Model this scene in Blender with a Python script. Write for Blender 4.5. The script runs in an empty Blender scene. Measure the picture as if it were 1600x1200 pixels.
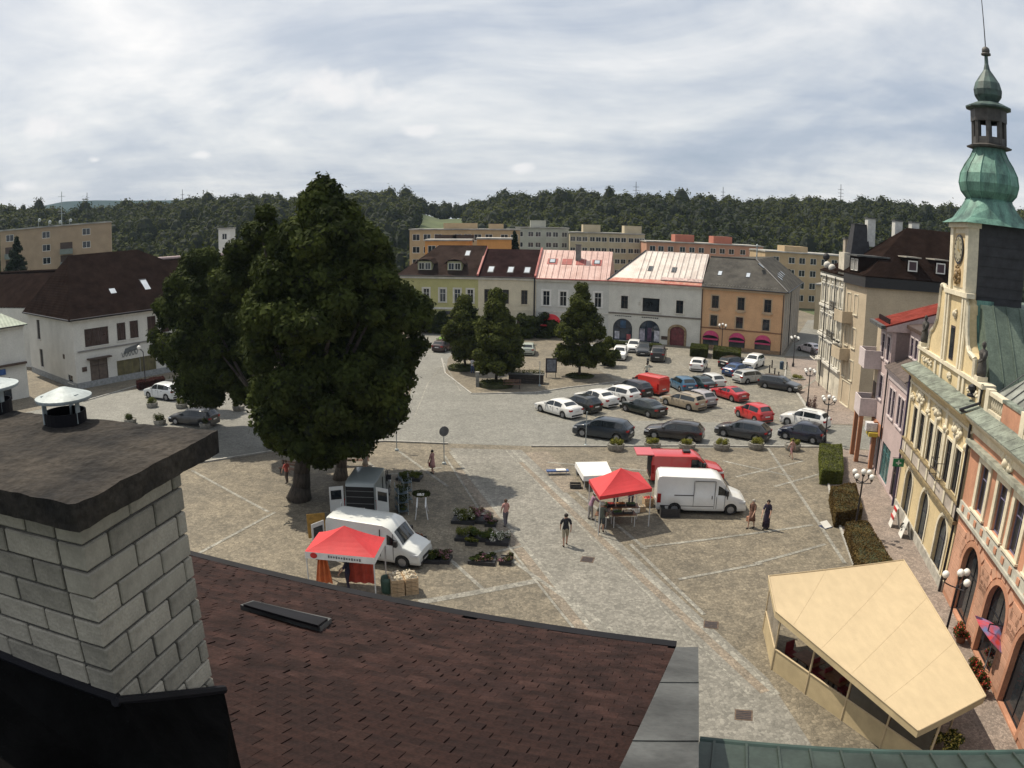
import bpy, bmesh, math, random
import numpy as np
from mathutils import Vector, Matrix
from math import radians as R, pi, sin, cos
random.seed(7); rng = np.random.default_rng(7)
S = bpy.context.scene; COL = S.collection

# ---------------------------------------------------------------- camera (a wide lens with real barrel distortion)
F, KD, PITCH, ROLL, CAMZ = 1190.0, .03, .2095, .012, 16.5
_f = np.array([0, cos(PITCH), -sin(PITCH)]); _r = np.array([1., 0, 0]); _u = np.cross(_r, _f)
RT = cos(ROLL)*_r + sin(ROLL)*_u; UP = -sin(ROLL)*_r + cos(ROLL)*_u
cd = bpy.data.cameras.new('camera'); cam = bpy.data.objects.new('camera', cd); COL.objects.link(cam)
M = Matrix(((RT[0], UP[0], -_f[0], 0), (RT[1], UP[1], -_f[1], 0), (RT[2], UP[2], -_f[2], CAMZ), (0, 0, 0, 1)))
cam.matrix_world = M
cd.type = 'PANO'; cd.sensor_fit = 'HORIZONTAL'; cd.sensor_width = 32; cd.sensor_height = 24
cd.clip_start = .05; cd.clip_end = 9000
cc = cd.cycles if hasattr(cd, 'cycles') else cd
cc.panorama_type = 'FISHEYE_LENS_POLYNOMIAL'; cc.fisheye_fov = R(150)
cc.fisheye_polynomial_k0 = 0; cc.fisheye_polynomial_k1 = -50/F; cc.fisheye_polynomial_k2 = 0
cc.fisheye_polynomial_k3 = -KD*(50/F)**3; cc.fisheye_polynomial_k4 = 0
S.camera = cam

# ---------------------------------------------------------------- world, sun, exposure
SUN_EL, SUN_H = R(58), Vector((-.78, .62))
w = bpy.data.worlds.new('World'); S.world = w; w.use_nodes = True
nt = w.node_tree; nt.nodes.clear(); N = nt.nodes.new; LK = nt.links.new
out = N('ShaderNodeOutputWorld'); bg = N('ShaderNodeBackground'); bg.inputs[1].default_value = 1.0
sky = N('ShaderNodeTexSky'); sky.sky_type = 'NISHITA'; sky.sun_disc = False
sky.sun_elevation = SUN_EL; sky.sun_rotation = math.atan2(SUN_H.x, SUN_H.y)
sky.air_density = 1.3; sky.dust_density = 2.5
skm = N('ShaderNodeVectorMath'); skm.operation = 'SCALE'; skm.inputs['Scale'].default_value = .085
LK(sky.outputs[0], skm.inputs[0])
tc = N('ShaderNodeTexCoord'); sp = N('ShaderNodeSeparateXYZ'); LK(tc.outputs['Generated'], sp.inputs[0])
def wm(op, a, b=None, c=None):
    n = N('ShaderNodeMath'); n.operation = op
    for i, v in enumerate((a, b, c)):
        if v is None: continue
        if isinstance(v, (int, float)): n.inputs[i].default_value = v
        else: LK(v, n.inputs[i])
    return n.outputs[0]
def raydir(x, y):
    X = (x-800)/F; Y = (600-y)/F; r = math.hypot(X, Y) or 1e-9; t = r*(1+KD*r*r); s = sin(t)/r
    return X*s*RT + Y*s*UP + cos(t)*_f
zz = wm('MAXIMUM', wm('ADD', sp.outputs[2], .10), .04)
cx = wm('DIVIDE', sp.outputs[0], zz); cy = wm('DIVIDE', sp.outputs[1], zz)
cb = N('ShaderNodeCombineXYZ'); LK(cx, cb.inputs[0]); LK(cy, cb.inputs[1]); cb.inputs[2].default_value = 3.3
n1 = N('ShaderNodeTexNoise'); n1.inputs['Scale'].default_value = .55; n1.inputs['Detail'].default_value = 8; n1.inputs['Roughness'].default_value = .58; n1.inputs['Distortion'].default_value = .5
LK(cb.outputs[0], n1.inputs['Vector'])
n2 = N('ShaderNodeTexNoise'); n2.inputs['Scale'].default_value = 1.5; n2.inputs['Detail'].default_value = 7; n2.inputs['Roughness'].default_value = .6
LK(cb.outputs[0], n2.inputs['Vector'])
n3 = N('ShaderNodeTexNoise'); n3.inputs['Scale'].default_value = 1.7; n3.inputs['Detail'].default_value = 9; n3.inputs['Roughness'].default_value = .55; n3.inputs['Distortion'].default_value = .8
mp3 = N('ShaderNodeMapping'); mp3.inputs['Scale'].default_value = (1, 1, 2.4); mp3.inputs['Location'].default_value = (4.3, 1.7, .6); LK(tc.outputs['Generated'], mp3.inputs[0]); LK(mp3.outputs[0], n3.inputs['Vector'])
mixn = wm('ADD', wm('ADD', wm('MULTIPLY', n1.outputs[0], .26), wm('MULTIPLY', n2.outputs[0], .14)), wm('MULTIPLY', n3.outputs[0], .60))
cr = N('ShaderNodeValToRGB'); e = cr.color_ramp.elements
e[0].position = .38; e[0].color = (.33, .41, .53, 1); e[1].position = .62; e[1].color = (1.0, .98, .96, 1)
m_ = cr.color_ramp.elements.new(.46); m_.color = (.47, .53, .63, 1)
m_ = cr.color_ramp.elements.new(.53); m_.color = (.70, .73, .77, 1)
LK(mixn, cr.inputs[0])
dt = N('ShaderNodeVectorMath'); dt.operation = 'DOT_PRODUCT'; LK(tc.outputs['Generated'], dt.inputs[0]); dt.inputs[1].default_value = (SUN_H.x*cos(SUN_EL), SUN_H.y*cos(SUN_EL), sin(SUN_EL))
puff = None      # a few small fair-weather clouds below the veil
pn = N('ShaderNodeTexNoise'); pn.inputs['Scale'].default_value = 26; pn.inputs['Detail'].default_value = 6; LK(tc.outputs['Generated'], pn.inputs['Vector'])
for px_, py_, sz_ in ((68, 197, .055), (530, 140, .085), (316, 242, .018), (812, 262, .022), (30, 290, .028), (655, 205, .03), (150, 250, .015)):
    c_ = raydir(px_, py_); sb_ = N('ShaderNodeVectorMath'); sb_.operation = 'SUBTRACT'; LK(tc.outputs['Generated'], sb_.inputs[0]); sb_.inputs[1].default_value = tuple(c_)
    ml = N('ShaderNodeVectorMath'); ml.operation = 'MULTIPLY'; LK(sb_.outputs[0], ml.inputs[0]); ml.inputs[1].default_value = (1/sz_, 1/sz_, 2.6/sz_)
    ln = N('ShaderNodeVectorMath'); ln.operation = 'LENGTH'; LK(ml.outputs[0], ln.inputs[0])
    v_ = wm('SUBTRACT', wm('ADD', 1.0, wm('MULTIPLY', wm('SUBTRACT', pn.outputs[0], .5), 2.2)), ln.outputs['Value']); puff = v_ if puff is None else wm('MAXIMUM', puff, v_)
pm = N('ShaderNodeMapRange'); LK(puff, pm.inputs[0]); pm.inputs[1].default_value = .1; pm.inputs[2].default_value = .75; pm.inputs[4].default_value = .75
glow = wm('MULTIPLY', wm('POWER', wm('MAXIMUM', dt.outputs['Value'], 0), 3.0), .62)   # thin cloud is brighter towards the sun
gl = N('ShaderNodeMixRGB'); LK(glow, gl.inputs[0]); LK(cr.outputs[0], gl.inputs[1]); gl.inputs[2].default_value = (1.05, 1.02, .98, 1)
mx0 = N('ShaderNodeMixRGB'); mx0.inputs[0].default_value = .86; LK(skm.outputs[0], mx0.inputs[1]); LK(gl.outputs[0], mx0.inputs[2])
mx = N('ShaderNodeMixRGB'); LK(pm.outputs[0], mx.inputs[0]); LK(mx0.outputs[0], mx.inputs[1]); mx.inputs[2].default_value = (.86, .85, .85, 1)
LK(mx.outputs[0], bg.inputs[0]); LK(bg.outputs[0], out.inputs[0])
sl = bpy.data.lights.new('sun', 'SUN'); sl.energy = 4.9; sl.angle = R(.5); sl.color = (1, .90, .74)
so = bpy.data.objects.new('sun', sl); COL.objects.link(so)
sd = Vector((SUN_H.x*cos(SUN_EL), SUN_H.y*cos(SUN_EL), sin(SUN_EL)))
so.rotation_euler = sd.to_track_quat('Z', 'Y').to_euler(); so.location = (0, 0, 80)
S.view_settings.view_transform = 'Standard'; S.view_settings.look = 'None'
S.view_settings.exposure = .12; S.view_settings.gamma = 1
S.cycles.max_bounces = 5; S.cycles.diffuse_bounces = 3; S.cycles.glossy_bounces = 3; S.cycles.transmission_bounces = 4; S.cycles.transparent_max_bounces = 6
S.cycles.use_denoising = True

# ---------------------------------------------------------------- measuring: where the sight line through a place in the photograph meets height z
def ray(x, y):
    X = (x-800)/F; Y = (600-y)/F; r = math.hypot(X, Y) or 1e-9; t = r*(1+KD*r*r); s = sin(t)/r
    return X*s*RT + Y*s*UP + cos(t)*_f
def g(x, y, z=0.0):
    d = ray(x, y); t = (z-CAMZ)/d[2]; return Vector((d[0]*t, d[1]*t, z))

# ---------------------------------------------------------------- materials
MATS = {}
def mat(name, col, rough=.8, var=.12, scale=3.0, bump=0.0, bscale=None, metal=0.0, col2=None, spec=None, detail=5, coord='Object', emis=None, alpha=None, stretch=None, coat=0, fine=0):
    if name in MATS: return MATS[name]
    m = bpy.data.materials.new(name); m.use_nodes = True; MATS[name] = m
    t = m.node_tree; b = t.nodes['Principled BSDF']; n = t.nodes.new; l = t.links.new
    b.inputs['Roughness'].default_value = rough; b.inputs['Metallic'].default_value = metal
    if spec is not None: b.inputs['Specular IOR Level'].default_value = spec
    if coat: b.inputs['Coat Weight'].default_value = coat; b.inputs['Coat Roughness'].default_value = .08
    c = Vector(col[:3]); c2 = Vector(col2[:3]) if col2 else c*(1-var*1.6)
    tcn = n('ShaderNodeTexCoord'); src = tcn.outputs[coord]
    if coord == 'World':
        pass
    if stretch:
        mp = n('ShaderNodeMapping'); mp.inputs['Scale'].default_value = stretch; l(src, mp.inputs[0]); src = mp.outputs[0]
    nz = n('ShaderNodeTexNoise'); nz.inputs['Scale'].default_value = scale; nz.inputs['Detail'].default_value = detail; nz.inputs['Roughness'].default_value = .62
    l(src, nz.inputs['Vector'])
    rp = n('ShaderNodeValToRGB'); rp.color_ramp.elements[0].position = .34; rp.color_ramp.elements[1].position = .66
    rp.color_ramp.elements[0].color = (*c2, 1); rp.color_ramp.elements[1].color = (*(c*(1+var*.5)), 1)
    l(nz.outputs[0], rp.inputs[0]); last = rp.outputs[0]
    if fine:
        nf = n('ShaderNodeTexNoise'); nf.inputs['Scale'].default_value = scale*14; nf.inputs['Detail'].default_value = 3
        l(src, nf.inputs['Vector']); rf = n('ShaderNodeValToRGB'); rf.color_ramp.elements[0].position = .3; rf.color_ramp.elements[1].position = .7
        rf.color_ramp.elements[0].color = (1-fine,)*3+(1,); rf.color_ramp.elements[1].color = (1+fine*.4,)*3+(1,)
        l(nf.outputs[0], rf.inputs[0]); mm = n('ShaderNodeMixRGB'); mm.blend_type = 'MULTIPLY'; mm.inputs[0].default_value = 1
        l(last, mm.inputs[1]); l(rf.outputs[0], mm.inputs[2]); last = mm.outputs[0]
    l(last, b.inputs['Base Color'])
    if bump:
        bn = n('ShaderNodeTexNoise'); bn.inputs['Scale'].default_value = bscale or scale*6; bn.inputs['Detail'].default_value = 4; l(src, bn.inputs['Vector'])
        bp = n('ShaderNodeBump'); bp.inputs['Strength'].default_value = bump; bp.inputs['Distance'].default_value = .03
        l(bn.outputs[0], bp.inputs['Height']); l(bp.outputs[0], b.inputs['Normal'])
    if emis: b.inputs['Emission Color'].default_value = (*emis[:3], 1); b.inputs['Emission Strength'].default_value = emis[3]
    return m
def paint(name, col, rough=.28, metal=.0): return mat(name, col, rough, .05, 1.5, metal=metal, coat=.6)
def leafmat(name, c1, c2, scale=.5):
    if name in MATS: return MATS[name]
    m = mat(name, c2, .85, 0, scale, col2=c1, detail=3, fine=.35, spec=.08)
    t = m.node_tree; b = t.nodes['Principled BSDF']; tr = t.nodes.new('ShaderNodeBsdfTranslucent'); mixs = t.nodes.new('ShaderNodeMixShader'); mixs.inputs[0].default_value = .22
    o = t.nodes['Material Output']; src = b.inputs['Base Color'].links[0].from_socket
    t.links.new(src, tr.inputs[0]); t.links.new(b.outputs[0], mixs.inputs[1]); t.links.new(tr.outputs[0], mixs.inputs[2]); t.links.new(mixs.outputs[0], o.inputs[0])
    return m
def glassmat(name, col=(.02, .025, .03), rough=.08): return mat(name, col, rough, .3, .8, spec=.6)

# ---------------------------------------------------------------- mesh builder
class MB:
    def __init__(s): s.v = []; s.f = []; s.m = []; s.k = 0
    def add(s, vs, fs, mi=None):
        o = len(s.v); s.v += [tuple(v) for v in vs]; s.f += [tuple(i+o for i in f) for f in fs]; s.m += [s.k if mi is None else mi]*len(fs); return s
    def box(s, x0, x1, y0, y1, z0, z1, mi=None, T=None):
        v = [(x0,y0,z0),(x1,y0,z0),(x1,y1,z0),(x0,y1,z0),(x0,y0,z1),(x1,y0,z1),(x1,y1,z1),(x0,y1,z1)]
        if T is not None: v = [tuple(T(Vector(p))) if callable(T) else tuple(T @ Vector(p)) for p in v]
        return s.add(v, [(0,3,2,1),(4,5,6,7),(0,1,5,4),(1,2,6,5),(2,3,7,6),(3,0,4,7)], mi)
    def prism(s, poly, z0, z1, mi=None):
        n = len(poly); zb = z0 if isinstance(z0, (list, tuple)) else [z0]*n; zt = z1 if isinstance(z1, (list, tuple)) else [z1]*n
        v = [(p[0], p[1], zb[i]) for i, p in enumerate(poly)] + [(p[0], p[1], zt[i]) for i, p in enumerate(poly)]
        ar = sum(poly[i][0]*poly[(i+1)%n][1]-poly[(i+1)%n][0]*poly[i][1] for i in range(n))
        f = [tuple(range(n))[::-1], tuple(range(n, 2*n))] + [(i, (i+1)%n, n+(i+1)%n, n+i) for i in range(n)]
        if ar < 0: f = [q[::-1] for q in f]
        return s.add(v, f, mi)
    def tube(s, p0, p1, r0, r1=None, n=8, mi=None, cap=True):
        r1 = r0 if r1 is None else r1; p0, p1 = Vector(p0), Vector(p1); d = (p1-p0).normalized()
        a = d.orthogonal().normalized(); b = d.cross(a); v = []
        for p, r in ((p0, r0), (p1, r1)):
            for i in range(n): t = 2*pi*i/n; v.append(p + a*(r*cos(t)) + b*(r*sin(t)))
        f = [(i, (i+1)%n, n+(i+1)%n, n+i) for i in range(n)]
        if cap: f += [tuple(range(n))[::-1], tuple(range(n, 2*n))]
        return s.add(v, f, mi)
    def path(s, pts, r, n=6):
        rs = r if isinstance(r, (list, tuple)) else [r]*len(pts)
        for i in range(len(pts)-1): s.tube(pts[i], pts[i+1], rs[i], rs[i+1], n)
        return s
    def lathe(s, prof, n=16, c=(0,0,0), mi=None, sq=0, ang0=0):
        v = []; 
        for r, z in prof:
            for i in range(n):
                t = 2*pi*(i+.5*(sq > 0))/n + ang0; v.append((c[0]+r*cos(t), c[1]+r*sin(t), c[2]+z))
        f = []
        for j in range(len(prof)-1):
            for i in range(n): a = j*n; f.append((a+i, a+(i+1)%n, a+n+(i+1)%n, a+n+i))
        if prof[0][0] > .001: f.append(tuple(range(n))[::-1])
        if prof[-1][0] > .001: f.append(tuple(range((len(prof)-1)*n, len(prof)*n)))
        return s.add(v, f, mi)
    def ball(s, c, r, n=10, mi=None, sz=1):
        pr = [(max(.0001, r*sin(pi*k/(n//2+1))) if 0 < k < n//2+1 else .0001, -r*sz*cos(pi*k/(n//2+1))) for k in range(n//2+2)]
        return s.lathe(pr, n, c, mi)
    def build(s, name, mats, parent=None, smooth=False, T=None, weld=False):
        me = bpy.data.meshes.new(name); me.from_pydata(s.v if T is None else [tuple(T(v)) for v in s.v], [], s.f); 
        if not isinstance(mats, (list, tuple)): mats = [mats]
        for m in mats: me.materials.append(m)
        if len(mats) > 1: me.polygons.foreach_set('material_index', s.m)
        if smooth: me.polygons.foreach_set('use_smooth', [True]*len(me.polygons))
        me.update(); o = bpy.data.objects.new(name, me); COL.objects.link(o)
        if parent: o.parent = parent
        return o
def tag(o, label=None, cat=None, group=None, kind=None):
    if label: o['label'] = label
    if cat: o['category'] = cat
    if group: o['group'] = group
    if kind: o['kind'] = kind
    return o
def thing(name, label, cat, loc=(0,0,0), rz=0, group=None):
    o = bpy.data.objects.new(name, None); COL.objects.link(o); o.location = loc; o.rotation_euler = (0, 0, rz); o.empty_display_size = .3
    return tag(o, label, cat, group)
def children(o): return [c for c in bpy.data.objects if c.parent == o]
def copy_tree(o, parent=None, kids=None):
    if kids is None:
        kids = {}
        for c in bpy.data.objects:
            if c.parent: kids.setdefault(c.parent.name, []).append(c)
    c = o.copy(); COL.objects.link(c)
    if parent: c.parent = parent
    for ch in kids.get(o.name, []): copy_tree(ch, c, kids)
    return c
def place(o, loc, rz=0, label=None, group=None):
    o.location = loc; o.rotation_euler = (0, 0, rz)
    if label: o['label'] = label
    if group: o['group'] = group
    return o
def np_mesh(name, V, Fq, mats, parent=None, mi=None):
    me = bpy.data.meshes.new(name); n = len(V); k = Fq.shape[1]; m = len(Fq)
    me.vertices.add(n); me.vertices.foreach_set('co', V.astype(np.float32).ravel())
    me.loops.add(m*k); me.loops.foreach_set('vertex_index', Fq.astype(np.int32).ravel())
    me.polygons.add(m); me.polygons.foreach_set('loop_start', np.arange(0, m*k, k, dtype=np.int32))
    for x in (mats if isinstance(mats, (list, tuple)) else [mats]): me.materials.append(x)
    if mi is not None: me.polygons.foreach_set('material_index', mi.astype(np.int32))
    me.update(calc_edges=True); o = bpy.data.objects.new(name, me); COL.objects.link(o)
    if parent: o.parent = parent
    return o
# ================================================================ THE SETTING
def sheet(name, pxs, z, m, world=False, kind='structure'):
    P = [Vector((p[0], p[1], z)) if world else g(p[0], p[1], z) for p in pxs]
    mb = MB(); mb.add(P, [tuple(range(len(P)))]); o = mb.build(name, m)
    me = o.data
    if me.polygons[0].normal.z < 0: me.flip_normals()
    return tag(o, kind=kind)
def cobble(name, c1, c2, cell=8.0, scale=.18, bump=.5, joint=.62, c3=None, stain=.35):
    m = bpy.data.materials.new(name); m.use_nodes = True; t = m.node_tree; n = t.nodes.new; l = t.links.new; b = t.nodes['Principled BSDF']; b.inputs['Roughness'].default_value = .78
    geo = n('ShaderNodeNewGeometry'); pos = geo.outputs['Position']
    ds = n('ShaderNodeTexNoise'); ds.inputs['Scale'].default_value = .6; l(pos, ds.inputs['Vector'])
    vo = n('ShaderNodeTexVoronoi'); vo.inputs['Scale'].default_value = cell; vo.inputs['Randomness'].default_value = .7; l(pos, vo.inputs['Vector'])
    ve = n('ShaderNodeTexVoronoi'); ve.feature = 'DISTANCE_TO_EDGE'; ve.inputs['Scale'].default_value = cell; ve.inputs['Randomness'].default_value = .7; l(pos, ve.inputs['Vector'])
    big = n('ShaderNodeTexNoise'); big.inputs['Scale'].default_value = scale; big.inputs['Detail'].default_value = 8; big.inputs['Roughness'].default_value = .7; l(pos, big.inputs['Vector'])
    rp = n('ShaderNodeValToRGB'); rp.color_ramp.elements[0].position = .38; rp.color_ramp.elements[1].position = .62; rp.color_ramp.elements[0].color = (*c2, 1); rp.color_ramp.elements[1].color = (*c1, 1); l(big.outputs[0], rp.inputs[0])
    hs = n('ShaderNodeSeparateXYZ'); l(vo.outputs['Color'], hs.inputs[0])
    rr = n('ShaderNodeMapRange'); rr.inputs[3].default_value = .72; rr.inputs[4].default_value = 1.22; l(hs.outputs[0], rr.inputs[0])
    m1 = n('ShaderNodeVectorMath'); m1.operation = 'SCALE'; l(rp.outputs[0], m1.inputs[0]); l(rr.outputs[0], m1.inputs['Scale'])
    je = n('ShaderNodeMapRange'); je.inputs[1].default_value = .0; je.inputs[2].default_value = .12; je.inputs[3].default_value = joint; je.inputs[4].default_value = 1; l(ve.outputs['Distance'], je.inputs[0])
    m2 = n('ShaderNodeVectorMath'); m2.operation = 'SCALE'; l(m1.outputs[0], m2.inputs[0]); l(je.outputs[0], m2.inputs['Scale'])
    st = n('ShaderNodeTexNoise'); st.inputs['Scale'].default_value = 1.1; st.inputs['Detail'].default_value = 10; st.inputs['Roughness'].default_value = .75; l(pos, st.inputs['Vector'])
    sr = n('ShaderNodeMapRange'); sr.inputs[1].default_value = .3; sr.inputs[2].default_value = .62; sr.inputs[3].default_value = 1-stain; sr.inputs[4].default_value = 1.08; l(st.outputs[0], sr.inputs[0])
    m3 = n('ShaderNodeVectorMath'); m3.operation = 'SCALE'; l(m2.outputs[0], m3.inputs[0]); l(sr.outputs[0], m3.inputs['Scale'])
    l(m3.outputs[0], b.inputs['Base Color'])
    bp = n('ShaderNodeBump'); bp.inputs['Strength'].default_value = bump; bp.inputs['Distance'].default_value = .03; l(ve.outputs['Distance'], bp.inputs['Height']); l(bp.outputs[0], b.inputs['Normal'])
    return m
M_square = cobble('square_cobbles', (.22, .188, .135), (.15, .13, .096), 6.5, stain=.45)
M_park = cobble('parking_cobbles', (.25, .23, .185), (.18, .168, .138), 6.0)
M_road = cobble('road_setts', (.20, .197, .175), (.165, .163, .145), 9, bump=.25, joint=.85, stain=.22)
M_path = cobble('path_setts', (.215, .205, .178), (.172, .165, .142), 7, bump=.35, joint=.75, stain=.28)
M_pink = cobble('warm_cobbles', (.25, .205, .155), (.19, .165, .13), 7)
M_band = cobble('pale_setts', (.31, .30, .26), (.22, .21, .18), 5, stain=.45)
M_walk = cobble('pavement_setts', (.30, .24, .20), (.23, .19, .165), 10)
M_soil = mat('soil', (.05, .045, .035), .95, .3, 3, bump=.5)
M_field = mat('field', (.06, .075, .03), .95, .3, .02)

sheet('ground', [(-4000, -300), (4000, -300), (4000, 5000), (-4000, 5000)], -.05, M_field, True)
sheet('paving', [(-75, -6), (64, -6), (64, 160), (-75, 160)], 0, M_square, True)
sheet('parking_area', [(838, 645), (870, 628), (960, 609), (1030, 597), (1015, 590), (966, 595), (900, 560), (880, 530), (1090, 545), (1225, 556), (1240, 590), (1290, 663), (900, 655)], .003, M_park)
sheet('road', [(-300, 800), (285, 727), (430, 704), (600, 689), (830, 697), (1290, 699), (1362, 702), (1640, 704), (1640, 664), (1362, 666), (1290, 663), (900, 655), (838, 645), (870, 628), (960, 609), (1030, 597), (1015, 590), (966, 595), (888, 605), (836, 613), (737, 615), (696, 584), (700, 560), (720, 540), (690, 522), (640, 520), (655, 545), (645, 600), (635, 640), (500, 640), (380, 620), (300, 600), (180, 612), (60, 640), (-300, 720)], .004, M_road)
sheet('path', [(702, 700), (815, 703), (1200, 1060), (1330, 1260), (1000, 1300), (925, 985)], .008, M_path)
sheet('pavement', [(1278, 700), (1362, 704), (1400, 795), (1473, 925), (1640, 1250), (1500, 1300), (1400, 900), (1330, 870), (1300, 790)], .010, M_walk)
sheet('pavement_far', [(1228, 560), (1290, 560), (1338, 647), (1362, 664), (1290, 662), (1246, 612)], .010, M_walk)
sheet('road_far', [(1226, 556), (1262, 500), (1285, 500), (1290, 558)], .006, M_road)
def strip(name, pts, wd, z=.014, m=M_band, world=False):
    P = [Vector((*p, z)) if world else g(*p, z) for p in pts]
    mb = MB()
    for a, b in zip(P, P[1:]):
        d = (b-a).normalized(); nrm = Vector((-d.y, d.x, 0))*wd/2
        mb.add([a-nrm, b-nrm, b+nrm, a+nrm], [(0, 1, 2, 3)] if True else 0)
    o = mb.build(name, m)
    for p in o.data.polygons:
        if p.normal.z < 0: o.data.flip_normals(); break
    return tag(o, kind='structure')
# lines of pale setts that divide the square, two edges of the walkway, warm strips beside them
strip('path_edge', [(704, 705), (930, 990)], .28); strip('path_edge', [(695, 712), (745, 790), (905, 992)], .14, .018)
strip('path_edge', [(800, 703), (1215, 1085)], .28); strip('path_edge', [(790, 703), (1170, 1085)], .12, .018)
strip('warm_band', [(718, 735), (920, 988)], .75, .011, M_pink); strip('warm_band', [(815, 722), (1200, 1080)], .7, .011, M_pink)
strip('warm_band', [(838, 706), (900, 768)], 1.6, .009, M_pink)
for i, (a, b) in enumerate([((655, 941), (836, 908)), ((790, 868), (962, 988)), ((745, 868), (830, 850)), ((600, 742), (690, 730)), ((622, 704), (700, 760)), ((575, 722), (600, 742)),
        ((855, 722), (1010, 735)), ((900, 768), (1010, 858)), ((1000, 855), (1270, 820)), ((1130, 720), (1240, 745)), ((1150, 745), (1255, 720)), ((1210, 760), (1300, 735)), ((1180, 880), (1290, 850)), ((300, 735), (420, 800)), ((430, 800), (300, 870)), ((1060, 905), (1190, 880)), ((985, 850), (1100, 960)), ((690, 862), (760, 925)), ((1200, 700), (1320, 880))]):
    strip('sett_line', [a, b], .22 if i else .45, .012+.0003*i)
for i, (a, b) in enumerate([((1020, 640), (1150, 645)), ((1075, 645), (1200, 637)), ((1110, 660), (1225, 640)), ((1180, 640), (1250, 660)), ((900, 575), (1000, 590)), ((1000, 590), (1100, 575)), ((1060, 565), (1100, 600)), ((1130, 560), (1140, 600)), ((930, 657), (1010, 648)), ((1200, 620), (1250, 615))]):
    strip('parking_line', [a, b], .12, .010+.0003*i)
strip('sett_line', [(700, 560), (668, 600), (648, 650)], .12, .02); strip('sett_line', [(1246, 612), (1302, 575)], .25, .02); strip('sett_line', [(1302, 575), (1340, 640)], .12, .02)
strip('sett_line', [(690, 560), (720, 612)], .12, .021)
strip('sett_line', [(1290, 666), (1364, 667)], .3, .022); strip('sett_line', [(1290, 699), (1364, 702)], .3, .022)
M_kerb = mat('kerb_stone', (.36, .35, .32), .85, .2, 2, bump=.2)
def kerb(pts, h=.11, wd=.16, name='kerb'):
    P = [g(*p, 0) for p in pts]; mb = MB()
    for a, b in zip(P, P[1:]):
        d = (b-a); L = d.length; d.normalize(); nr = Vector((-d.y, d.x, 0)); n_ = max(1, int(L/1.0)); 
        for k in range(n_):
            T = lambda v, a=a, d=d, nr=nr: a + d*v.x + nr*v.y + Vector((0, 0, v.z))
            mb.box(k*L/n_+.008, (k+1)*L/n_-.008, -wd/2, wd/2, -.02, h, T=T)
    return tag(mb.build(name, M_kerb), kind='structure')
kerb([(830, 698), (1080, 697), (1284, 699)]); kerb([(285, 728), (430, 705), (600, 690), (700, 694)])
kerb([(1246, 615), (1262, 640), (1287, 662)], .12, .25); kerb([(1284, 702), (1300, 790), (1332, 880), (1400, 1000)], .1, .14)
kerb([(690, 560), (696, 584), (737, 616), (836, 614), (888, 606), (966, 597)], .1); kerb([(130, 628), (215, 603), (300, 588)], .1)
kerb([(1246, 612), (1226, 590), (1229, 570)], .1)

# ---------------------------------------------------------------- hills: terrain rising to the skyline, one wood on it
SKY = [(-200, 340), (0, 331), (60, 330), (75, 333), (100, 336), (160, 331), (250, 322), (330, 312), (420, 313), (560, 308), (640, 311), (690, 326), (735, 324), (790, 311), (900, 307), (1000, 312), (1090, 312), (1160, 321), (1250, 316), (1350, 322), (1480, 331), (1600, 334), (1800, 345)]
def skyz(az, dist):
    # height at horizontal distance dist on bearing az so that it meets the skyline
    best = None
    for (x0, y0), (x1, y1) in zip(SKY, SKY[1:]):
        a0 = math.atan2(*(lambda d: (d[0], d[1]))(ray(x0, y0))); a1 = math.atan2(*(lambda d: (d[0], d[1]))(ray(x1, y1)))
        if a0 <= az <= a1:
            t = (az-a0)/(a1-a0); d = ray(x0+(x1-x0)*t, y0+(y1-y0)*t); return CAMZ + d[2]/math.hypot(d[0], d[1])*dist
    return skyz(-.69, dist) if az < -.69 else skyz(.69, dist)
RID = 430.0; R0 = 215.0
na, nr_ = 90, 26; V = []; AZ = np.linspace(-.95, .95, na)
from mathutils import noise as mno
def hillz(az, r):
    top = skyz(max(-.7, min(.7, az)), RID) - 6.2; t = (r-R0)/(RID-R0)
    if t <= 0: return -.2
    if t > 1: return top - (t-1)*30
    return -.2 + (top+.2)*(t*t*(3-2*t))**.8 + mno.noise(Vector((az*9, r*.02, 0)))*5*t*(1-t)*2
for i in range(na):
    for j in range(nr_):
        r = R0 + (RID+120-R0)*j/(nr_-1); V.append((r*sin(AZ[i]), r*cos(AZ[i]), hillz(AZ[i], r)))
mb = MB(); mb.add(V, [(i*nr_+j, i*nr_+j+1, (i+1)*nr_+j+1, (i+1)*nr_+j)[::-1] for i in range(na-1) for j in range(nr_-1)])
hill = mb.build('hills', mat('hill_grass', (.075, .10, .035), .95, .35, .03), smooth=True); tag(hill, kind='structure')
# a farther, paler ridge at the left behind the first; its haze is in the colour
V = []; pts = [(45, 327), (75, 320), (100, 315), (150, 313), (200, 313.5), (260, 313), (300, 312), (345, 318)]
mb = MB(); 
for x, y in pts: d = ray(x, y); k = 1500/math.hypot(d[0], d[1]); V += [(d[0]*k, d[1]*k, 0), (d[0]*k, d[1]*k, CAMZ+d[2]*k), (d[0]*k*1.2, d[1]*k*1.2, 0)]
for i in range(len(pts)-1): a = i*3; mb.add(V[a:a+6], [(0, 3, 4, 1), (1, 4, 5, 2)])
o = mb.build('far_hills', mat('far_hill_haze', (.22, .30, .30), .95, .15, .004)); tag(o, kind='structure')

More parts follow.
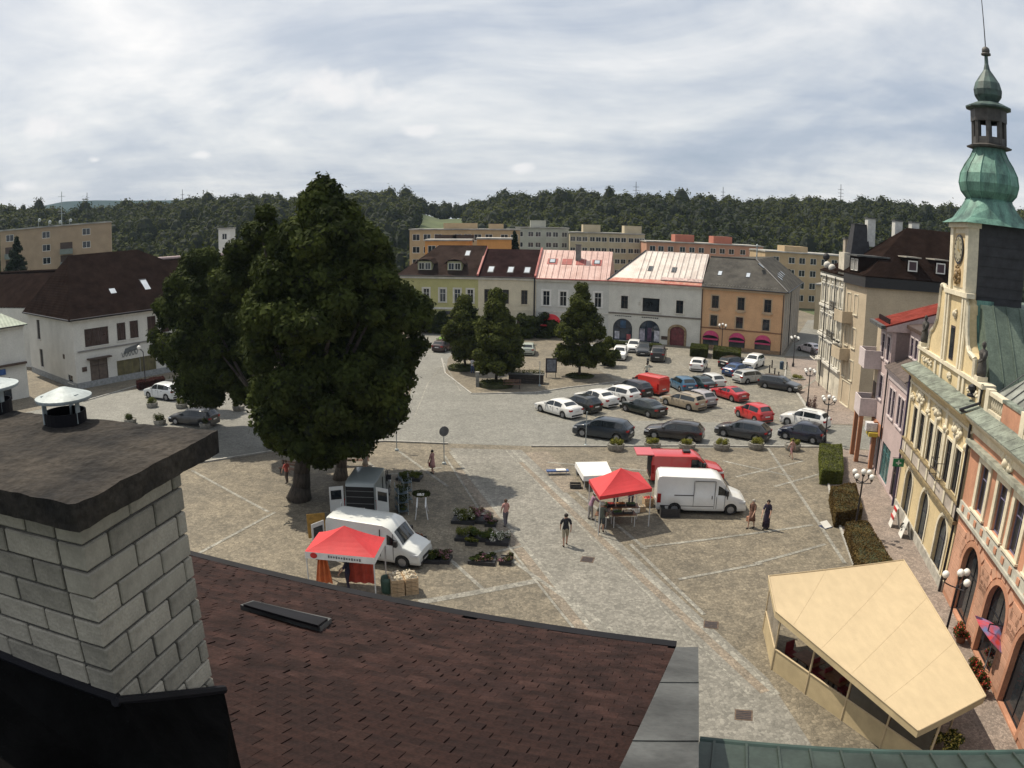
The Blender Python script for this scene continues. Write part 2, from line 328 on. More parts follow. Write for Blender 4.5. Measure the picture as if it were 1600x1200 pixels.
LEAF_D = leafmat('leaf_dark', (.019, .028, .008), (.064, .082, .018), .5)
LEAF_P = leafmat('leaf_park', (.032, .042, .010), (.095, .11, .026), .6)
LEAF_W = leafmat('leaf_wood', (.016, .026, .006), (.070, .080, .017), .018)
LEAF_S = leafmat('leaf_spruce', (.010, .018, .010), (.028, .042, .022), .8)
LEAF_H = leafmat('leaf_hedge', (.075, .09, .022), (.17, .19, .045), 1.2)
BARK = mat('bark', (.06, .048, .038), .95, .4, 3, bump=.9, stretch=(3, 3, .6))
BARK2 = mat('bark_pale', (.13, .105, .08), .95, .4, 3, bump=.9, stretch=(3, 3, .6))
def leaf_cloud(blobs, per, size, jitter=.35, up=.25, seed=0, squash=.6):
    """small leaf faces spread through a list of (x,y,z,rx,ry,rz) lumps, denser at each lump's skin"""
    r = np.random.default_rng(seed); B = np.array(blobs, float); n = len(B)
    cnt = np.maximum(8, (per*(B[:, 3]*B[:, 5])/np.mean(B[:, 3]*B[:, 5])).astype(int)); idx = np.repeat(np.arange(n), cnt); m = len(idx)
    d = r.normal(size=(m, 3)); d /= np.linalg.norm(d, axis=1)[:, None]
    rad = np.clip(1 - np.abs(r.normal(size=m))*jitter*.6 + r.normal(size=m)*.05, .15, 1.18) + (r.random(m) < .10)*r.random(m)*.3
    c = B[idx, :3] + d*B[idx, 3:6]*rad[:, None]
    nn = d + r.normal(size=(m, 3))*.55; nn[:, 2] += up; nn /= np.linalg.norm(nn, axis=1)[:, None]
    a = np.cross(nn, r.normal(size=(m, 3))); a /= np.linalg.norm(a, axis=1)[:, None]; b = np.cross(nn, a)
    s = size*r.uniform(.6, 1.4, m)[:, None]; a *= s; b *= s*squash
    V = np.stack([c-a, c-b*.9+a*.1, c+a, c+b*.9-a*.1], 1).reshape(-1, 3)
    return V, np.arange(m*4).reshape(-1, 4)
# the wood: some 3000 crowns of leaf faces, nobody could count them
r = np.random.default_rng(3); BL = []
for _ in range(9500):
    az = r.uniform(-.74, .74); rr = R0+6 + (RID-R0+2)*r.uniform(0, 1)**.8
    px_ = az
    if -.125 < az < -.06 and RID*.62 < rr < RID*.95: continue
    h = r.choice([r.uniform(3.5, 6), r.uniform(5, 8), r.uniform(7, 10.5)], p=[.47, .38, .15]) * (1.35 if r.random() < .05 else 1); wd = h*r.uniform(.28, .42)
    z0 = hillz(az, rr); x, y = rr*sin(az), rr*cos(az)
    BL.append((x, y, z0+h*.55, wd, wd, h*.48))
    if r.random() < .3: BL.append((x+r.uniform(-1, 1)*wd*.7, y+r.uniform(-1, 1)*wd*.7, z0+h*r.uniform(.4, .8), wd*.55, wd*.55, h*.25))
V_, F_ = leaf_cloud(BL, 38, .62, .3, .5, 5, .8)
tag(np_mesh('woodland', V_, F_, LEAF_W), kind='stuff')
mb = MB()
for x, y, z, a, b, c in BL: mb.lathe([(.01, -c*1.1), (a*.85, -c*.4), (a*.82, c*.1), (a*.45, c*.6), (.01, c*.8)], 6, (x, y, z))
tag(mb.build('woodland_dark_cores', mat('wood_inner_shade', (.012, .019, .008), .95, .3, .3)), kind='stuff')  # dark cores in the crowns, so gaps between leaves look shaded

def tree(label, base, trunk_r, trunk_h, blobs, per, size, leaf, bark=BARK, cat='tree', group=None, name='tree', limbs=7, seed=1, core=.72, lean=(0, 0)):
    t = thing(name, label, cat, (base[0], base[1], 0), 0, group); rr = random.Random(seed)
    mb = MB(); n_ = 6; pts = [(lean[0]*k/n_+rr.uniform(-.06, .06)*(k > 0), lean[1]*k/n_, trunk_h*k/n_) for k in range(n_+1)]
    rs = [trunk_r*(1.35 if k == 0 else 1-.09*k) for k in range(n_+1)]; pts[0] = (0, 0, -.05); mb.path(pts, rs, 12)
    for k in range(limbs):
        b = rr.choice(blobs); st = pts[rr.randrange(n_//2, n_+1)]; e_ = (b[0]-base[0], b[1]-base[1], b[2]); md = [(st[i]+e_[i])/2+rr.uniform(-.2, .2) for i in range(3)]
        mb.path([st, md, e_], [trunk_r*.45, trunk_r*.28, trunk_r*.08], 6)
    mb.build('trunk', bark, t, smooth=True)
    V, Fq = leaf_cloud(blobs, per, size, seed=seed); V = V - np.array([base[0], base[1], 0])
    cr_ = np_mesh('crown', V, Fq, leaf, t)
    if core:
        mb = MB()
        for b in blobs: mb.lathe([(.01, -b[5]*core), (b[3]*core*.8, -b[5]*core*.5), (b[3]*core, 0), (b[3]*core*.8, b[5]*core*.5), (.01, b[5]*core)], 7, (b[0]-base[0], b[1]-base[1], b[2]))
        mb.build('dark_core', mat('crown_inner_shade', (.012, .018, .008), .95, .3, 1), cr_)  # dark core added inside the crown to block light
    return t
def envelope(cx, cy, prof, n, rb, seed, flat=.8):
    """lumps on the skin of a crown whose radius at height z is given by prof"""
    rr = random.Random(seed); zs = [p[0] for p in prof]; out_ = []
    def rad(z):
        for (z0, r0), (z1, r1) in zip(prof, prof[1:]):
            if z0 <= z <= z1: return r0+(r1-r0)*(z-z0)/(z1-z0)
        return 0
    tot = []
    while len(out_) < n:
        z = rr.uniform(zs[0], zs[-1]); r_ = rad(z)
        if rr.uniform(0, max(p[1] for p in prof)) > r_+.8: continue
        a = rr.uniform(0, 2*pi); q = max(0, r_ - rb*.8)*(1 if rr.random() < .72 else rr.uniform(.2, .9)); s = rb*rr.uniform(.6, 1.25)
        out_.append((cx+q*cos(a)*rr.uniform(.9, 1.08), cy+q*sin(a)*rr.uniform(.9, 1.08), z, s, s, s*flat))
    return out_
# the big lindens
# the big lindens
b0 = g(467, 780)
c0 = g(516, 780); prof = [(2.9, 2.4), (4.2, 4.2), (6, 4.9), (8.5, 5.0), (11.5, 4.8), (13.5, 4.4), (14.9, 3.9), (15.9, 3.1), (17.1, 2.3), (18.0, 1.3), (18.5, .3)]
BB = envelope(c0.x, c0.y+.6, prof, 240, .95, 11) + envelope(g(432, 780).x, c0.y, [(12.5, 1), (14.5, 1.5), (16.5, .9), (17.6, .3)], 16, .6, 17) + [(c0.x, c0.y+.6, z, r_*.72, r_*.72, 1.6) for z, r_ in prof[1:-1]]
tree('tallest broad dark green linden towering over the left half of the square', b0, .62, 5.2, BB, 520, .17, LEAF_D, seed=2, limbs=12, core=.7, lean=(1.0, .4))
b1 = g(532, 748); c1 = g(584, 742)
BB = envelope(c1.x, c1.y+1, [(3, 1.3), (4.5, 2.5), (6.5, 2.9), (8, 3.5), (9.8, 4.0), (11.8, 3.4), (13.8, 1.4)], 80, 1.1, 12) + [(c1.x, c1.y+1, z, 2.0, 2.0, 2) for z in (5.5, 7.5, 10)]
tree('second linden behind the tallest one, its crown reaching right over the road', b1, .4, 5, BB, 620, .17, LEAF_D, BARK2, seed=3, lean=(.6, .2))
b2 = g(428, 700); c2 = g(334, 672)
BB = envelope(c2.x, c2.y, [(2.6, .8), (3.6, 2.6), (6, 4.0), (9, 4.3), (11.5, 3.7), (13.5, 2.4), (14.6, .8)], 110, 1.1, 13) + envelope(g(385, 690).x, g(385, 690).y, [(3.6, .6), (5, 2.2), (8, 2.8), (11, 2.8), (13.5, 2.2), (15.2, .8)], 60, 1.0, 18) + [(c2.x, c2.y, z, 2.9, 2.9, 2) for z in (5.5, 8, 11)]
BB += envelope(g(415, 720).x, g(415, 720).y, [(9, 1), (12, 2.5), (15, 2.3), (16.8, .8)], 40, .9, 19)
BB += envelope(g(268, 660).x, g(268, 660).y, [(5.2, .8), (7, 1.7), (9, 1.5), (10.5, .6)], 14, .9, 14) + envelope(g(338, 640).x, g(338, 640).y, [(1.7, .5), (3.5, 1.5), (5, 1.2)], 8, .8, 15)
BB += envelope(g(425, 720).x, g(425, 720).y, [(1.8, .5), (3, 1.2), (4, 1.0)], 8, .8, 16)
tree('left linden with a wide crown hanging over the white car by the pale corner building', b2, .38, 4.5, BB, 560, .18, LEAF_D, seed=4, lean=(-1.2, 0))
# three trees on the island
def park(label, px, py, prof, n, seed, rt=.17, th=2.6):
    b = g(px, py); BB = envelope(b.x, b.y, prof, n, .75, seed) + [(b.x, b.y, z, r_*.62, r_*.62, .9) for z, r_ in prof[1:-1]]
    tree(label, b, rt, th, BB, 300, .15, LEAF_P, BARK, group='trees on the paved island', seed=seed, limbs=5)
park('rightmost tree on the island, conical with a bare dark trunk', 905, 587, [(1.5, 1.8), (2.6, 3.1), (4.5, 2.9), (6.3, 2.3), (7.8, 1.5), (9.2, .9), (10, .3)], 95, 21)
park('middle island tree standing in a round low hedge', 776, 600, [(1.3, 1.7), (2.4, 2.8), (4.2, 2.7), (6, 2.2), (7.6, 1.4), (9.2, .9), (10, .3)], 95, 22)
park('smaller bushy island tree nearest the green car', 726, 578, [(1.4, 1.6), (3, 2.9), (5, 2.5), (6.8, 1.5), (8.2, .5)], 80, 23)
b = g(950, 572); tree('dense shrub-like tree beside the dark parked car', b, .1, 1, envelope(b.x, b.y, [(.3, .9), (1.3, 1.6), (2.4, 1.2), (3.2, .4)], 22, .5, 31), 260, .13, LEAF_P, seed=31, limbs=3)
# low dark trees in front of the far row
for i, (px, py, h, rd) in enumerate([(850, 528, 3.4, 2.2), (820, 528, 3.6, 2.2), (665, 520, 3.6, 2), (690, 521, 3.0, 1.8)]):
    b = g(px, py); tree(['low dark bushy tree right of the drainpipe, before the red awning', 'low dark bushy tree left of the drainpipe on the far row', 'low bushy tree before the green house, half behind the big linden', 'low bushy tree between the green house entrance and the island tree'][i],
        b, .12, 1.4, envelope(b.x, b.y, [(.4, rd*.6), (h*.5, rd), (h*.8, rd*.7), (h, .3)], 26, .7, 40+i), 200, .17, LEAF_D, seed=40+i, limbs=3)
def spruce(label, b, h, rw, seed, z0=0, leaf=None):
    BB = []; rr = random.Random(seed); k = int(h*2.2)
    for i in range(k):
        z = h*(.1+.88*i/k); r_ = rw*(1-i/k)**.85
        for a in range(max(3, int(6*(1-i/k)))): t_ = rr.uniform(0, 6.28); BB.append((b[0]+cos(t_)*r_*.6, b[1]+sin(t_)*r_*.6, z+z0, r_*.5+.15, r_*.5+.15, .45))
    return tree(label, b, .2, h*.8, BB, 110, .28, leaf or LEAF_S, name='spruce_tree', seed=seed, limbs=2)
spruce('tall dark spruce in front of the tan apartment block at the far left', Vector((-86.5, 112, 0)), 18.2, 5.4, 51)
spruce('slim dark spruce between the orange building and the cream apartment block', Vector((0.2, 150, 0)), 15.6, 2.6, 52)
for i, (x, y, h) in enumerate([(-5, 190, 9), (-22, 205, 9), (60, 215, 11), (88, 190, 11), (-98, 150, 13), (-75, 190, 12), (-60, 165, 9.5)]):
    BB = envelope(x, y, [(2, h*.25), (h*.5, h*.38), (h*.8, h*.25), (h, .4)], 26, h*.14, 60+i)
    tree(['round tree left behind the orange rooftop building', 'wide tree behind the tan block roof', 'round tree behind the pink apartment block', 'tree right behind the apartment blocks by the mansard roof', 'round tree left of the tan apartment block', 'tall round tree right behind the tan apartment block', 'lower round tree above the dark roof ridge at the left'][i], Vector((x, y, 0)), .25, h*.5, BB, 150, .4, LEAF_D, seed=60+i, limbs=4)

# ================================================================ THE ROOF IN FRONT, ITS CHIMNEYS
M_tile = [mat('roof_tile_a', (.034, .0165, .014), .9, .35, 3, bump=.5, spec=.15, fine=.3), mat('roof_tile_b', (.028, .0145, .013), .9, .35, 3, bump=.5, spec=.15, fine=.3), mat('roof_tile_c', (.039, .020, .017), .9, .35, 3, bump=.5, spec=.15, fine=.3)]
M_dark = mat('black_sheet_metal', (.006, .006, .009), .7, .3, 2, spec=.2)
M_zinc = mat('weathered_zinc', (.105, .11, .108), .55, .3, 1.3, metal=.35, bump=.15, fine=.2)
M_wallp = mat('render_pale', (.5, .47, .4), .9, .12, 1)
EZ = 11.0; e1 = g(297, 872, EZ); e2 = g(1055, 1016, EZ); eu = (e2-e1).normalized(); en = Vector((eu.y, -eu.x, 0)); en = -en if en.y > 0 else en
ts = math.tan(R(22.5)); cs = cos(R(22.5)); sn = sin(R(22.5))
O_ = e2.copy()   # local frame: x back along the eave (to the left), y up the slope towards the camera
def rp(a, b, c=0): return O_ - eu*a + en*(b*cs) + Vector((0, 0, b*sn)) + (Vector((0, 0, 1))*cs - en*sn)*c
house = thing('near_house', 'house under the camera with a dark red-brown tiled roof', 'house', (0, 0, 0))
mb = MB()
LEN = 20
corners = [rp(0, 0, -.06), rp(LEN, 0, -.06), rp(LEN, 8.3, -.06), rp(0, 8.3, -.06)]
lo = [Vector((c.x, c.y, c.z-.25)) for c in corners]
mb.add(corners+lo, [(0, 1, 2, 3), (7, 6, 5, 4), (0, 4, 5, 1), (1, 5, 6, 2), (2, 6, 7, 3), (3, 7, 4, 0)])
roof = mb.build('roof', mat('roof_batten', (.03, .02, .018), .9), house)
w0, w1 = rp(.0, .35, -.4), rp(LEN, .35, -.4)
mb = MB(); P4 = [w0, w1, w1+en*7, w0+en*7]; mb.prism([(p.x, p.y) for p in P4], 0, [10.9, 10.9, 10.9, 10.9]); mb.build('wall', M_wallp, house)
# shingles: slightly tilted plates, each row lapping over the one below
tw, th_ = .21, .165; tiles = []
for j in range(int(8.2/th_)):
    for i in range(int(LEN/tw)): tiles.append((i*tw + (tw/2 if j % 2 else 0), .02+j*th_))
def vis(p):
    d = p - Vector((0, 0, CAMZ)); c = (d.dot(Vector(RT)), d.dot(Vector(UP)), d.dot(Vector(_f))); n_ = d.length; t = math.acos(max(-1, min(1, c[2]/n_))); q = F*t/max(.001, math.hypot(c[0], c[1]))
    return 800+q*c[0], 600-q*c[1], n_
vt = []
for a, b in tiles:
    x, y, dd = vis(rp(a, b))
    if -40 < x < 1120 and y < 1260 and y > 860 and a > .02 and dd > .6: vt.append((dd, a, b, x))
vt.sort()
tm = MB(); tm.box(-tw/2+.004, tw/2-.004, -.02, th_+.05, .0, .016)
protos = []
for m_i in range(3):
    me = bpy.data.meshes.new('tile'); me.from_pydata([(v[0], v[1], v[2]+(.028 if v[1] < 0 else 0)) for v in tm.v], [], tm.f); me.materials.append(M_tile[m_i]); protos.append(me)
mz = Matrix((( -eu.x, en.x*cs, -en.x*sn, 0), (-eu.y, en.y*cs, -en.y*sn, 0), (0, sn, cs, 0), (0, 0, 0, 1)))
rt = random.Random(5); nob = [t for t in vt if t[3] > 330 or True][:290]; rest = vt[290:]
for dd, a, b, x in nob:
    o = bpy.data.objects.new('tile', protos[rt.choice([0, 0, 1, 1, 2])]); COL.objects.link(o); o.parent = roof
    o.matrix_local = Matrix.Translation(rp(a, b, rt.uniform(0, .008))) @ mz @ Matrix.Rotation(rt.uniform(-.03, .03), 4, 'Z') @ Matrix.Rotation(rt.uniform(-.01, .02), 4, 'X')
mb = MB()
for dd, a, b, x in rest:
    j1, j2, gp = rt.uniform(-.004, .004), rt.uniform(0, .012), .002+.020*rt.random()**3
    mb.k = rt.choice([0, 0, 1, 1, 2])
    if rt.random() < .012: continue
    mb.box(-tw/2+gp/2, tw/2-gp/2, -.02, th_+.05, 0, .016, T=lambda v: rp(a+v.x, b+v.y+j1*3, v.z+j2+(.028 if v.y < 0 else 0)))
o = mb.build('tiles', M_tile, roof); tag(o, kind='stuff')
# gutter with its dark outer board
mb = MB(); mb.box(-.0, LEN, -.17, -.02, -.12, .05, T=lambda v: rp(v.x, 0)+Vector((0, 0, v.z))+en*v.y); mb.box(0, LEN, -.02, .02, -.2, .0, T=lambda v: rp(v.x, 0)+Vector((0, 0, v.z))+en*v.y)
mb.build('gutter', M_dark, house)
# zinc covered parapet at the right end of the roof
q = [g(1057, 1012, EZ+.12), g(1091, 1012, EZ+.12)]
def onpl(px, py, c):
    d = Vector(ray(px, py)); nn = Vector((0, 0, 1))*cs - en*sn; p0 = rp(0, 0, c); C_ = Vector((0, 0, CAMZ)); t = (p0-C_).dot(nn)/d.dot(nn); return C_+d*t
q = [onpl(1056, 1011, .14), onpl(1091, 1011, .14), onpl(1091, 1240, .14), onpl(948, 1240, .14)]
mb = MB(); mb.add(q+[Vector((p.x, p.y, p.z-.5)) for p in q], [(0, 3, 2, 1)[::-1], (0, 1, 5, 4), (1, 2, 6, 5), (2, 3, 7, 6), (3, 0, 4, 7)])
mb.build('parapet_cap', M_zinc, house)
for k, f in enumerate((.42, .8)):
    a = q[0].lerp(q[3], f); b = q[1].lerp(q[2], f); dn = (q[3]-q[0]).normalized()*.012; up_ = Vector((0, 0, .012))
    mb = MB(); mb.add([a-dn, b-dn, b+dn, a+dn, a-dn+up_, b-dn+up_, b+dn+up_, a+dn+up_], [(0, 3, 2, 1), (4, 5, 6, 7), (0, 1, 5, 4), (1, 2, 6, 5), (2, 3, 7, 6), (3, 0, 4, 7)]); mb.build('cap_seam', M_zinc, house)
# closed roof hatch (dark) lying on the tiles
hc = [(375, 945), (395, 938), (518, 966), (500, 980)]; hp = [onpl(*p, .10) for p in hc]
mb = MB(); mb.add(hp+[p-Vector((0, 0, .12)) for p in hp], [(0, 1, 2, 3), (0, 4, 5, 1), (1, 5, 6, 2), (2, 6, 7, 3), (3, 7, 4, 0)]); o = mb.build('roof_hatch', M_zinc, house)
hp2 = [onpl(*p, .13) for p in [(380, 944), (397, 939), (512, 966), (497, 977)]]; mb = MB(); mb.add(hp2+[p-Vector((0, 0, .03)) for p in hp2], [(0, 1, 2, 3), (0, 4, 5, 1), (1, 5, 6, 2), (2, 6, 7, 3), (3, 7, 4, 0)]); mb.build('hatch_lid', M_dark, o)
# neighbour's low greenish metal roof at the lower right
nh = thing('neighbour_roof', 'green-grey standing seam roof edge at the bottom right under the cafe tent', 'roof', (0, 0, 0))
NZ = 11.6; a = g(1093, 1158, NZ); b = g(1640, 1176, NZ); M_gm = mat('green_metal_roof', (.040, .058, .048), .5, .3, 1.5, metal=.2, fine=.2)
dv = (b-a).normalized(); dn = Vector((dv.y, -dv.x, 0)); dn = -dn if dn.y > 0 else dn; L_ = (b-a).length
def npt(x, y, z=0): return a + dv*x + dn*y + Vector((0, 0, y*.28+z))
mb = MB(); P8 = [npt(0, 0), npt(L_, 0), npt(L_, 3), npt(0, 3)]; mb.add(P8+[p-Vector((0, 0, .15)) for p in P8], [(3, 2, 1, 0), (4, 5, 6, 7), (0, 1, 5, 4), (1, 2, 6, 5), (2, 3, 7, 6), (3, 0, 4, 7)]); mb.build('roof_sheet', M_gm, nh)
for k in range(int(L_/.33)):
    mb = MB(); x = .15+k*.33; mb.box(x-.012, x+.012, .0, 3, 0, .03, T=lambda v: npt(v.x, v.y, v.z)); mb.build('seam', M_gm, nh)
mb = MB(); mb.tube(npt(0, -.06, -.02), npt(L_, -.06, -.02), .045, n=10); mb.build('gutter', mat('green_gutter', (.03, .06, .05), .5, .2), nh)
mb = MB(); mb.box(.1, L_, .3, 3, -11.6, -.16, T=lambda v: a+dv*v.x+dn*v.y+Vector((0, 0, v.z))); mb.build('wall', M_wallp, nh)

# chimney of white bricks, each brick a piece
M_brick = [mat('white_brick_a', (.31, .285, .235), .85, .16, 8, bump=.12, fine=.1), mat('white_brick_b', (.25, .23, .19), .85, .2, 8, bump=.25, fine=.15), mat('white_brick_c', (.35, .32, .265), .85, .15, 8, bump=.25, fine=.15)]
M_mortar = mat('mortar_dark', (.085, .08, .072), .95, .3, 6, bump=.4)
CT = 15.66
A = g(121, 812, CT); Bc = g(281, 724, CT); ax_ = Bc-A; ax_.z = 0; wid = ax_.length; ax_.normalize(); ay_ = Vector((-ax_.y, ax_.x, 0))
chim = thing('chimney', 'white brick chimney with dark concrete cap, nearest the camera at left', 'chimney', (A.x, A.y, 14.2), math.atan2(ax_.y, ax_.x))
dz = CT-14.2; DEP = .95
core = MB(); core.box(.012, wid-.012, .012, DEP-.012, -1.2, dz+.01); core.build('mortar', M_mortar, chim)
ch, jt = .094, .009; rows = int((dz+1.2)/ch); bl = .27; me_cache = {}; rb_ = random.Random(8)
def brick(x0, x1, y0, y1, z0, z1):
    key = (round(x1-x0, 3), round(y1-y0, 3), round(z1-z0, 3)); v_ = rb_.randrange(3)
    if (key, v_) not in me_cache:
        bm = bmesh.new(); bmesh.ops.create_cube(bm, size=1); bmesh.ops.scale(bm, vec=(x1-x0, y1-y0, z1-z0), verts=bm.verts)
        bmesh.ops.bevel(bm, geom=bm.edges[:], offset=.005, segments=1, affect='EDGES'); me = bpy.data.meshes.new('brick'); bm.to_mesh(me); bm.free(); me.materials.append(M_brick[v_]); me_cache[(key, v_)] = me
    o = bpy.data.objects.new('brick', me_cache[(key, v_)]); COL.objects.link(o); o.parent = chim
    o.location = ((x0+x1)/2+rb_.uniform(-.003, .003), (y0+y1)/2+rb_.uniform(-.003, .003), (z0+z1)/2+rb_.uniform(-.0015, .0015)); o.rotation_euler = (rb_.uniform(-.006, .006), rb_.uniform(-.006, .006), rb_.uniform(-.006, .006))
for k in range(rows):
    z1 = dz-k*ch; z0 = z1-ch+jt
    if z0 < -.35: break
    half = bl/2 if k % 2 else bl
    # right-hand (camera facing) face y=0: bricks along x; corner brick shows on the left face too
    x = 0; first = True
    while x < wid-.02:
        Lb = (bl if (k % 2 == 0 or not first) else bl*.5) ; x1 = min(wid, x+Lb)
        if wid-x1 < .06: x1 = wid
        brick(x+(jt if not first else 0), x1, 0, .12, z0, z1); first = False; x = x1
    y = .12; 
    first = True
    while y < DEP-.02:
        Lb = bl if (k % 2 or not first) else bl*.55
        y1 = min(DEP, y+Lb)
        if DEP-y1 < .06: y1 = DEP
        brick(0, .12, y+jt, y1, z0, z1); brick(wid-.12, wid, y+jt, y1, z0, z1) if k < 8 else None
        first = False; y = y1
# cap slab, uneven edges
M_cap = mat('cap_concrete', (.040, .034, .028), .95, .45, 3.2, bump=.8, bscale=14, fine=.4, col2=(.010, .010, .011), spec=.2)
bm = bmesh.new(); bmesh.ops.create_grid(bm, x_segments=36, y_segments=36, size=.5)
X0, X1, Y0, Y1 = -.10, wid+.13, -.10, DEP+.12
for v in bm.verts: v.co = Vector((X0+(X1-X0)*(v.co.x+.5), Y0+(Y1-Y0)*(v.co.y+.5), 0))
r_ = bmesh.ops.extrude_face_region(bm, geom=bm.faces[:]); vs = [v for v in r_['geom'] if isinstance(v, bmesh.types.BMVert)]
for v in vs: v.co.z += .085
for v in bm.verts:
    n_ = mno.noise(v.co*7)*.005+mno.noise(v.co*30)*.004; edge = min(v.co.x-X0, X1-v.co.x, v.co.y-Y0, Y1-v.co.y) < .001
    v.co.z += n_*(1 if v.co.z > .04 else .8)
    if edge: v.co.x += n_*1.0; v.co.y += mno.noise(v.co*12+Vector((5, 0, 0)))*.006
bmesh.ops.recalc_face_normals(bm, faces=bm.faces); me = bpy.data.meshes.new('cap'); bm.to_mesh(me); bm.free(); me.materials.append(M_cap)
cap = bpy.data.objects.new('cap', me); COL.objects.link(cap); cap.parent = chim; cap.location = (0, 0, dz+.012)
def invT(p): d = p-Vector((A.x, A.y, 14.2)); return Vector((d.dot(ax_), d.dot(ay_), d.z))
M_gal = mat('galvanised_metal', (.36, .41, .42), .6, .25, 5, metal=.15, fine=.15)
def cowl(px, py, rr, label_parent, r_rim, zrim=.05, nm='cowl'):
    c = invT(g(px, py, CT+.10)); mb = MB()
    n_ = 24; mb.lathe([(r_rim, zrim+.05), (r_rim*1.0, zrim+.056), (.02, zrim+.092), (.001, zrim+.094)], n_, c); mb.lathe([(.001, zrim+.085), (r_rim*.98, zrim+.042), (r_rim, zrim+.05)], n_, c)
    o = mb.build(nm, M_gal, label_parent, smooth=False)
    mb = MB(); mb.lathe([(rr, -.03), (rr, .045), (rr*.93, .045), (rr*.93, -.02), (.001, -.02)], n_, c); mb.build('collar', M_dark, o)
    for a in (.4, 2.5, 4.6): mb = MB(); mb.box(-.012, .012, -.003, .003, 0, zrim+.07, T=lambda v: Vector(c)+Vector((cos(a)*rr*.95+v.x, sin(a)*rr*.95+v.y, v.z))); mb.build('strut', M_gal, o)
cowl(103, 658, .095, chim, .128); 
cowl(-12, 640, .105, chim, .15, .06)
# black sheet metal collar where the chimney leaves the roof, and the dark ridge beside it
M_bit = mat('bitumen', (.005, .005, .005), .95, .4, 3, bump=.4, spec=.03)
def zat(P, y):
    lo, hi = 5, 16.4
    for _ in range(50):
        m = (lo+hi)/2
        if vis(Vector((P.x, P.y, m)))[1] > y: lo = m
        else: hi = m
    return lo
zr = zat(A, 1098); print('ridge z', zr)
P = [g(-260, 900, zr), A.lerp(A-ax_, .02), A+ax_*(wid+.02)-ay_*.02, g(352, 1106, zr), g(372, 1300, zr), g(-260, 1300, zr)]
lf = A+ay_*1.2; zB = zat(A+ax_*wid, 1086); wB_ = A+ax_*(wid+.03)-ay_*.02
P = [Vector((lf.x, lf.y, zr+.02)), Vector((A.x, A.y, zr)), Vector((wB_.x, wB_.y, zB)), g(356, 1108, zB-.03), g(360, 1320, zB+.05), g(-250, 1320, zr-.1), Vector((lf.x-1.5, lf.y-.3, zr))]
mb = MB(); mb.add(P+[Vector((p.x, p.y, 12.8)) for p in P], [(1, 4, 3, 2)[::1], (0, 5, 4, 1), (0, 6, 5)]+[(i, (i+1) % 7, (i+1) % 7+7, i+7) for i in range(7)]); mb.build('ridge_cladding', M_bit, house)
mb = MB(); mb.tube(Vector((A.x, A.y, zr))-ax_*.02, wB_.lerp(wB_, 1) if False else Vector((wB_.x, wB_.y, zB)), .02); mb.tube(Vector((A.x, A.y, zr)), Vector((lf.x, lf.y, zr+.02)), .02); mb.build('flashing_edge', M_dark, house)['kind'] = 'stuff'
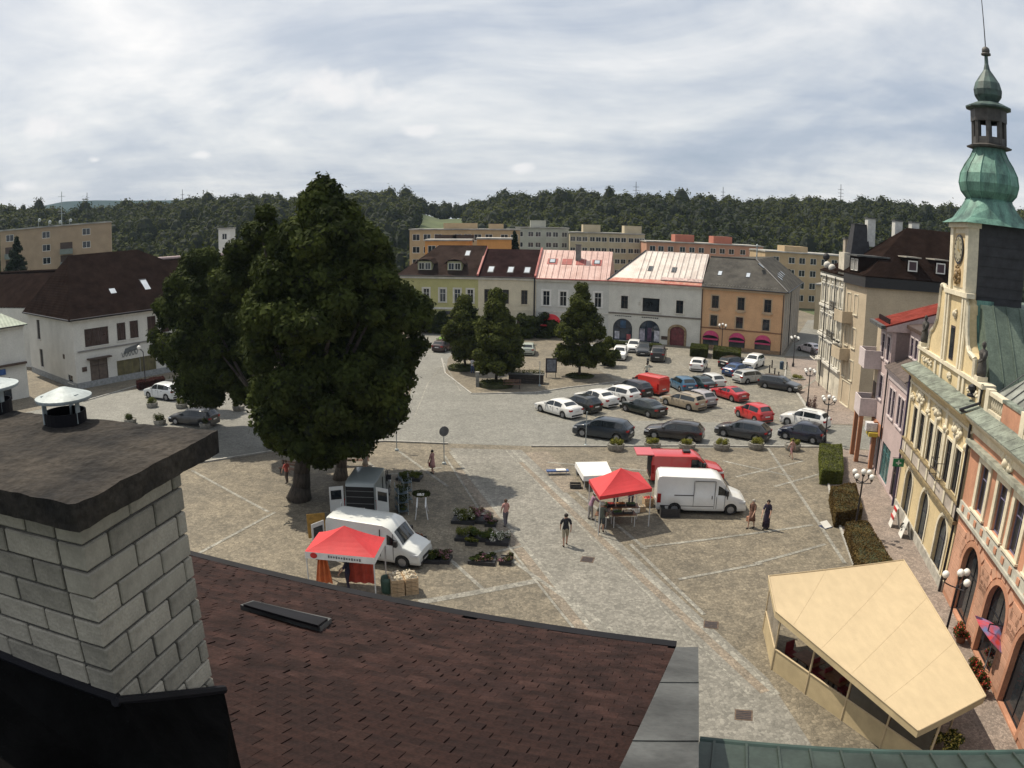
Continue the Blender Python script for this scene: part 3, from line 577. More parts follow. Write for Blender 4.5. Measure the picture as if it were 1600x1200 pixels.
# ================================================================ BUILDINGS
def plaster(name, col, var=.1): return mat(name, col, .9, var, .5, bump=.15, bscale=20, fine=.12, detail=7)
M_glass = [glassmat('window_glass_dark'), glassmat('window_glass_grey', (.07, .08, .09), .12), glassmat('window_glass_blue', (.03, .045, .07), .08)]
M_white = mat('white_frame', (.68, .67, .63), .6, .08, 2); M_brown = mat('brown_frame', (.06, .035, .025), .6, .2, 3)
M_trimw = mat('white_trim', (.62, .60, .54), .85, .12, 1.5, fine=.1)
M_black = mat('black_metal', (.012, .013, .018), .4, .1)
def fr(O, d):
    """frame on a building: origin O (x,y), x axis at angle d; returns f(s, y_in, z)"""
    c_, s_ = cos(d), sin(d); return lambda v: Vector((O[0]+c_*v[0]-s_*v[1], O[1]+s_*v[0]+c_*v[1], v[2]))
def wall(root, T, L, z0, z1, ops, m, name='wall', thick=.3, deep=.2):
    xs = sorted({0, L, *[o['s']-o['w']/2 for o in ops], *[o['s']+o['w']/2 for o in ops]}); zs = sorted({z0, z1, *[o['z'] for o in ops], *[o['z']+o['h'] for o in ops]})
    mb = MB()
    for i in range(len(xs)-1):
        for j in range(len(zs)-1):
            cx_, cz_ = (xs[i]+xs[i+1])/2, (zs[j]+zs[j+1])/2
            if any(abs(cx_-o['s']) < o['w']/2 and o['z'] < cz_ < o['z']+o['h'] for o in ops): continue
            mb.add([(xs[i], 0, zs[j]), (xs[i+1], 0, zs[j]), (xs[i+1], 0, zs[j+1]), (xs[i], 0, zs[j+1])], [(0, 1, 2, 3)])
    for o in ops:
        x0, x1, a, b = o['s']-o['w']/2, o['s']+o['w']/2, o['z'], o['z']+o['h']; dp = o.get('dp', deep)
        if o['k'] == 'a':
            pts = arch_pts(o); n = len(pts)
            # spandrels
            h_ = n//2
            for k in range(n-1):
                c = (x1, b) if pts[k][0] > o['s']-1e-6 and pts[k+1][0] >= o['s']-1e-6 else (x0, b)
                mb.add([(pts[k][0], 0, pts[k][1]), (c[0], 0, c[1]), (pts[k+1][0], 0, pts[k+1][1])], [(0, 1, 2)])
            mid = pts[h_]
            for k in range(n-1): p, q = pts[k], pts[k+1]; mb.add([(p[0], 0, p[1]), (q[0], 0, q[1]), (q[0], dp, q[1]), (p[0], dp, p[1])], [(0, 1, 2, 3)])
            tz = pts[0][1]; mb.add([(x0, 0, a), (x0, dp, a), (x0, dp, tz), (x0, 0, tz)], [(0, 1, 2, 3)]); mb.add([(x1, 0, a), (x1, 0, tz), (x1, dp, tz), (x1, dp, a)], [(0, 1, 2, 3)])
        else:
            mb.add([(x0, 0, a), (x0, dp, a), (x0, dp, b), (x0, 0, b)], [(0, 1, 2, 3)]); mb.add([(x1, 0, a), (x1, 0, b), (x1, dp, b), (x1, dp, a)], [(0, 1, 2, 3)])
            mb.add([(x0, 0, b), (x0, dp, b), (x1, dp, b), (x1, 0, b)], [(0, 1, 2, 3)])
        mb.add([(x0, 0, a), (x1, 0, a), (x1, dp, a), (x0, dp, a)], [(0, 1, 2, 3)])
    # a back skin gives the wall its thickness
    return mb.build(name, m, root, T=T)
def arch_pts(o, inset=0, n=14):
    r_ = o['w']/2-inset; rise = min(o.get('rise', o['w']/2), o['h']); zt = o['z']+o['h']-rise; return [(o['s']+r_*cos(pi*k/n), zt+(rise-inset)*sin(pi*k/n)) for k in range(n+1)][::-1]
def bars(o, n, m_, hz=(), vt=(), t=.045, y=.1):
    x0, x1, a, b = o['s']-o['w']/2, o['s']+o['w']/2, o['z'], o['z']+o['h']; mb = MB(); f = t*1.3
    if o['k'] == 'a':
        P = arch_pts(o); Q = arch_pts(o, f)
        for k in range(len(P)-1):
            v = [(P[k][0], y, P[k][1]), (P[k+1][0], y, P[k+1][1]), (Q[k+1][0], y, Q[k+1][1]), (Q[k][0], y, Q[k][1])]; mb.add(v+[(p[0], y+.06, p[2]) for p in v], [(0, 1, 2, 3), (3, 2, 6, 7), (1, 0, 4, 5)])
        zt = P[0][1]
    else: zt = b; mb.box(x0+f, x1-f, y, y+.06, b-f, b)
    mb.box(x0, x0+f, y, y+.06, a, zt); mb.box(x1-f, x1, y, y+.06, a, zt); mb.box(x0+f, x1-f, y, y+.06, a, a+f)
    def top(x):
        if o['k'] != 'a': return b-f
        r_ = o['w']/2; q = min(.999, abs(x-o['s'])/r_); rise = min(o.get('rise', r_), o['h']); return zt + rise*math.sqrt(1-q*q) - f*.5
    for v in vt: x = x0+(x1-x0)*v; mb.box(x-t/2, x+t/2, y+.003, y+.057, a+f, top(x))
    for h in hz:
        z = a+(b-a)*h; mb.box(x0+f, x1-f, y+.006, y+.05, z-t/2, z+t/2) if z < zt else mb.box(o['s']-o['w']/2*math.sqrt(max(0, 1-((z-zt)/(b-zt))**2))+.03, o['s']+o['w']/2*math.sqrt(max(0, 1-((z-zt)/(b-zt))**2))-.03, y+.006, y+.05, z-t/2, z+t/2)
    return mb
def glaze(root, T, o, fm, gm=None, hz=(.65,), vt=(.5,), t=.045, nm='window', y=.1):
    w_ = bars(o, nm, fm, hz, vt, t, y).build(nm, fm, root, T=T); mb = MB(); yy = y+.035
    if o['k'] == 'a': P = arch_pts(o, .02); pts = [(p[0], yy, p[1]) for p in P] + [(o['s']+o['w']/2-.02, yy, o['z']+.02), (o['s']-o['w']/2+.02, yy, o['z']+.02)]
    else: pts = [(o['s']-o['w']/2+.01, yy, o['z']+.01), (o['s']+o['w']/2-.01, yy, o['z']+.01), (o['s']+o['w']/2-.01, yy, o['z']+o['h']-.01), (o['s']-o['w']/2+.01, yy, o['z']+o['h']-.01)]
    n = len(pts); mb.add(pts+[(p[0], yy+.012, p[2]) for p in pts], [tuple(range(n)), tuple(range(n, 2*n))[::-1]]); mb.build('pane', gm or random.choice(M_glass), w_, T=T)
    # opaque pane; no room is built behind it
    return w_
def surround(root, T, o, m, wd=.14, pr=.05, sill=True, head=False):
    x0, x1, a, b = o['s']-o['w']/2, o['s']+o['w']/2, o['z'], o['z']+o['h']; mb = MB()
    if o['k'] == 'a':
        P = arch_pts(o); Q = arch_pts(o, -wd)
        for k in range(len(P)-1):
            v = [(P[k][0], -pr, P[k][1]), (P[k+1][0], -pr, P[k+1][1]), (Q[k+1][0], -pr, Q[k+1][1]), (Q[k][0], -pr, Q[k][1])]; mb.add(v+[(p[0], 0.01, p[2]) for p in v], [(0, 1, 2, 3)[::-1], (3, 2, 6, 7)[::-1], (1, 0, 4, 5)[::-1]])
        zt = P[0][1]; mb.box(x0-wd, x0, -pr, .01, a, zt); mb.box(x1, x1+wd, -pr, .01, a, zt)
    else: mb.box(x0-wd, x0, -pr, .01, a, b+wd); mb.box(x1, x1+wd, -pr, .01, a, b+wd); mb.box(x0, x1, -pr, .01, b, b+wd)
    if sill: mb.box(x0-wd*1.2, x1+wd*1.2, -pr-.07, .012, a-.10, a-.002)
    if head: mb.box(x0-wd*1.5, x1+wd*1.5, -pr-.1, .012, b+wd+.02, b+wd+.14)
    return mb.build('window_surround', m, root, T=T)
def band(root, T, x0, x1, z0, z1, pr, m, name='cornice', back=.02): mb = MB(); mb.box(x0, x1, -pr, back, z0, z1); return mb.build(name, m, root, T=T)
def solid(root, poly, z0, z1, m, name): mb = MB(); mb.prism(poly, z0, z1); return mb.build(name, m, root)
def polyroof(root, V, Fs, m, name='roof', th=.12):
    mb = MB(); n = len(V); mb.add(list(V)+[(v[0], v[1], v[2]-th) for v in V], [tuple(f) for f in Fs]+[tuple(i+n for i in f)[::-1] for f in Fs])
    cnt = {}
    for f in Fs:
        for i in range(len(f)): e_ = (f[i], f[(i+1) % len(f)]); cnt[e_] = cnt.get(e_, 0)+1
    for (a, b) in list(cnt):
        if (b, a) not in cnt: mb.add([mb.v[a], mb.v[b], mb.v[b+n], mb.v[a+n]], [(0, 3, 2, 1)])
    return mb.build(name, m, root)
def tilemat(name, c, sc=5.5, c2=None, rough=.8, ss=.75, metal=0):
    m = mat(name, c, rough, .25, .7, bump=0, fine=.2, col2=c2, metal=metal)
    t = m.node_tree; n = t.nodes.new; b = t.nodes['Principled BSDF']; geo = n('ShaderNodeTexCoord'); b.inputs['Specular IOR Level'].default_value = .0 if metal == 0 else .5
    wv = n('ShaderNodeTexWave'); wv.bands_direction = 'Z'; wv.inputs['Scale'].default_value = sc*.5; wv.inputs['Distortion'].default_value = .4; t.links.new(geo.outputs['Object'], wv.inputs['Vector'])
    wx = n('ShaderNodeTexWave'); wx.bands_direction = 'X'; wx.inputs['Scale'].default_value = sc*ss*.5; wx.inputs['Distortion'].default_value = .3; t.links.new(geo.outputs['Object'], wx.inputs['Vector'])
    ad = n('ShaderNodeMath'); t.links.new(wv.outputs['Fac'], ad.inputs[0]); t.links.new(wx.outputs['Fac'], ad.inputs[1])
    bp = n('ShaderNodeBump'); bp.inputs['Strength'].default_value = .5 if metal == 0 else .12; bp.inputs['Distance'].default_value = .04; t.links.new(ad.outputs[0], bp.inputs['Height']); t.links.new(bp.outputs[0], b.inputs['Normal'])
    return m
M_tbrown = tilemat('tiles_brown', (.045, .032, .028)); M_tmar = tilemat('tiles_maroon', (.030, .018, .018)); M_tgrey = tilemat('tiles_grey', (.10, .095, .085), c2=(.065, .062, .058))
M_tdark = tilemat('tiles_dark', (.021, .014, .012)); M_tred = tilemat('tiles_red', (.20, .045, .036))
M_mpink = tilemat('sheet_glare_pink', (.56, .40, .36), 3, c2=(.46, .29, .25), rough=.42, metal=.1); M_mpale = tilemat('sheet_glare_pale', (.58, .53, .48), 3, c2=(.47, .40, .36), rough=.4, metal=.1)  # sun glare on these two roofs is mixed into their pale colour
M_rust = mat('sheet_red_rust', (.30, .06, .035), .6, .5, 2, col2=(.45, .25, .18)); M_redsh = mat('red_sheet', (.32, .06, .05), .5, .2, 1)
M_foil = mat('skylight_glass', (.55, .6, .65), .12, .1, 1, metal=.3)
def pipe(root, T, x, z0, z1, m=None, y=-.12, r_=.06): mb = MB(); mb.path([(x, y+.05, z1+.1), (x, y, z1-.15), (x, y, z0)], r_, 8); return mb.build('drainpipe', m or M_black, root, T=T)
def gutter(root, T, x0, x1, z, y=-.42, m=None, r_=.075): mb = MB(); mb.tube((x0, y, z), (x1, y, z), r_, n=8); return mb.build('gutter', m or M_black, root, T=T)
def onslope(T, x, f, ez, rz_, yd, ov=.4, up=.05):
    """point on the front roof slope, f=0 at the eave, 1 at the ridge"""
    return T((x, -ov+(yd+ov)*f, ez+(rz_-ez)*f+up))
def skylight(root, T, x, f, ez, rz_, yd, w_=.8, l_=.09, frame=None, glass=None):
    P = [onslope(T, x+a, f+b, ez, rz_, yd, up=.09) for a, b in ((-w_/2, -l_), (w_/2, -l_), (w_/2, l_), (-w_/2, l_))]
    mb = MB(); dn = Vector((0, 0, -.14)); mb.add(P+[p+dn for p in P], [(0, 1, 2, 3), (0, 4, 5, 1), (1, 5, 6, 2), (2, 6, 7, 3), (3, 7, 4, 0)]); o = mb.build('skylight', frame or M_black, root)
    c = sum(P, Vector())/4; Q = [c+(p-c)*.78+Vector((0, 0, .015)) for p in P]; mb = MB(); mb.add(Q+[q-Vector((0, 0, .012)) for q in Q], [(0, 1, 2, 3), (7, 6, 5, 4)]); mb.build('pane', glass or M_foil, o)
def chimney_on(root, T, x, y, z0, z1, w_=.6, d_=.6, m=None):
    m = m or mat('chimney_grey', (.20, .19, .18), .9, .25, 2, fine=.2); mb = MB(); mb.box(x-w_/2, x+w_/2, y-d_/2, y+d_/2, z0, z1); o = mb.build('chimney', m, root, T=T)
    mb = MB(); mb.box(x-w_/2-.08, x+w_/2+.08, y-d_/2-.08, y+d_/2+.08, z1, z1+.12); mb.build('chimney_cap', M_zinc, o, T=T)
    return o
def hw(s, z, w_, h, k='r', **q): return dict(k=k, s=s, z=z, w=w_, h=h, **q)

# ---------------------------------------------------------------- the far row
FR = [Vector((-17.5, 115.6, 0)), Vector((-5.2, 113.2, 0)), Vector((3.4, 111.5, 0)), Vector((13.9, 109.4, 0)), Vector((26.4, 104.0, 0)), Vector((37.0, 98.8, 0))]
EZf, RZf = 8.75, 12.7
def house_frame(name, label, a, b):
    d = b-a; t = thing(name, label, 'house', a, math.atan2(d.y, d.x)); return t, d.length
I0 = fr((0, 0), 0)
def sidewalls(t, L, D, z, m):
    T1 = fr((0, D), -pi/2); wall(t, T1, D, 0, z, [], m); T2 = fr((L, 0), pi/2); wall(t, T2, D, 0, z, [], m); T3 = fr((L, D), pi); wall(t, T3, L, 0, z, [], m)
# 1 green
t, L = house_frame('green_house', 'olive green house with two roof dormers, leftmost of the far row', FR[0], FR[1]); Mg = plaster('plaster_olive', (.44, .42, .19))
ops = [hw(s, 4.75, .95, 2.0) for s in (1.9, 4.4, 7.0, 9.3, 11.3)][:5]; gops = [hw(4.6, 0, 2.0, 2.8, 'a'), hw(8.3, .6, 1.8, 1.9)]
wall(t, I0, L, 0, EZf-.05, ops+gops, Mg)
for o in ops: glaze(t, I0, o, M_white); surround(t, I0, o, M_trimw, .22)
glaze(t, I0, gops[0], M_brown, hz=(.6,), vt=(.33, .66)); surround(t, I0, gops[0], M_trimw, .35, sill=False); glaze(t, I0, gops[1], M_brown, vt=(.5,), hz=())
band(t, I0, 0, L, 3.65, 3.95, .08, M_trimw, 'string_course'); band(t, I0, 0, L, EZf-.45, EZf-.06, .22, M_trimw); sidewalls(t, L, 11, EZf-.1, Mg)
mb = MB(); mb.box(6.9, 10.2, -.12, -.03, 2.9, 3.4); mb.build('shop_sign', mat('sign_dark', (.05, .05, .06), .5, .2), t)
RV = [(-.3, -.45, EZf), (L, -.45, EZf), (L, 11.4, EZf), (-.3, 11.4, EZf), (4.8, 5.5, RZf+.5), (L, 5.5, RZf+.5)]
polyroof(t, RV, [(0, 1, 5, 4), (1, 2, 5), (2, 3, 4, 5), (3, 0, 4)], M_tbrown); gutter(t, I0, -.2, L, EZf-.05)
for x in (4.0, 8.7):
    mb = MB(); mb.box(x-1.15, x+1.15, .6, 3.6, EZf+.75, EZf+2.15); d_ = mb.build('dormer', plaster('dormer_green', (.33, .33, .20)), t)
    mb = MB(); pr = [(x-1.6, EZf+1.75), (x-.9, EZf+2.35), (x, EZf+2.5), (x+.9, EZf+2.35), (x+1.6, EZf+1.75)]
    mb.add([(p[0], .3, p[1]) for p in pr]+[(p[0], 4.4, p[1]+.35) for p in pr]+[(p[0], .3, p[1]-.1) for p in pr]+[(p[0], 4.4, p[1]+.2) for p in pr], [(i, i+1, i+6, i+5) for i in range(4)]+[(i+10, i+15, i+16, i+11) for i in range(4)]+[(i, i+10, i+11, i+1) for i in range(4)]); mb.build('dormer_roof', M_tbrown, d_)
    for q in (-.5, .5): glaze(d_, fr((0, .5), 0), hw(x+q, EZf+.85, .9, 1.05), M_white, hz=(), vt=(.5,), y=.0)
skylight(t, I0, 9.9, .72, EZf, RZf+.5, 5.5)
# 2 cream
t, L = house_frame('cream_house', 'narrow cream house with maroon roof and three skylights', FR[1], FR[2]); Mc = plaster('plaster_cream', (.62, .56, .42))
ops = [hw(s, 4.75, .95, 2.1) for s in (1.4, 4.2, 7.0)]; gops = [hw(1.6, 0, 2.2, 3.0, 'a'), hw(6.9, 0, 2.0, 3.0, 'a')]
wall(t, I0, L, 0, EZf-.05, ops+gops, Mc)
for o in ops: glaze(t, I0, o, M_brown, M_glass[0]); surround(t, I0, o, Mc, .1)
for o in gops: glaze(t, I0, o, M_brown, mat('shop_redbrown', (.10, .03, .025), .4, .3), hz=(.62,), vt=(.5,)); surround(t, I0, o, M_trimw, .25, sill=False)
band(t, I0, 0, L, EZf-.45, EZf-.06, .22, M_trimw); band(t, I0, 0, L, 3.75, 3.95, .05, Mc, 'string_course'); sidewalls(t, L, 11, EZf-.1, Mc)
RV = [(0, -.45, EZf), (L, -.45, EZf), (L, 11.4, EZf), (0, 11.4, EZf), (0, 5.5, RZf), (L, 5.5, RZf)]; RF = [(0, 1, 5, 4), (1, 2, 5), (2, 3, 4, 5), (3, 0, 4)]
polyroof(t, RV, RF, M_tmar); gutter(t, I0, 0, L, EZf-.05)
for x in (1.7, 4.7, 7.2): skylight(t, I0, x, .24, EZf, RZf, 5.5, .95, .11)
for x in (.0, L-.12):
    P = [onslope(I0, x-.14, 0, EZf, RZf, 5.5, .45), onslope(I0, x+.14, 0, EZf, RZf, 5.5, .45), onslope(I0, x+.14, 1, EZf, RZf, 5.5, .45), onslope(I0, x-.14, 1, EZf, RZf, 5.5, .45)]; u_ = Vector((0, 0, .28))
    mb = MB(); mb.add(P+[p+u_ for p in P], [(4, 5, 6, 7), (0, 1, 5, 4), (1, 2, 6, 5), (3, 0, 4, 7), (2, 3, 7, 6)]); mb.build('firewall_cap', M_redsh, t)
pipe(t, I0, L-.25, 0, EZf, r_=.11, y=-.2)
# 3 pink-roofed
t, L = house_frame('grey_house', 'grey house with white framed windows under the pinkest metal roof, its glare painted in', FR[2], FR[3]); Mp = plaster('plaster_greige', (.55, .55, .51))
ops = [hw(s, 4.7, 1.0, 2.15) for s in (1.5, 4.0, 6.7, 9.1)]; gops = [hw(2.3, 0, 2.7, 3.3, 'a'), hw(7.4, 0, 2.3, 3.0, 'a')]
wall(t, I0, L, 0, EZf-.05, ops+gops, Mp)
for o in ops: glaze(t, I0, o, M_white, M_glass[0]); surround(t, I0, o, M_white, .26, .06)
for o in gops: glaze(t, I0, o, M_brown, hz=(.6,), vt=(.5,)); surround(t, I0, o, M_trimw, .2, sill=False)
mb = MB(); aw = gops[0]; P = arch_pts(hw(2.3, 2.0, 2.9, 1.45, 'a')); Qp = [(p[0], -.95, 2.0+(p[1]-2.0)*.5) for p in P]; mb.add([(p[0], -.06, p[1]+.02) for p in P]+Qp, [(i, i+1, i+1+len(P), i+len(P)) for i in range(len(P)-1)]); mb.add([(Qp[0][0], -.95, 2.0), (Qp[-1][0], -.95, 2.0), (Qp[-1][0], -.95, 1.75), (Qp[0][0], -.95, 1.75)], [(0, 1, 2, 3)])
mb.build('awning', mat('awning_red', (.55, .02, .03), .7, .1), t)
band(t, I0, 0, L, EZf-.5, EZf-.06, .3, M_trimw); band(t, I0, 0, L, 3.75, 3.9, .06, M_trimw, 'string_course'); sidewalls(t, L, 11, EZf-.1, Mp)
RV = [(0, -.5, EZf), (L, -.5, EZf), (L, 11.4, EZf), (0, 11.4, EZf), (0, 5.5, RZf), (L, 5.5, RZf)]; polyroof(t, RV, RF, M_mpink); gutter(t, I0, 0, L, EZf-.08, -.55, M_redsh)
for x, k in ((1.9, 1), (4.1, 0), (6.2, 0), (8.6, 1)):
    P = [onslope(I0, x+a, b, EZf, RZf, 5.5, .5, .06) for a, b in ((-.75, .48), (.75, .48), (.75, .68), (-.75, .68))]; mb = MB(); mb.add(P+[p+Vector((0, 0, -.1)) for p in P], [(0, 1, 2, 3), (0, 4, 5, 1), (1, 5, 6, 2), (3, 7, 4, 0)]); mb.build('red_patch', M_redsh, t)
    if k: skylight(t, I0, x, .58, EZf+.05, RZf+.05, 5.5, .9, .07)
chimney_on(t, I0, 5.7, 3.6, RZf-1.5, RZf+.9, .75, .7)
for k in range(12): x = .5+k*(L-1)/11; mb = MB(); mb.add([onslope(I0, x-.03, 0, EZf, RZf, 5.5, .5), onslope(I0, x+.03, 0, EZf, RZf, 5.5, .5), onslope(I0, x+.03, 1, EZf, RZf, 5.5, .5), onslope(I0, x-.03, 1, EZf, RZf, 5.5, .5)]+[onslope(I0, x, 0, EZf, RZf, 5.5, .5, .11), onslope(I0, x, 1, EZf, RZf, 5.5, .5, .11)], [(0, 4, 5, 3), (4, 1, 2, 5)]); mb.build('roof_seam', M_mpink, t)
# 4 long pale with metal roof
t, L = house_frame('pale_house', 'long pale grey house with three arches and rust-edged light metal roof', FR[3], FR[4]); Ml = plaster('plaster_palegrey', (.62, .61, .55))
ops = [hw(2.35, 4.75, 1.05, 1.85), hw(6.3, 4.55, 2.5, 1.95), hw(10.5, 4.6, 1.05, 1.85)]; gops = [hw(2.2, 0.1, 2.9, 3.2, 'a', rise=1.4), hw(6.2, 0.1, 3.1, 3.2, 'a', rise=1.5), hw(10.3, 0, 2.1, 2.7, 'a', rise=.7)]
wall(t, I0, L, 0, EZf-.05, ops+gops, Ml, deep=.35)
for i, o in enumerate(ops): glaze(t, I0, o, M_brown, M_glass[0], hz=() if i == 1 else (.65,), vt=() if i == 1 else (.5,)); surround(t, I0, o, M_trimw, .2, .07)
for o in gops[:2]:
    w_ = glaze(t, I0, o, M_black, M_glass[2], hz=(.56,), vt=(.34, .66), nm='shop_window'); surround(t, I0, o, Ml, .14, sill=False)
for x, z, w2, h2, c in ((1.35, .3, .7, 1.1, (.5, .5, .55)), (3.1, .25, .6, .8, (.5, .12, .12)), (5.1, .3, .8, 1.7, (.45, .43, .5)), (7.3, .3, .8, 1.6, (.55, .55, .6)), (6.2, .3, .6, 1.9, (.10, .05, .10)), (2.2, 1.9, .9, 1.1, (.03, .08, .16))):
    mb = MB(); mb.box(x-w2/2, x+w2/2, .115, .135, z, z+h2); mb.build('window_poster', mat('poster_%d' % int(x*10), c, .5, .35, 2), t)
glaze(t, I0, gops[2], mat('red_door', (.14, .03, .035), .6, .2), mat('red_door_panel', (.17, .04, .045), .6, .3, 3), hz=(.6,), vt=(.5,), nm='door', t=.09); surround(t, I0, gops[2], mat('door_stone', (.30, .22, .13), .9, .3, 3), .32, .1, sill=False)
band(t, I0, 0, L, 3.95, 4.15, .1, mat('string_dark', (.16, .14, .12), .9), 'string_course'); band(t, I0, 0, L, EZf-.5, EZf-.06, .28, M_trimw); sidewalls(t, L, 11, EZf-.1, Ml)
mb = MB()
for k in range(9): mb.box(5.0+k*.28, 5.2+k*.28, -.05, -.01, 3.62, 3.76)
mb.build('shop_lettering', M_black, t)
mb = MB()
for k in range(9): mb.box(1.0+k*.28, 1.2+k*.28, -.05, -.01, 3.62, 3.72)
mb.build('shop_lettering', M_black, t)
mb = MB(); mb.box(8.0, 8.9, -.06, 0, .7, 1.2); mb.build('display_box', M_brown, t)
mb = MB()
for k in range(14): a_ = random.uniform(0, 6.28); mb.ball((4.55+cos(a_)*.25*random.random(), -.03, 5.6+sin(a_)*.6*random.random()), .09, 6)
mb.build('stucco_relief', M_trimw, t)
RV = [(-.2, -.5, EZf), (L, -.5, EZf), (L, 11.4, EZf), (-.2, 11.4, EZf), (4.0, 5.5, RZf+.35), (L, 5.5, RZf+.35)]; polyroof(t, RV, [(0, 1, 5, 4), (1, 2, 5), (2, 3, 4, 5), (3, 0, 4)], M_mpale); gutter(t, I0, 0, L, EZf-.08, -.55, M_redsh)
P = [onslope(I0, a, b, EZf, RZf+.35, 5.5, .5, .03) for a, b in ((-.1, 0), (L, 0), (L, .10), (.7, .10))]; mb = MB(); mb.add(P+[p-Vector((0, 0, .05)) for p in P], [(0, 1, 2, 3)]); mb.build('rusty_eave', M_rust, t)
P = [onslope(I0, a, b, EZf, RZf+.35, 5.5, .5, .2) for a, b in ((7.6, .07), (L, .07), (L, .15), (7.6, .15))]; mb = MB(); mb.add(P+[p-Vector((0, 0, .12)) for p in P], [(0, 1, 2, 3), (0, 4, 5, 1), (1, 5, 6, 2), (3, 7, 4, 0), (2, 6, 7, 3)]); mb.build('snow_guard', mat('guard_pale', (.5, .35, .32), .5, .4, 3), t)
for x in (5.6, 9.1): skylight(t, I0, x, .42, EZf, RZf+.35, 5.5, .75, .08, glass=M_glass[1])
for k in range(12): x = 4.2+k*(L-4.4)/11; mb = MB(); mb.add([onslope(I0, x-.03, .1, EZf, RZf+.35, 5.5, .5), onslope(I0, x+.03, .1, EZf, RZf+.35, 5.5, .5), onslope(I0, x+.03, 1, EZf, RZf+.35, 5.5, .5), onslope(I0, x-.03, 1, EZf, RZf+.35, 5.5, .5), onslope(I0, x, .1, EZf, RZf+.35, 5.5, .5, .11), onslope(I0, x, 1, EZf, RZf+.35, 5.5, .5, .11)], [(0, 4, 5, 3), (4, 1, 2, 5)]); mb.build('roof_seam', M_mpale, t)
mb = MB(); mb.path([onslope(I0, -.2, 0, EZf, RZf+.35, 5.5, .5, .08), Vector((4.0, 5.5, RZf+.43))], .1, 6); mb.build('hip_cap', M_black, t)
# 5 orange corner house
t, L = house_frame('orange_house', 'orange corner house with pink awnings in three arches and a grey hipped roof', FR[4], FR[5]); Mo = plaster('plaster_orange', (.62, .38, .21))
Mo2 = plaster('plaster_side_shaded', (.33, .28, .22))  # darker plaster for the side turned from the sun, shade in its colour
xs_ = (2.0, 5.7, 9.5); ops = [hw(x, 5.75, 1.0, 1.75) for x in xs_]+[hw(x, 3.2, 1.0, 1.55) for x in (1.9, 5.6, 9.4)]; gops = [hw(x, .0, 2.3, 2.55, 'a', rise=1.0) for x in (1.6, 5.4, 9.1)]
wall(t, I0, L, 0, EZf-.05, ops+gops, Mo, deep=.3)
for o in ops: glaze(t, I0, o, M_brown, M_glass[0]); surround(t, I0, o, plaster('orange_trim', (.48, .36, .24)), .16)
for o in ops[:3]: mb = MB(); mb.box(o['s']-.8, o['s']+.8, -.25, -.05, o['z']-.22, o['z']-.1); mb.box(o['s']-.5, o['s']+.5, -.18, -.03, o['z']-.42, o['z']-.22); mb.build('window_bracket', plaster('orange_trim', (.48, .36, .24)), t)
for o in gops:
    w_ = glaze(t, I0, o, M_black, M_glass[1], hz=(), vt=(.5,), nm='shop_window')
    P = arch_pts(hw(o['s'], 1.55, 2.25, 1.0, 'a', rise=1.0)); mb = MB(); Q_ = [(p[0], -.55, 1.5+(p[1]-1.5)*.45) for p in P]; n = len(P); mb.add([(p[0], -.02, p[1]) for p in P]+Q_, [(i, i+1, i+1+n, i+n) for i in range(n-1)]); mb.add([Q_[0], Q_[-1], (Q_[-1][0], -.55, 1.3), (Q_[0][0], -.55, 1.3)], [(0, 1, 2, 3)])
    mb.build('awning', mat('awning_pink', (.48, .05, .14), .75, .15), w_)
band(t, I0, 0, L, 2.85, 3.0, .07, mat('string_brown', (.22, .12, .07), .9), 'string_course'); band(t, I0, 0, L, EZf-.45, EZf-.06, .3, plaster('orange_trim', (.48, .36, .24)))
mb = MB(); mb.box(0, L, -.06, 0, 0, .5); mb.build('plinth', mat('plinth_tan', (.30, .20, .12), .9, .2), t)
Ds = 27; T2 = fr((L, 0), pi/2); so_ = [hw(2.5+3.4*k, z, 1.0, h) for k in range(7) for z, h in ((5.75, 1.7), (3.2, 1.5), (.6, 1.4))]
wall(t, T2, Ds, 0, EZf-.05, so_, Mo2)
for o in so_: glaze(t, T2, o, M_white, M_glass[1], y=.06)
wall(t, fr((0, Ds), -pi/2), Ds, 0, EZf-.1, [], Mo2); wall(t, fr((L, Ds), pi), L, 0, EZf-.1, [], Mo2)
RV = [(0, -.5, EZf), (L+.5, -.5, EZf), (L+.5, Ds, EZf), (0, Ds, EZf), (0, 5.5, RZf), (L-5, 5.5, RZf), (L-5, Ds, RZf)]; polyroof(t, RV, [(0, 1, 5, 4), (1, 2, 6, 5), (3, 0, 4), (4, 5, 6, 3), (2, 3, 6)], M_tgrey)
gutter(t, I0, 0, L+.4, EZf-.08, -.55); gutter(t, T2, -.4, Ds, EZf-.08, -.55); pipe(t, I0, L-.1, 0, EZf); pipe(t, I0, .12, 0, EZf); pipe(t, T2, 9, 0, EZf)
mb = MB(); mb.path([Vector((L+.5, -.5, EZf+.06)), Vector((L-5, 5.5, RZf+.08))], .09, 6); mb.build('hip_cap', M_black, t); mb = MB(); mb.tube((0, 5.5, RZf+.05), (L-5, 5.5, RZf+.05), .1); mb.build('ridge_cap', M_tgrey, t)
for x in (2.1, 6.2): skylight(t, I0, x, .44, EZf, RZf, 5.5, .65, .08)
Ty = fr((L, 0), pi/2)
for x, f in ((3.2, .8), (7, .35), (9.5, .4), (12, .42), (15, .44)): skylight(t, Ty, x, f, EZf, RZf, 5.0, .8, .08)
mb = MB(); mb.tube((L-5, 6, RZf-.3), (L-5, 6, RZf+1.9), .09); mb.lathe([(.16, 0), (.2, .2), (.01, .45)], 10, (L-5, 6, RZf+1.85)); mb.build('flue', M_gal, t)
mb = MB()
for k in range(26): x = .5+k*.41; p = onslope(I0, x, .05, EZf, RZf, 5.5, .5, .08); mb.box(p.x-.05, p.x+.05, p.y-.04, p.y+.04, p.z-.05, p.z+.08)
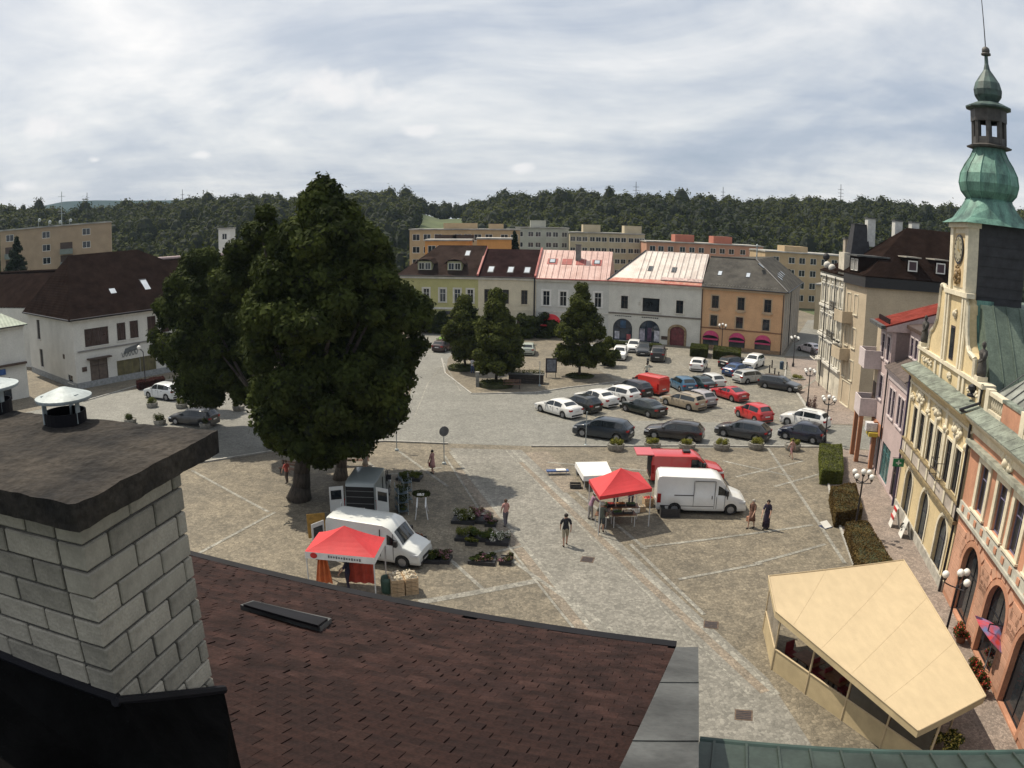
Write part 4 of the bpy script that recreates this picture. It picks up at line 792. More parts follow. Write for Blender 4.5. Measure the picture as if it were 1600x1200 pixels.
mb.build('snow_hooks', mat('hook_pale', (.35, .33, .28), .6), t)

# ---------------------------------------------------------------- corner house at the left
Wc = Vector((-47.8, 71.8, 0)); Mw = plaster('plaster_white', (.60, .59, .54), .08); az_ = math.atan2(.82, .58)
t = thing('corner_house', 'pale corner building with a big dark hipped roof at the left edge of the square', 'house', Wc, az_)
D1, D2, EZw, RZw = 26.0, 17.0, 7.75, 13.6
def W_(px, py, yl=0):
    d = ray(px, py); c_, s_ = cos(az_), sin(az_); ax2 = Vector((c_, s_)); ay2 = Vector((-s_, c_)); o = -Vector((Wc.x, Wc.y)); tt = (yl-o.dot(ay2))/(d[0]*ay2.x+d[1]*ay2.y); p = Vector((d[0]*tt, d[1]*tt)) + o
    return p.dot(ax2), CAMZ+d[2]*tt
def from_px(cx_, cy_, w_, h_, k='r', **q): s, z = W_(cx_, cy_); return hw(s, max(0, z-h_/2), w_, h_, k, **q)
ops = [from_px(151, 526, 3.1, 2.0), from_px(189.5, 518, 1.15, 2.0), from_px(209.5, 514.5, 1.15, 2.0), from_px(237, 508, 1.2, 2.1), from_px(258, 505, 1.2, 2.1)]
dr = from_px(156, 586, 2.3, 2.9); dr['z'] = .15; sw = from_px(202, 576.5, 3.2, 2.3); sw2 = from_px(232, 571, 2.2, 2.3)
wall(t, I0, D1, 0, EZw, ops+[dr, sw, sw2], Mw)
for i, o in enumerate(ops): glaze(t, I0, o, M_brown, mat('window_redgrey', (.04, .02, .02), .15, .3), vt=(.33, .66) if i == 0 else (.5,), hz=()); surround(t, I0, o, Mw, .08, .03)
glaze(t, I0, dr, M_brown, mat('door_brown', (.12, .09, .07), .6, .2), vt=(.5,), hz=(.75,), nm='door'); glaze(t, I0, sw, mat('frame_olive', (.20, .18, .07), .6), mat('shop_olive', (.13, .115, .055), .35, .3, 1.5), vt=(.33, .66), hz=(), nm='shop_window'); glaze(t, I0, sw2, mat('frame_olive', (.20, .18, .07), .6), mat('shop_olive', (.13, .115, .055), .35, .3, 1.5), vt=(.5,), hz=(), nm='shop_window')
mb = MB(); mb.box(dr['s']-1.5, dr['s']+1.5, -.7, 0, 3.1, 3.25); mb.build('door_canopy', M_brown, t)
band(t, I0, .4, D1, 4.05, 4.2, .12, mat('ledge_grey', (.22, .21, .2), .9), 'string_course'); band(t, I0, -.3, D1, EZw-.3, EZw, .35, M_trimw)
# looping lettering-like ornament painted beside the shop, built as thin relief
import itertools
mb = MB(); px_ = [W_(194+k*.95+(1.5 if k % 2 else -1.0), 549+(-4.5 if k % 2 else 4.5)-k*.35) for k in range(24)]
mb.path([(p[0], -.04, p[1]) for p in px_], .055, 5); px_ = [W_(190+k*1.7, 556-k*.4+(2 if k % 3 else -5)) for k in range(16)]; mb.path([(p[0], -.04, p[1]) for p in px_], .04, 5); mb.build('script_lettering', mat('script_grey', (.12, .13, .13), .6), t)
for (x, y) in ((99, 568), (132, 577)):
    pass
mb = MB(); s_, z_ = W_(132, 577); mb.box(s_-.3, s_+.3, -.08, 0, z_-.25, z_+.25); mb.build('wall_box', M_brown, t)
mb = MB(); mb.box(0, D1, -.05, 0, 0, .7); mb.build('plinth', mat('plinth_grey', (.28, .29, .29), .9, .2), t)
TL = fr((0, D2), -pi/2)   # left facade, runs from its far left end to the corner
lops = [hw(D2-12.6, 4.6, 1.2, 2.4), hw(D2-12.2, 1.2, 1.2, 2.2), hw(D2-2.0, .5, 1.6, .9)]
wall(t, TL, D2, 0, EZw, lops, Mw)
for o in lops: glaze(t, TL, o, M_brown, M_glass[0], vt=(.5,), hz=(.6,)); surround(t, TL, o, Mw, .1, .03)
band(t, TL, 0, D2+.3, EZw-.3, EZw, .35, M_trimw); mb = MB(); mb.box(D2-3.9, D2-3.4, -.06, 0, 3.1, 3.6); mb.build('wall_box', M_brown, t, T=TL)
mb = MB(); mb.box(0, D2, -.05, 0, 0, .7); mb.build('plinth', mat('plinth_grey', (.28, .29, .29), .9, .2), t, T=TL)
wall(t, fr((D1, 0), pi/2), D2, 0, EZw, [], Mw)
RV = [(-.6, -.6, EZw), (D1, -.6, EZw), (D1, D2+.6, EZw), (-.6, D2+.6, EZw), (7.5, D2/2, RZw), (D1, D2/2, RZw)]
RV = [(-.6, -.6, EZw), (D1+.5, -.6, EZw), (D1+.5, D2+.6, EZw), (-.6, D2+.6, EZw), (3.2, D2/2, RZw+1), (D1-13.0, D2/2, RZw+1)]
polyroof(t, RV, [(0, 1, 5, 4), (1, 2, 5), (2, 3, 4, 5), (3, 0, 4)], M_tdark); gutter(t, I0, -.5, D1, EZw+.02, -.65); gutter(t, TL, 0, D2+.5, EZw+.02, -.65)
for x, f in ((6.6, .30), (11.3, .38)): skylight(t, I0, x, f, EZw, RZw+1, D2/2, 1.0, .10)
TLs = fr((0, D2), -pi/2)
for x, f in ((2.5, .3), (8, .34)): skylight(t, TLs, x, f, EZw, RZw+1, 6.5, .8, .10, glass=mat('skylight_tan', (.25, .2, .15), .3))
# long roofs behind it
for nm, lb, pts in (('rear_building', 'long dark roofed wing with a pale metal ridge right behind the corner building', [(-45, 92), (-22, 113), (-31, 122), (-54, 101)]), ('rear_building', 'dark roofed low wing behind the corner building at the far left edge', [(-100, 96), (-62, 84), (-58, 96), (-96, 108)])):
    a, b, c, d = [Vector((*p, 0)) for p in pts]; tt = thing(nm, lb, 'building', a, 0); P = [p-a for p in (a, b, c, d)]; ez_, rz2 = (8.5, 12.9) if pts[0][0] > -60 else (8.0, 12.3)
    solid(tt, [(p.x, p.y) for p in P], 0, ez_, Mw, 'wall'); m1, m2 = (P[0]+P[3])/2, (P[1]+P[2])/2
    V = [(p.x, p.y, ez_) for p in P]+[(m1.x, m1.y, rz2), (m2.x, m2.y, rz2)]; polyroof(tt, V, [(0, 1, 5, 4), (1, 2, 5), (2, 3, 4, 5), (3, 0, 4)], M_tdark)
    mb = MB(); mb.tube((m1.x, m1.y, rz2+.05), (m2.x, m2.y, rz2+.05), .22); mb.build('ridge_cap', mat('ridge_pink', (.5, .38, .36), .6) if pts[0][0] > -60 else M_tdark, tt)
# little house with the green roof, far left
Lg = 15.0; Og = Vector((-52.1-Lg*.577, 67.9-Lg*.817, 0)); Wsave = Wc
t = thing('green_roofed_house', 'pale house with green sheet roof cut by the left edge of the picture', 'house', Og, az_)
gw = [hw(Lg-4.6, 4.5, 1.5, 2.3), hw(Lg-9.6, 4.5, 1.5, 2.3)]; gd = [hw(Lg-3.2, .1, 2.2, 2.4)]
wall(t, I0, Lg, 0, 7.9, gw+gd, Mw)
for o in gw: glaze(t, I0, o, M_white, M_glass[2]); surround(t, I0, o, M_trimw, .12)
glaze(t, I0, gd[0], M_black, M_glass[0], nm='shop_window', hz=(), vt=(.5,))
mb = MB(); mb.box(0, Lg, -.5, 0, 3.75, 3.95); mb.build('ledge', M_brown, t); mb = MB(); mb.box(Lg-4.4, Lg-2.6, -.12, -.02, 2.9, 3.5); mb.build('blue_sign', mat('sign_blue', (.03, .10, .30), .5, .3, 3), t)
band(t, I0, 0, Lg, 7.6, 7.9, .3, M_trimw); wall(t, fr((Lg, 0), pi/2), 10, 0, 7.9, [], Mw); M_ggr = tilemat('green_sheet_roof', (.17, .22, .17), 2, metal=.1, rough=.5)
polyroof(t, [(0, -.5, 7.95), (Lg+.4, -.5, 7.95), (Lg+.4, 10, 7.95), (0, 10, 7.95), (0, 5, 10.6), (Lg-4.5, 5, 10.6)], [(0, 1, 5, 4), (1, 2, 5), (2, 3, 4, 5), (3, 0, 4)], M_ggr); gutter(t, I0, 0, Lg, 7.9, -.6)
# ================================================================ THE RIGHT SIDE OF THE SQUARE
P2 = Vector((24.7, 41.4, 0)); rdir = math.atan2(-12.1, -3.3)   # x runs from the far end towards the camera, y goes into the houses
My = plaster('plaster_yellow', (.62, .50, .29), .12); Mcr = plaster('plaster_ivory', (.66, .60, .46), .15); Msal = plaster('plaster_salmon', (.50, .25, .155), .2)
M_ltile = mat('ledge_tile', (.20, .23, .19), .75, .35, 2, fine=.3); M_cop = mat('copper_patina', (.12, .25, .20), .6, .4, 1.6, col2=(.03, .075, .065), stretch=(1, 1, .3), fine=.25, metal=.1)
M_copd = mat('copper_brown', (.065, .06, .055), .6, .4, 1.5); M_stone = mat('dark_stone', (.07, .065, .06), .9, .3, 4, bump=.4)
def ledge(root, T, x0, x1, z, pr, back, m_under, tile=M_ltile, drop=.28, rise=.35, n=None):
    """cornice with its sloping tiled top, each plate laid by itself"""
    mb = MB(); y0, y1 = -pr, back; prf = [(y1, z-drop-.5), (-.08, z-drop-.5), (-.12, z-drop-.2), (y0+.22, z-drop), (y0+.05, z-.14), (y0, z-.05), (y0, z), (y1, z+rise)]
    mb.add([(x0, p[0], p[1]) for p in prf]+[(x1, p[0], p[1]) for p in prf], [(i, i+8, i+9, i+1)[::-1] for i in range(7)]+[tuple(range(8)), tuple(range(8, 16))[::-1]])
    o = mb.build('cornice', m_under, root, T=T); n = n or max(1, round((x1-x0)/1.05)); 
    for k in range(n):
        a, b = x0+(x1-x0)*k/n+.015, x0+(x1-x0)*(k+1)/n-.015; q = random.uniform(0, .015); mb = MB(); mb.add([(a, y0-.04, z+.01+q), (b, y0-.04, z+.01+q), (b, y1, z+rise+.01+q), (a, y1, z+rise+.01+q), (a, y0-.04, z+.05+q), (b, y0-.04, z+.05+q), (b, y1, z+rise+.05+q), (a, y1, z+rise+.05+q)], [(0, 3, 2, 1), (4, 5, 6, 7), (0, 1, 5, 4), (1, 2, 6, 5), (2, 3, 7, 6), (3, 0, 4, 7)]); mb.build('ledge_plate', tile, o, T=T)
    return o
def lump(root, T, x, z, w_, h, m, name='stucco_ornament', n=16, seed=0, y=-.06, d=.09):
    rr = random.Random(seed); mb = MB()
    for k in range(n): a = 2*pi*k/n; q = rr.uniform(.35, 1); mb.ball((x+cos(a)*w_*q/2, y, z+sin(a)*h*q/2), d*rr.uniform(.7, 1.4), 6)
    mb.ball((x, y-.02, z), d*1.9, 8); return mb.build(name, m, root, T=T, smooth=True)
L = 12.55; HT = thing('town_hall', 'yellow town hall with stepped gable, copper onion tower and three street arches', 'town hall', P2, rdir)
archs = [hw(2.6, .35, 1.75, 2.9, 'a', dp=.28), hw(6.55, .35, 1.8, 2.9, 'a', dp=.28), hw(10.5, .35, 1.85, 2.9, 'a', dp=.28)]
wins = [hw(s, 4.75, .95, 2.2, dp=.13) for s in (2.0, 3.6, 5.7, 7.35, 9.35, 11.0)]
wall(HT, I0, L, 0, 9.0, archs+wins, My, deep=.45)
for i, o in enumerate(archs):
    w_ = glaze(HT, I0, o, mat('arch_frame_dark', (.03, .03, .045), .5), M_glass[1], hz=(.55,), vt=(.5,), y=.18, nm='arched_window' if i else 'arched_door'); surround(HT, I0, o, Mcr, .2, .06, sill=False)
    lump(HT, I0, o['s'], o['z']+o['h']+.15, .3, .4, Mcr, 'keystone', 6, i)
for i, o in enumerate(wins):
    glaze(HT, I0, o, mat('frame_darkbrown', (.035, .025, .03), .5), M_glass[0], hz=(.68,), vt=(.5,), y=.03); surround(HT, I0, o, Mcr, .13, .06, sill=False)
for i, x in enumerate((2.8, 6.5, 10.2)):
    lump(HT, I0, x, 7.75, 1.7, .75, Mcr, seed=i, n=22, d=.12); mb = MB(); mb.box(x-.22, x+.22, -.12, .02, 4.7, 7.5); mb.build('pilaster', Mcr, HT)
for x in (.25, 4.65, 8.35, 12.2): mb = MB(); mb.box(x-.2, x+.2, -.1, .02, 4.6, 8.4); mb.build('pilaster', Mcr, HT)
for i, x in enumerate((.9, 4.65, 8.35, 12.0)): lump(HT, I0, x, 7.35, .8, .4, Mcr, seed=20+i, n=10, d=.09)
mb = MB(); mb.box(.1, L-.1, -.16, .02, 3.85, 4.6); mb.build('parapet_panel', plaster('plaster_stained', (.50, .44, .38), .35), HT); mb = MB(); mb.box(0, L, -.28, .02, 3.62, 3.8); mb.box(.05, L-.05, -.24, .02, 4.6, 4.7); mb.build('string_course', mat('string_weathered', (.22, .17, .09), .9, .3, 3), HT)
for x in (1.0, 2.8, 4.65, 6.5, 8.35, 10.2, 11.8): mb = MB(); mb.box(x-.14, x+.14, -.22, -.16, 3.9, 4.58); mb.build('panel_pier', Mcr, HT)
mb = MB(); mb.box(0, L, -.1, 0, 0, .55); mb.build('plinth', mat('plinth_stone', (.42, .40, .35), .9, .25, 2), HT)
mb = MB()
for z in (4.75, 5.2, 5.65): mb.tube((7.95, -.5, z), (9.15, -.5, z), .022)
for x in (7.95, 9.15): mb.tube((x, -.5, 4.7), (x, -.5, 5.7), .022); [mb.tube((x, -.5, z), (x, 0, z), .018) for z in (4.75, 5.65)]
mb.build('flag_bracket', M_black, HT)
ledge(HT, I0, -.25, L-.02, 9.05, .75, .25, My)
band(HT, I0, 0, L, 8.15, 8.3, .14, Mcr, 'architrave')
# attic band, gable with curved shoulders
Ta = fr((0, .3), 0); mb = MB()
gp = [(0.1, 9.2), (L-.15, 9.2), (L-.15, 10.35), (10.9, 10.35), (10.75, 10.5), (10.7, 11.4), (10.2, 11.5), (9.75, 11.55), (9.4, 11.8), (9.15, 12.3), (8.95, 13.0), (8.85, 13.8), (8.5, 14.1), (8.5, 14.4), (5.35, 14.4), (5.35, 14.1), (4.9, 14.2), (4.4, 14.5), (3.9, 14.45), (3.75, 13.9), (3.7, 13.2), (3.5, 12.5), (3.0, 12.0), (2.4, 11.7), (2.2, 11.2), (2.1, 10.6), (1.5, 10.4), (0.1, 10.35)]
mb.add([(p[0], 0, p[1]) for p in gp]+[(p[0], .55, p[1]) for p in gp], [tuple(range(len(gp))), tuple(range(len(gp), 2*len(gp)))[::-1]]+[(i, i+len(gp), (i+1) % len(gp)+len(gp), (i+1) % len(gp)) for i in range(len(gp))]); gb = mb.build('gable', My, HT, T=Ta)
for pts_ in ([gp[i] for i in range(3, 12)], [gp[i] for i in range(16, 27)]):
    mb = MB()
    for (x0, z0), (x1, z1) in zip(pts_, pts_[1:]): mb.tube((x0, -.02, z0), (x1, -.02, z1), .13, n=6)
    mb.build('volute_rim', Mcr, gb, T=Ta)
mb = MB(); mb.add([(8.75, .5, 14.1), (9.0, .5, 12.9), (9.35, .5, 12.0), (9.9, .5, 11.6), (10.7, .5, 11.45), (10.7, 1.5, 11.45), (9.9, 1.5, 11.6), (9.35, 1.5, 12.0), (9.0, 1.5, 12.9), (8.75, 1.5, 14.1)], [(0, 1, 8, 9), (1, 2, 7, 8), (2, 3, 6, 7), (3, 4, 5, 6)]); mb.build('copper_flashing', M_cop, gb, T=Ta)
for x0, x1 in ((.3, 3.9), (10.0, 12.2)):
    pass
band(HT, Ta, 0, L, 10.28, 10.48, .16, Mcr, 'attic_cornice', back=.6)
for x in (4.0, 5.15, 8.7, 9.4, .35, 12.1): mb = MB(); mb.box(x-.17, x+.17, -.1, .02, 9.35, 14.0 if 4.5 < x < 9 and x in (5.15, 8.7) else (13.6 if x in (5.15,) else 10.28)); mb.build('pilaster', Mcr, gb, T=Ta)
for x in (5.15, 5.65, 8.2, 8.65): mb = MB(); mb.box(x-.13, x+.13, -.14, .02, 10.5, 14.2); mb.build('pilaster', Mcr, gb, T=Ta)
for i, (x, w_) in enumerate(((2.2, 2.4), (6.9, .8), (11.0, 1.9))): lump(gb, Ta, x, 9.85, w_, .32, Mcr, seed=40+i, n=20, d=.075)
mb = MB(); mb.box(6.25, 7.0, -.03, .02, 10.7, 12.5); o = mb.build('gable_window', mat('frame_darkbrown', (.035, .025, .03), .5), gb, T=Ta); mb = MB(); mb.box(6.33, 6.92, -.045, -.031, 10.8, 12.4); mb.build('pane', M_glass[0], o, T=Ta)
lump(gb, Ta, 6.9, 13.2, .5, .6, Mcr, seed=44, n=9)
mb = MB(); mb.box(4.9, 9.0, -.2, .3, 14.15, 14.4); mb.build('tower_string', Mcr, gb, T=Ta)
mb = MB(); mb.lathe([(.28, 0), (.28, .1), (.1, .18), (.25, .35), (.26, .5), (.05, .62)], 12, (11.1, -.1, 9.65)); mb.build('lamp', M_black, gb, T=Ta)
# statues standing on the attic
def statue(x, lb, s_=1.0):
    p = HT.matrix_basis @ Vector((x, .45, 10.46)); st = thing('statue', lb, 'statue', p, rdir); mb = MB()
    mb.box(-.28, .28, -.28, .28, 0, .25); mb.build('pedestal', Mcr, st); mb = MB()
    mb.lathe([(.24, 0), (.27, .2), (.22, .55), (.17, .8), (.24, 1.05), (.22, 1.22), (.08, 1.3), (.07, 1.36), (.115, 1.45), (.115, 1.58), (.02, 1.67)], 12, (0, 0, .25)); mb.path([(.2, 0, 1.4), (.36, -.12, 1.1), (.2, -.25, .95)], [.08, .07, .05], 6); mb.path([(-.2, 0, 1.4), (-.34, .0, 1.05), (-.3, -.12, .8)], [.08, .07, .05], 6); mb.build('figure', M_stone, st, smooth=True)
statue(.45, 'dark stone figure on the far end of the town hall attic'); statue(11.4, 'dark stone figure on the near end of the town hall attic beside the downpipe')
# tower
TX0, TX1, TY0, TY1, TZ = 5.35, 8.5, .3, 3.55, 18.0
mb = MB(); mb.box(TX0, TX1, TY0+.02, .8, 14.4, TZ); tw = mb.build('tower_front', Mcr, HT)
mb = MB(); mb.box(TX0+.01, TX1-.01, .8, TY1, 9.4, TZ-.02); mb.build('tower_body', M_copd, HT)
M_clad = mat('dark_cladding', (.022, .022, .026), .7, .35, 2)
for k in range(16): mb = MB(); z = 9.6+k*.52; mb.add([(TX1+.0, .82, z), (TX1+.05, .82, z), (TX1+.05, TY1, z), (TX1, TY1, z), (TX1+.0, .82, z+.54), (TX1+.01, .82, z+.54), (TX1+.01, TY1, z+.54), (TX1, TY1, z+.54)], [(0, 3, 2, 1), (4, 5, 6, 7), (0, 1, 5, 4), (1, 2, 6, 5), (2, 3, 7, 6), (3, 0, 4, 7)]); mb.build('cladding_board', M_clad, HT)
for x in (TX0+.25, TX1-.25): mb = MB(); mb.box(x-.25, x+.25, .18, .32, 14.4, TZ-.25); mb.build('pilaster', Mcr, tw)
mb = MB(); mb.box(TX0-.1, TX1+.1, .08, .9, TZ-.3, TZ); mb.build('tower_cornice', Mcr, tw)
Mch = plaster('plaster_niche', (.55, .42, .24)); mb = MB(); mb.box(TX0+.7, TX1-.7, .26, .32, 14.6, 17.4); mb.build('niche_panel', Mch, tw)
def disc(root, x, z, r_, y, m, name, h=.04, n=28): mb = MB(); mb.add([(x+r_*cos(2*pi*k/n), y, z+r_*sin(2*pi*k/n)) for k in range(n)]+[(x+r_*cos(2*pi*k/n), y+h, z+r_*sin(2*pi*k/n)) for k in range(n)], [tuple(range(n))[::-1] if False else tuple(range(n)), tuple(range(n, 2*n))[::-1]]+[(k, k+n, (k+1) % n+n, (k+1) % n) for k in range(n)]); return mb.build(name, m, root)
ck = disc(tw, 6.92, 16.55, .78, .18, M_black, 'clock'); disc(ck, 6.92, 16.55, .66, .16, mat('clock_face', (.32, .29, .20), .6, .2), 'clock_face')
mb = MB(); mb.add([(6.88, .135, 16.5), (6.96, .135, 16.5), (6.94, .135, 17.1), (6.90, .135, 17.1)], [(0, 1, 2, 3)]); mb.add([(6.9, .135, 16.52), (6.9, .135, 16.6), (7.3, .135, 16.45), (7.3, .135, 16.40)], [(0, 3, 2, 1)]); mb.build('clock_hands', mat('gilt', (.5, .33, .06), .35, .1, metal=.7), ck)
mb = MB()
for k in range(12): a_ = 2*pi*k/12; mb.box(6.92+.56*cos(a_)-.03, 6.92+.56*cos(a_)+.03, .14, .158, 16.55+.56*sin(a_)-.05, 16.55+.56*sin(a_)+.05)
mb.build('hour_marks', M_black, ck)
lump(tw, I0, 6.92, 15.2, .9, 1.0, mat('gilt_dull', (.28, .18, .07), .6, .4, 6), 'coat_of_arms', 18, 50, y=.21, d=.12)
# swept skirt roof, bulb, lantern, onion, ball and rod
TC = (6.92, 1.9); n8 = 8
def dome(prof, name, m, root, n=8, a0=.3927): mb = MB(); mb.lathe(prof, n, (TC[0], TC[1], 0), ang0=a0-pi/n*0); return mb.build(name, m, root)
sk = MB(); pr = [(2.1, 17.95), (1.85, 18.25), (1.6, 18.75), (1.38, 19.2)]
V = []
for j, (r_, z) in enumerate(pr):
    for k in range(16):
        a = 2*pi*k/16; q = max(abs(cos(a)), abs(sin(a))); f = (1-j/3.); rr2 = r_/(q*f+(1-f)); V.append((TC[0]+rr2*cos(a), TC[1]+rr2*sin(a), z))
sk.add(V, [(j*16+k, j*16+(k+1) % 16, (j+1)*16+(k+1) % 16, (j+1)*16+k) for j in range(3) for k in range(16)]+[tuple(range(16))[::-1]]); helm = sk.build('helm_skirt', M_cop, HT)
prof = [(1.38, 19.2), (1.3, 19.3), (1.62, 19.65), (1.74, 20.1), (1.66, 20.6), (1.40, 21.1), (1.12, 21.5), (.95, 21.85), (.9, 22.05)]
bulb = dome(prof, 'bulb', M_cop, HT, 12)
for k in range(12):
    a = 2*pi*k/12+.3927; mb = MB(); mb.path([(TC[0]+(r_+.015)*cos(a), TC[1]+(r_+.015)*sin(a), z) for r_, z in prof], .028, 5); mb.build('rib', M_cop, bulb)
lan = dome([(.9, 22.0), (1.27, 22.05), (1.3, 22.13), (.95, 22.25), (.95, 22.3)], 'lantern_ledge', M_copd, HT, 8)
for k in range(8):
    a = 2*pi*k/8+.3927; mb = MB(); x, y = TC[0]+.86*cos(a), TC[1]+.86*sin(a); mb.tube((x, y, 22.25), (x, y, 24.0), .16, n=6); mb.build('lantern_post', M_copd, lan)
dome([(1.04, 23.45), (1.04, 24.15), (.7, 24.15), (.7, 23.45)], 'lantern_frieze', M_copd, lan, 8); dome([(.6, 22.25), (.98, 22.25), (.98, 22.6), (.6, 22.6)], 'lantern_parapet', M_copd, lan, 8)
oni = dome([(1.0, 24.1), (1.33, 24.18), (1.33, 24.26), (.8, 24.5), (.55, 24.55), (.80, 24.9), (.84, 25.2), (.72, 25.6), (.45, 26.0), (.2, 26.35), (.12, 26.7), (.10, 27.25)], 'onion', mat('copper_dark', (.055, .095, .085), .6, .4, 2, col2=(.018, .03, .03)), HT, 12)
mb = MB(); mb.ball((TC[0], TC[1], 27.45), .24, 12); mb.tube((TC[0], TC[1], 27.2), (TC[0], TC[1], 27.3), .28, n=12); mb.build('ball_finial', M_copd, oni, smooth=True); mb = MB(); mb.path([(TC[0], TC[1], 27.6), (TC[0], TC[1], 29.0), (TC[0]-.02, TC[1], 31.8)], [.035, .03, .02], 6); mb.build('lightning_rod', M_black, oni)
# hall roof behind the gable: weathered green sheets
M_ger = mat('green_weathered_roof', (.10, .135, .105), .7, .4, .8, fine=.3, col2=(.05, .075, .06))
polyroof(HT, [(0, .8, 9.5), (L, .8, 9.5), (L, 14, 9.5), (0, 14, 9.5), (3.4, 1.0, 13.9), (L-3.4, 1.0, 13.9), (3.4, 14, 13.9), (L-3.4, 14, 13.9)], [(0, 1, 5, 4), (1, 2, 7, 5), (2, 3, 6, 7), (3, 0, 4, 6), (4, 5, 7, 6)], M_ger)
for k in range(16):
    y = 1.6+k*.78; f = min(1, (y-.8)/4.7); mb = MB(); mb.tube((L, y, 9.55), (L-3.4, y, 13.95), .035, n=5); mb.build('roof_seam', M_ger, HT)
solid(HT, [(0, .45), (L, .45), (L, 14), (0, 14)], 0.2, 9.5, My, 'body')
pipe(HT, I0, L-.1, 0, 9.0, M_black, -.16, .075); mb = MB(); mb.path([(L-.1, -.1, 9.0), (L-.1, -.85, 9.25), (L-.2, .2, 9.6), (L-.1, .2, 10.5)], .07, 8); mb.build('downpipe_bend', M_black, HT)
pipe(HT, I0, .02, 0, 9.0, mat('pipe_violet', (.05, .04, .09), .4), -.16, .08)

# salmon neighbour with balustrade, nearest the camera
D0 = HT.matrix_basis @ Vector((L, 0, 0)); SB = thing('salmon_house', 'salmon neo-baroque house with balustrade and dark arches beside the cafe tent', 'house', D0, rdir); Ls = 17.5
garch = [hw(s, .1, 2.5, 3.6, 'a', dp=.32) for s in (3.1, 7.1, 11.1, 15.1)]
swin = [hw(s, 5.15, 1.15, 2.2, dp=.26) for s in (2.5, 5.0, 7.1, 9.6, 11.7, 14.2, 16.3)]
wall(SB, I0, Ls, 0, 9.0, garch+swin, Msal, deep=.5)
Mvio = mat('reveal_violet', (.16, .15, .24), .5, .2, 2)
for i, o in enumerate(garch):
    glaze(SB, I0, o, M_black, M_glass[0], hz=(.6,), vt=(.5,), y=.22, nm='arched_window'); surround(SB, I0, o, Msal, .25, .05, sill=False)
for i, o in enumerate(swin):
    glaze(SB, I0, o, Mvio, M_glass[0], hz=(.68,), vt=(.5,), y=.12); surround(SB, I0, o, Mcr, .3, .09)
# rusticated bands round the arches, each stone joint raised
for i in range(5):
    x0, x1 = (0.2, 1.6) if i == 0 else ((3.1+4*(i-1)+1.5, 3.1+4*i-1.5) if i < 4 else (16.5, 17.4))
    for k in range(10): z = .3+k*.36; mb = MB(); mb.box(x0, x1, -.05, .0, z, z+.32); mb.build('rustication_stone', plaster('plaster_salmon_pale', (.55, .31, .21), .2), SB)
for i in range(3):
    cxx = 3.1+4*i
    for k in range(9):
        a = pi*(k+.5)/9; mb = MB(); T_ = lambda v, a=a: Vector((cxx+cos(a)*v.x-sin(a)*v.z, v.y, 2.45+sin(a)*v.x+cos(a)*v.z)); mb.box(1.55, 2.0, -.05, 0, -.22, .22, T=T_); mb.build('voussoir', plaster('plaster_salmon_pale', (.55, .31, .21), .2), SB)
mb = MB(); mb.box(0, Ls, -.2, .02, 4.35, 4.5); mb.box(0.05, Ls-.05, -.1, .02, 4.5, 4.95); mb.build('string_course', plaster('trim_grey', (.45, .44, .38), .25), SB)
for k in range(17): mb = MB(); mb.box(.5+k, .8+k, -.15, -.1, 4.58, 4.85); mb.build('stud', Msal, SB)
ledge(SB, I0, .05, Ls, 9.05, .55, .25, Mcr); band(SB, I0, 0, Ls, 7.75, 7.95, .35, mat('trim_green_grey', (.28, .29, .24), .9, .3, 2), 'hood_mould')
lump(SB, I0, 5.0, 8.3, 1.6, .8, Mcr, seed=60, n=24, d=.13); lump(SB, I0, 9.6, 8.3, 1.6, .8, Mcr, seed=61, n=24, d=.13)
# balustrade: piers, balusters, rail
xb = .4
while xb < Ls-3:
    mb = MB(); mb.box(xb, xb+.5, .2, .6, 9.35, 10.45); mb.build('balustrade_pier', Mcr, SB)
    for k in range(6): mb = MB(); mb.lathe([(.09, 0), (.05, .1), (.11, .28), (.05, .52), (.08, .62)], 8, (xb+.72+k*.27, .4, 9.6)); mb.build('baluster', Mcr, SB, smooth=True)
    mb = MB(); mb.box(xb+.5, xb+2.3, .22, .58, 9.35, 9.6); mb.box(xb+.5, xb+2.3, .22, .58, 10.22, 10.4); mb.build('balustrade_rail', Mcr, SB)
    mb = MB(); mb.box(xb+2.3, xb+4.6, .25, .55, 9.35, 10.3); mb.build('parapet_panel', Msal, SB); mb = MB(); mb.box(xb+2.3, xb+4.6, .2, .6, 10.3, 10.42); mb.build('parapet_coping', M_ltile, SB)
    xb += 4.6
solid(SB, [(0, .5), (Ls, .5), (Ls, 13), (0, 13)], .2, 9.3, Msal, 'body')
polyroof(SB, [(0, .8, 9.4), (Ls, .8, 9.4), (Ls, 13, 9.4), (0, 13, 9.4), (3.5, 6.5, 12.2), (Ls, 6.5, 12.2)], [(0, 1, 5, 4), (1, 2, 5), (2, 3, 4, 5), (3, 0, 4)], M_ger)
polyroof(SB, [(.3, .9, 10.2), (4.2, .9, 10.2), (3.8, 4.0, 12.6), (.3, 5.0, 12.4)], [(0, 1, 2, 3)], mat('pale_sheet_roof', (.30, .32, .29), .45, .3, 1.2, metal=.2, fine=.2), 'roof_sheet')
for k in range(5): x = .4+k*.8; mb = MB(); mb.tube((x, .9, 10.26), (x*.95, 4.1, 12.62), .03, n=5); mb.build('roof_seam', M_zinc, SB)
mb = MB(); mb.lathe([(.3, 9.4), (.3, 11.4), (.4, 11.45), (.4, 11.6)], 10, (4.8, 1.2, 0)); mb.build('flue', mat('flue_dark', (.06, .03, .03), .8), SB)
mb = MB(); mb.path([(12.2-3.9, -.05, 2.6), (12.2-3.9, -.7, 2.7), (12.2-3.9, -.7, 2.3)], .03, 6); mb.box(8.15, 8.45, -.85, -.55, 1.95, 2.3); mb.build('wall_lantern', M_black, SB)

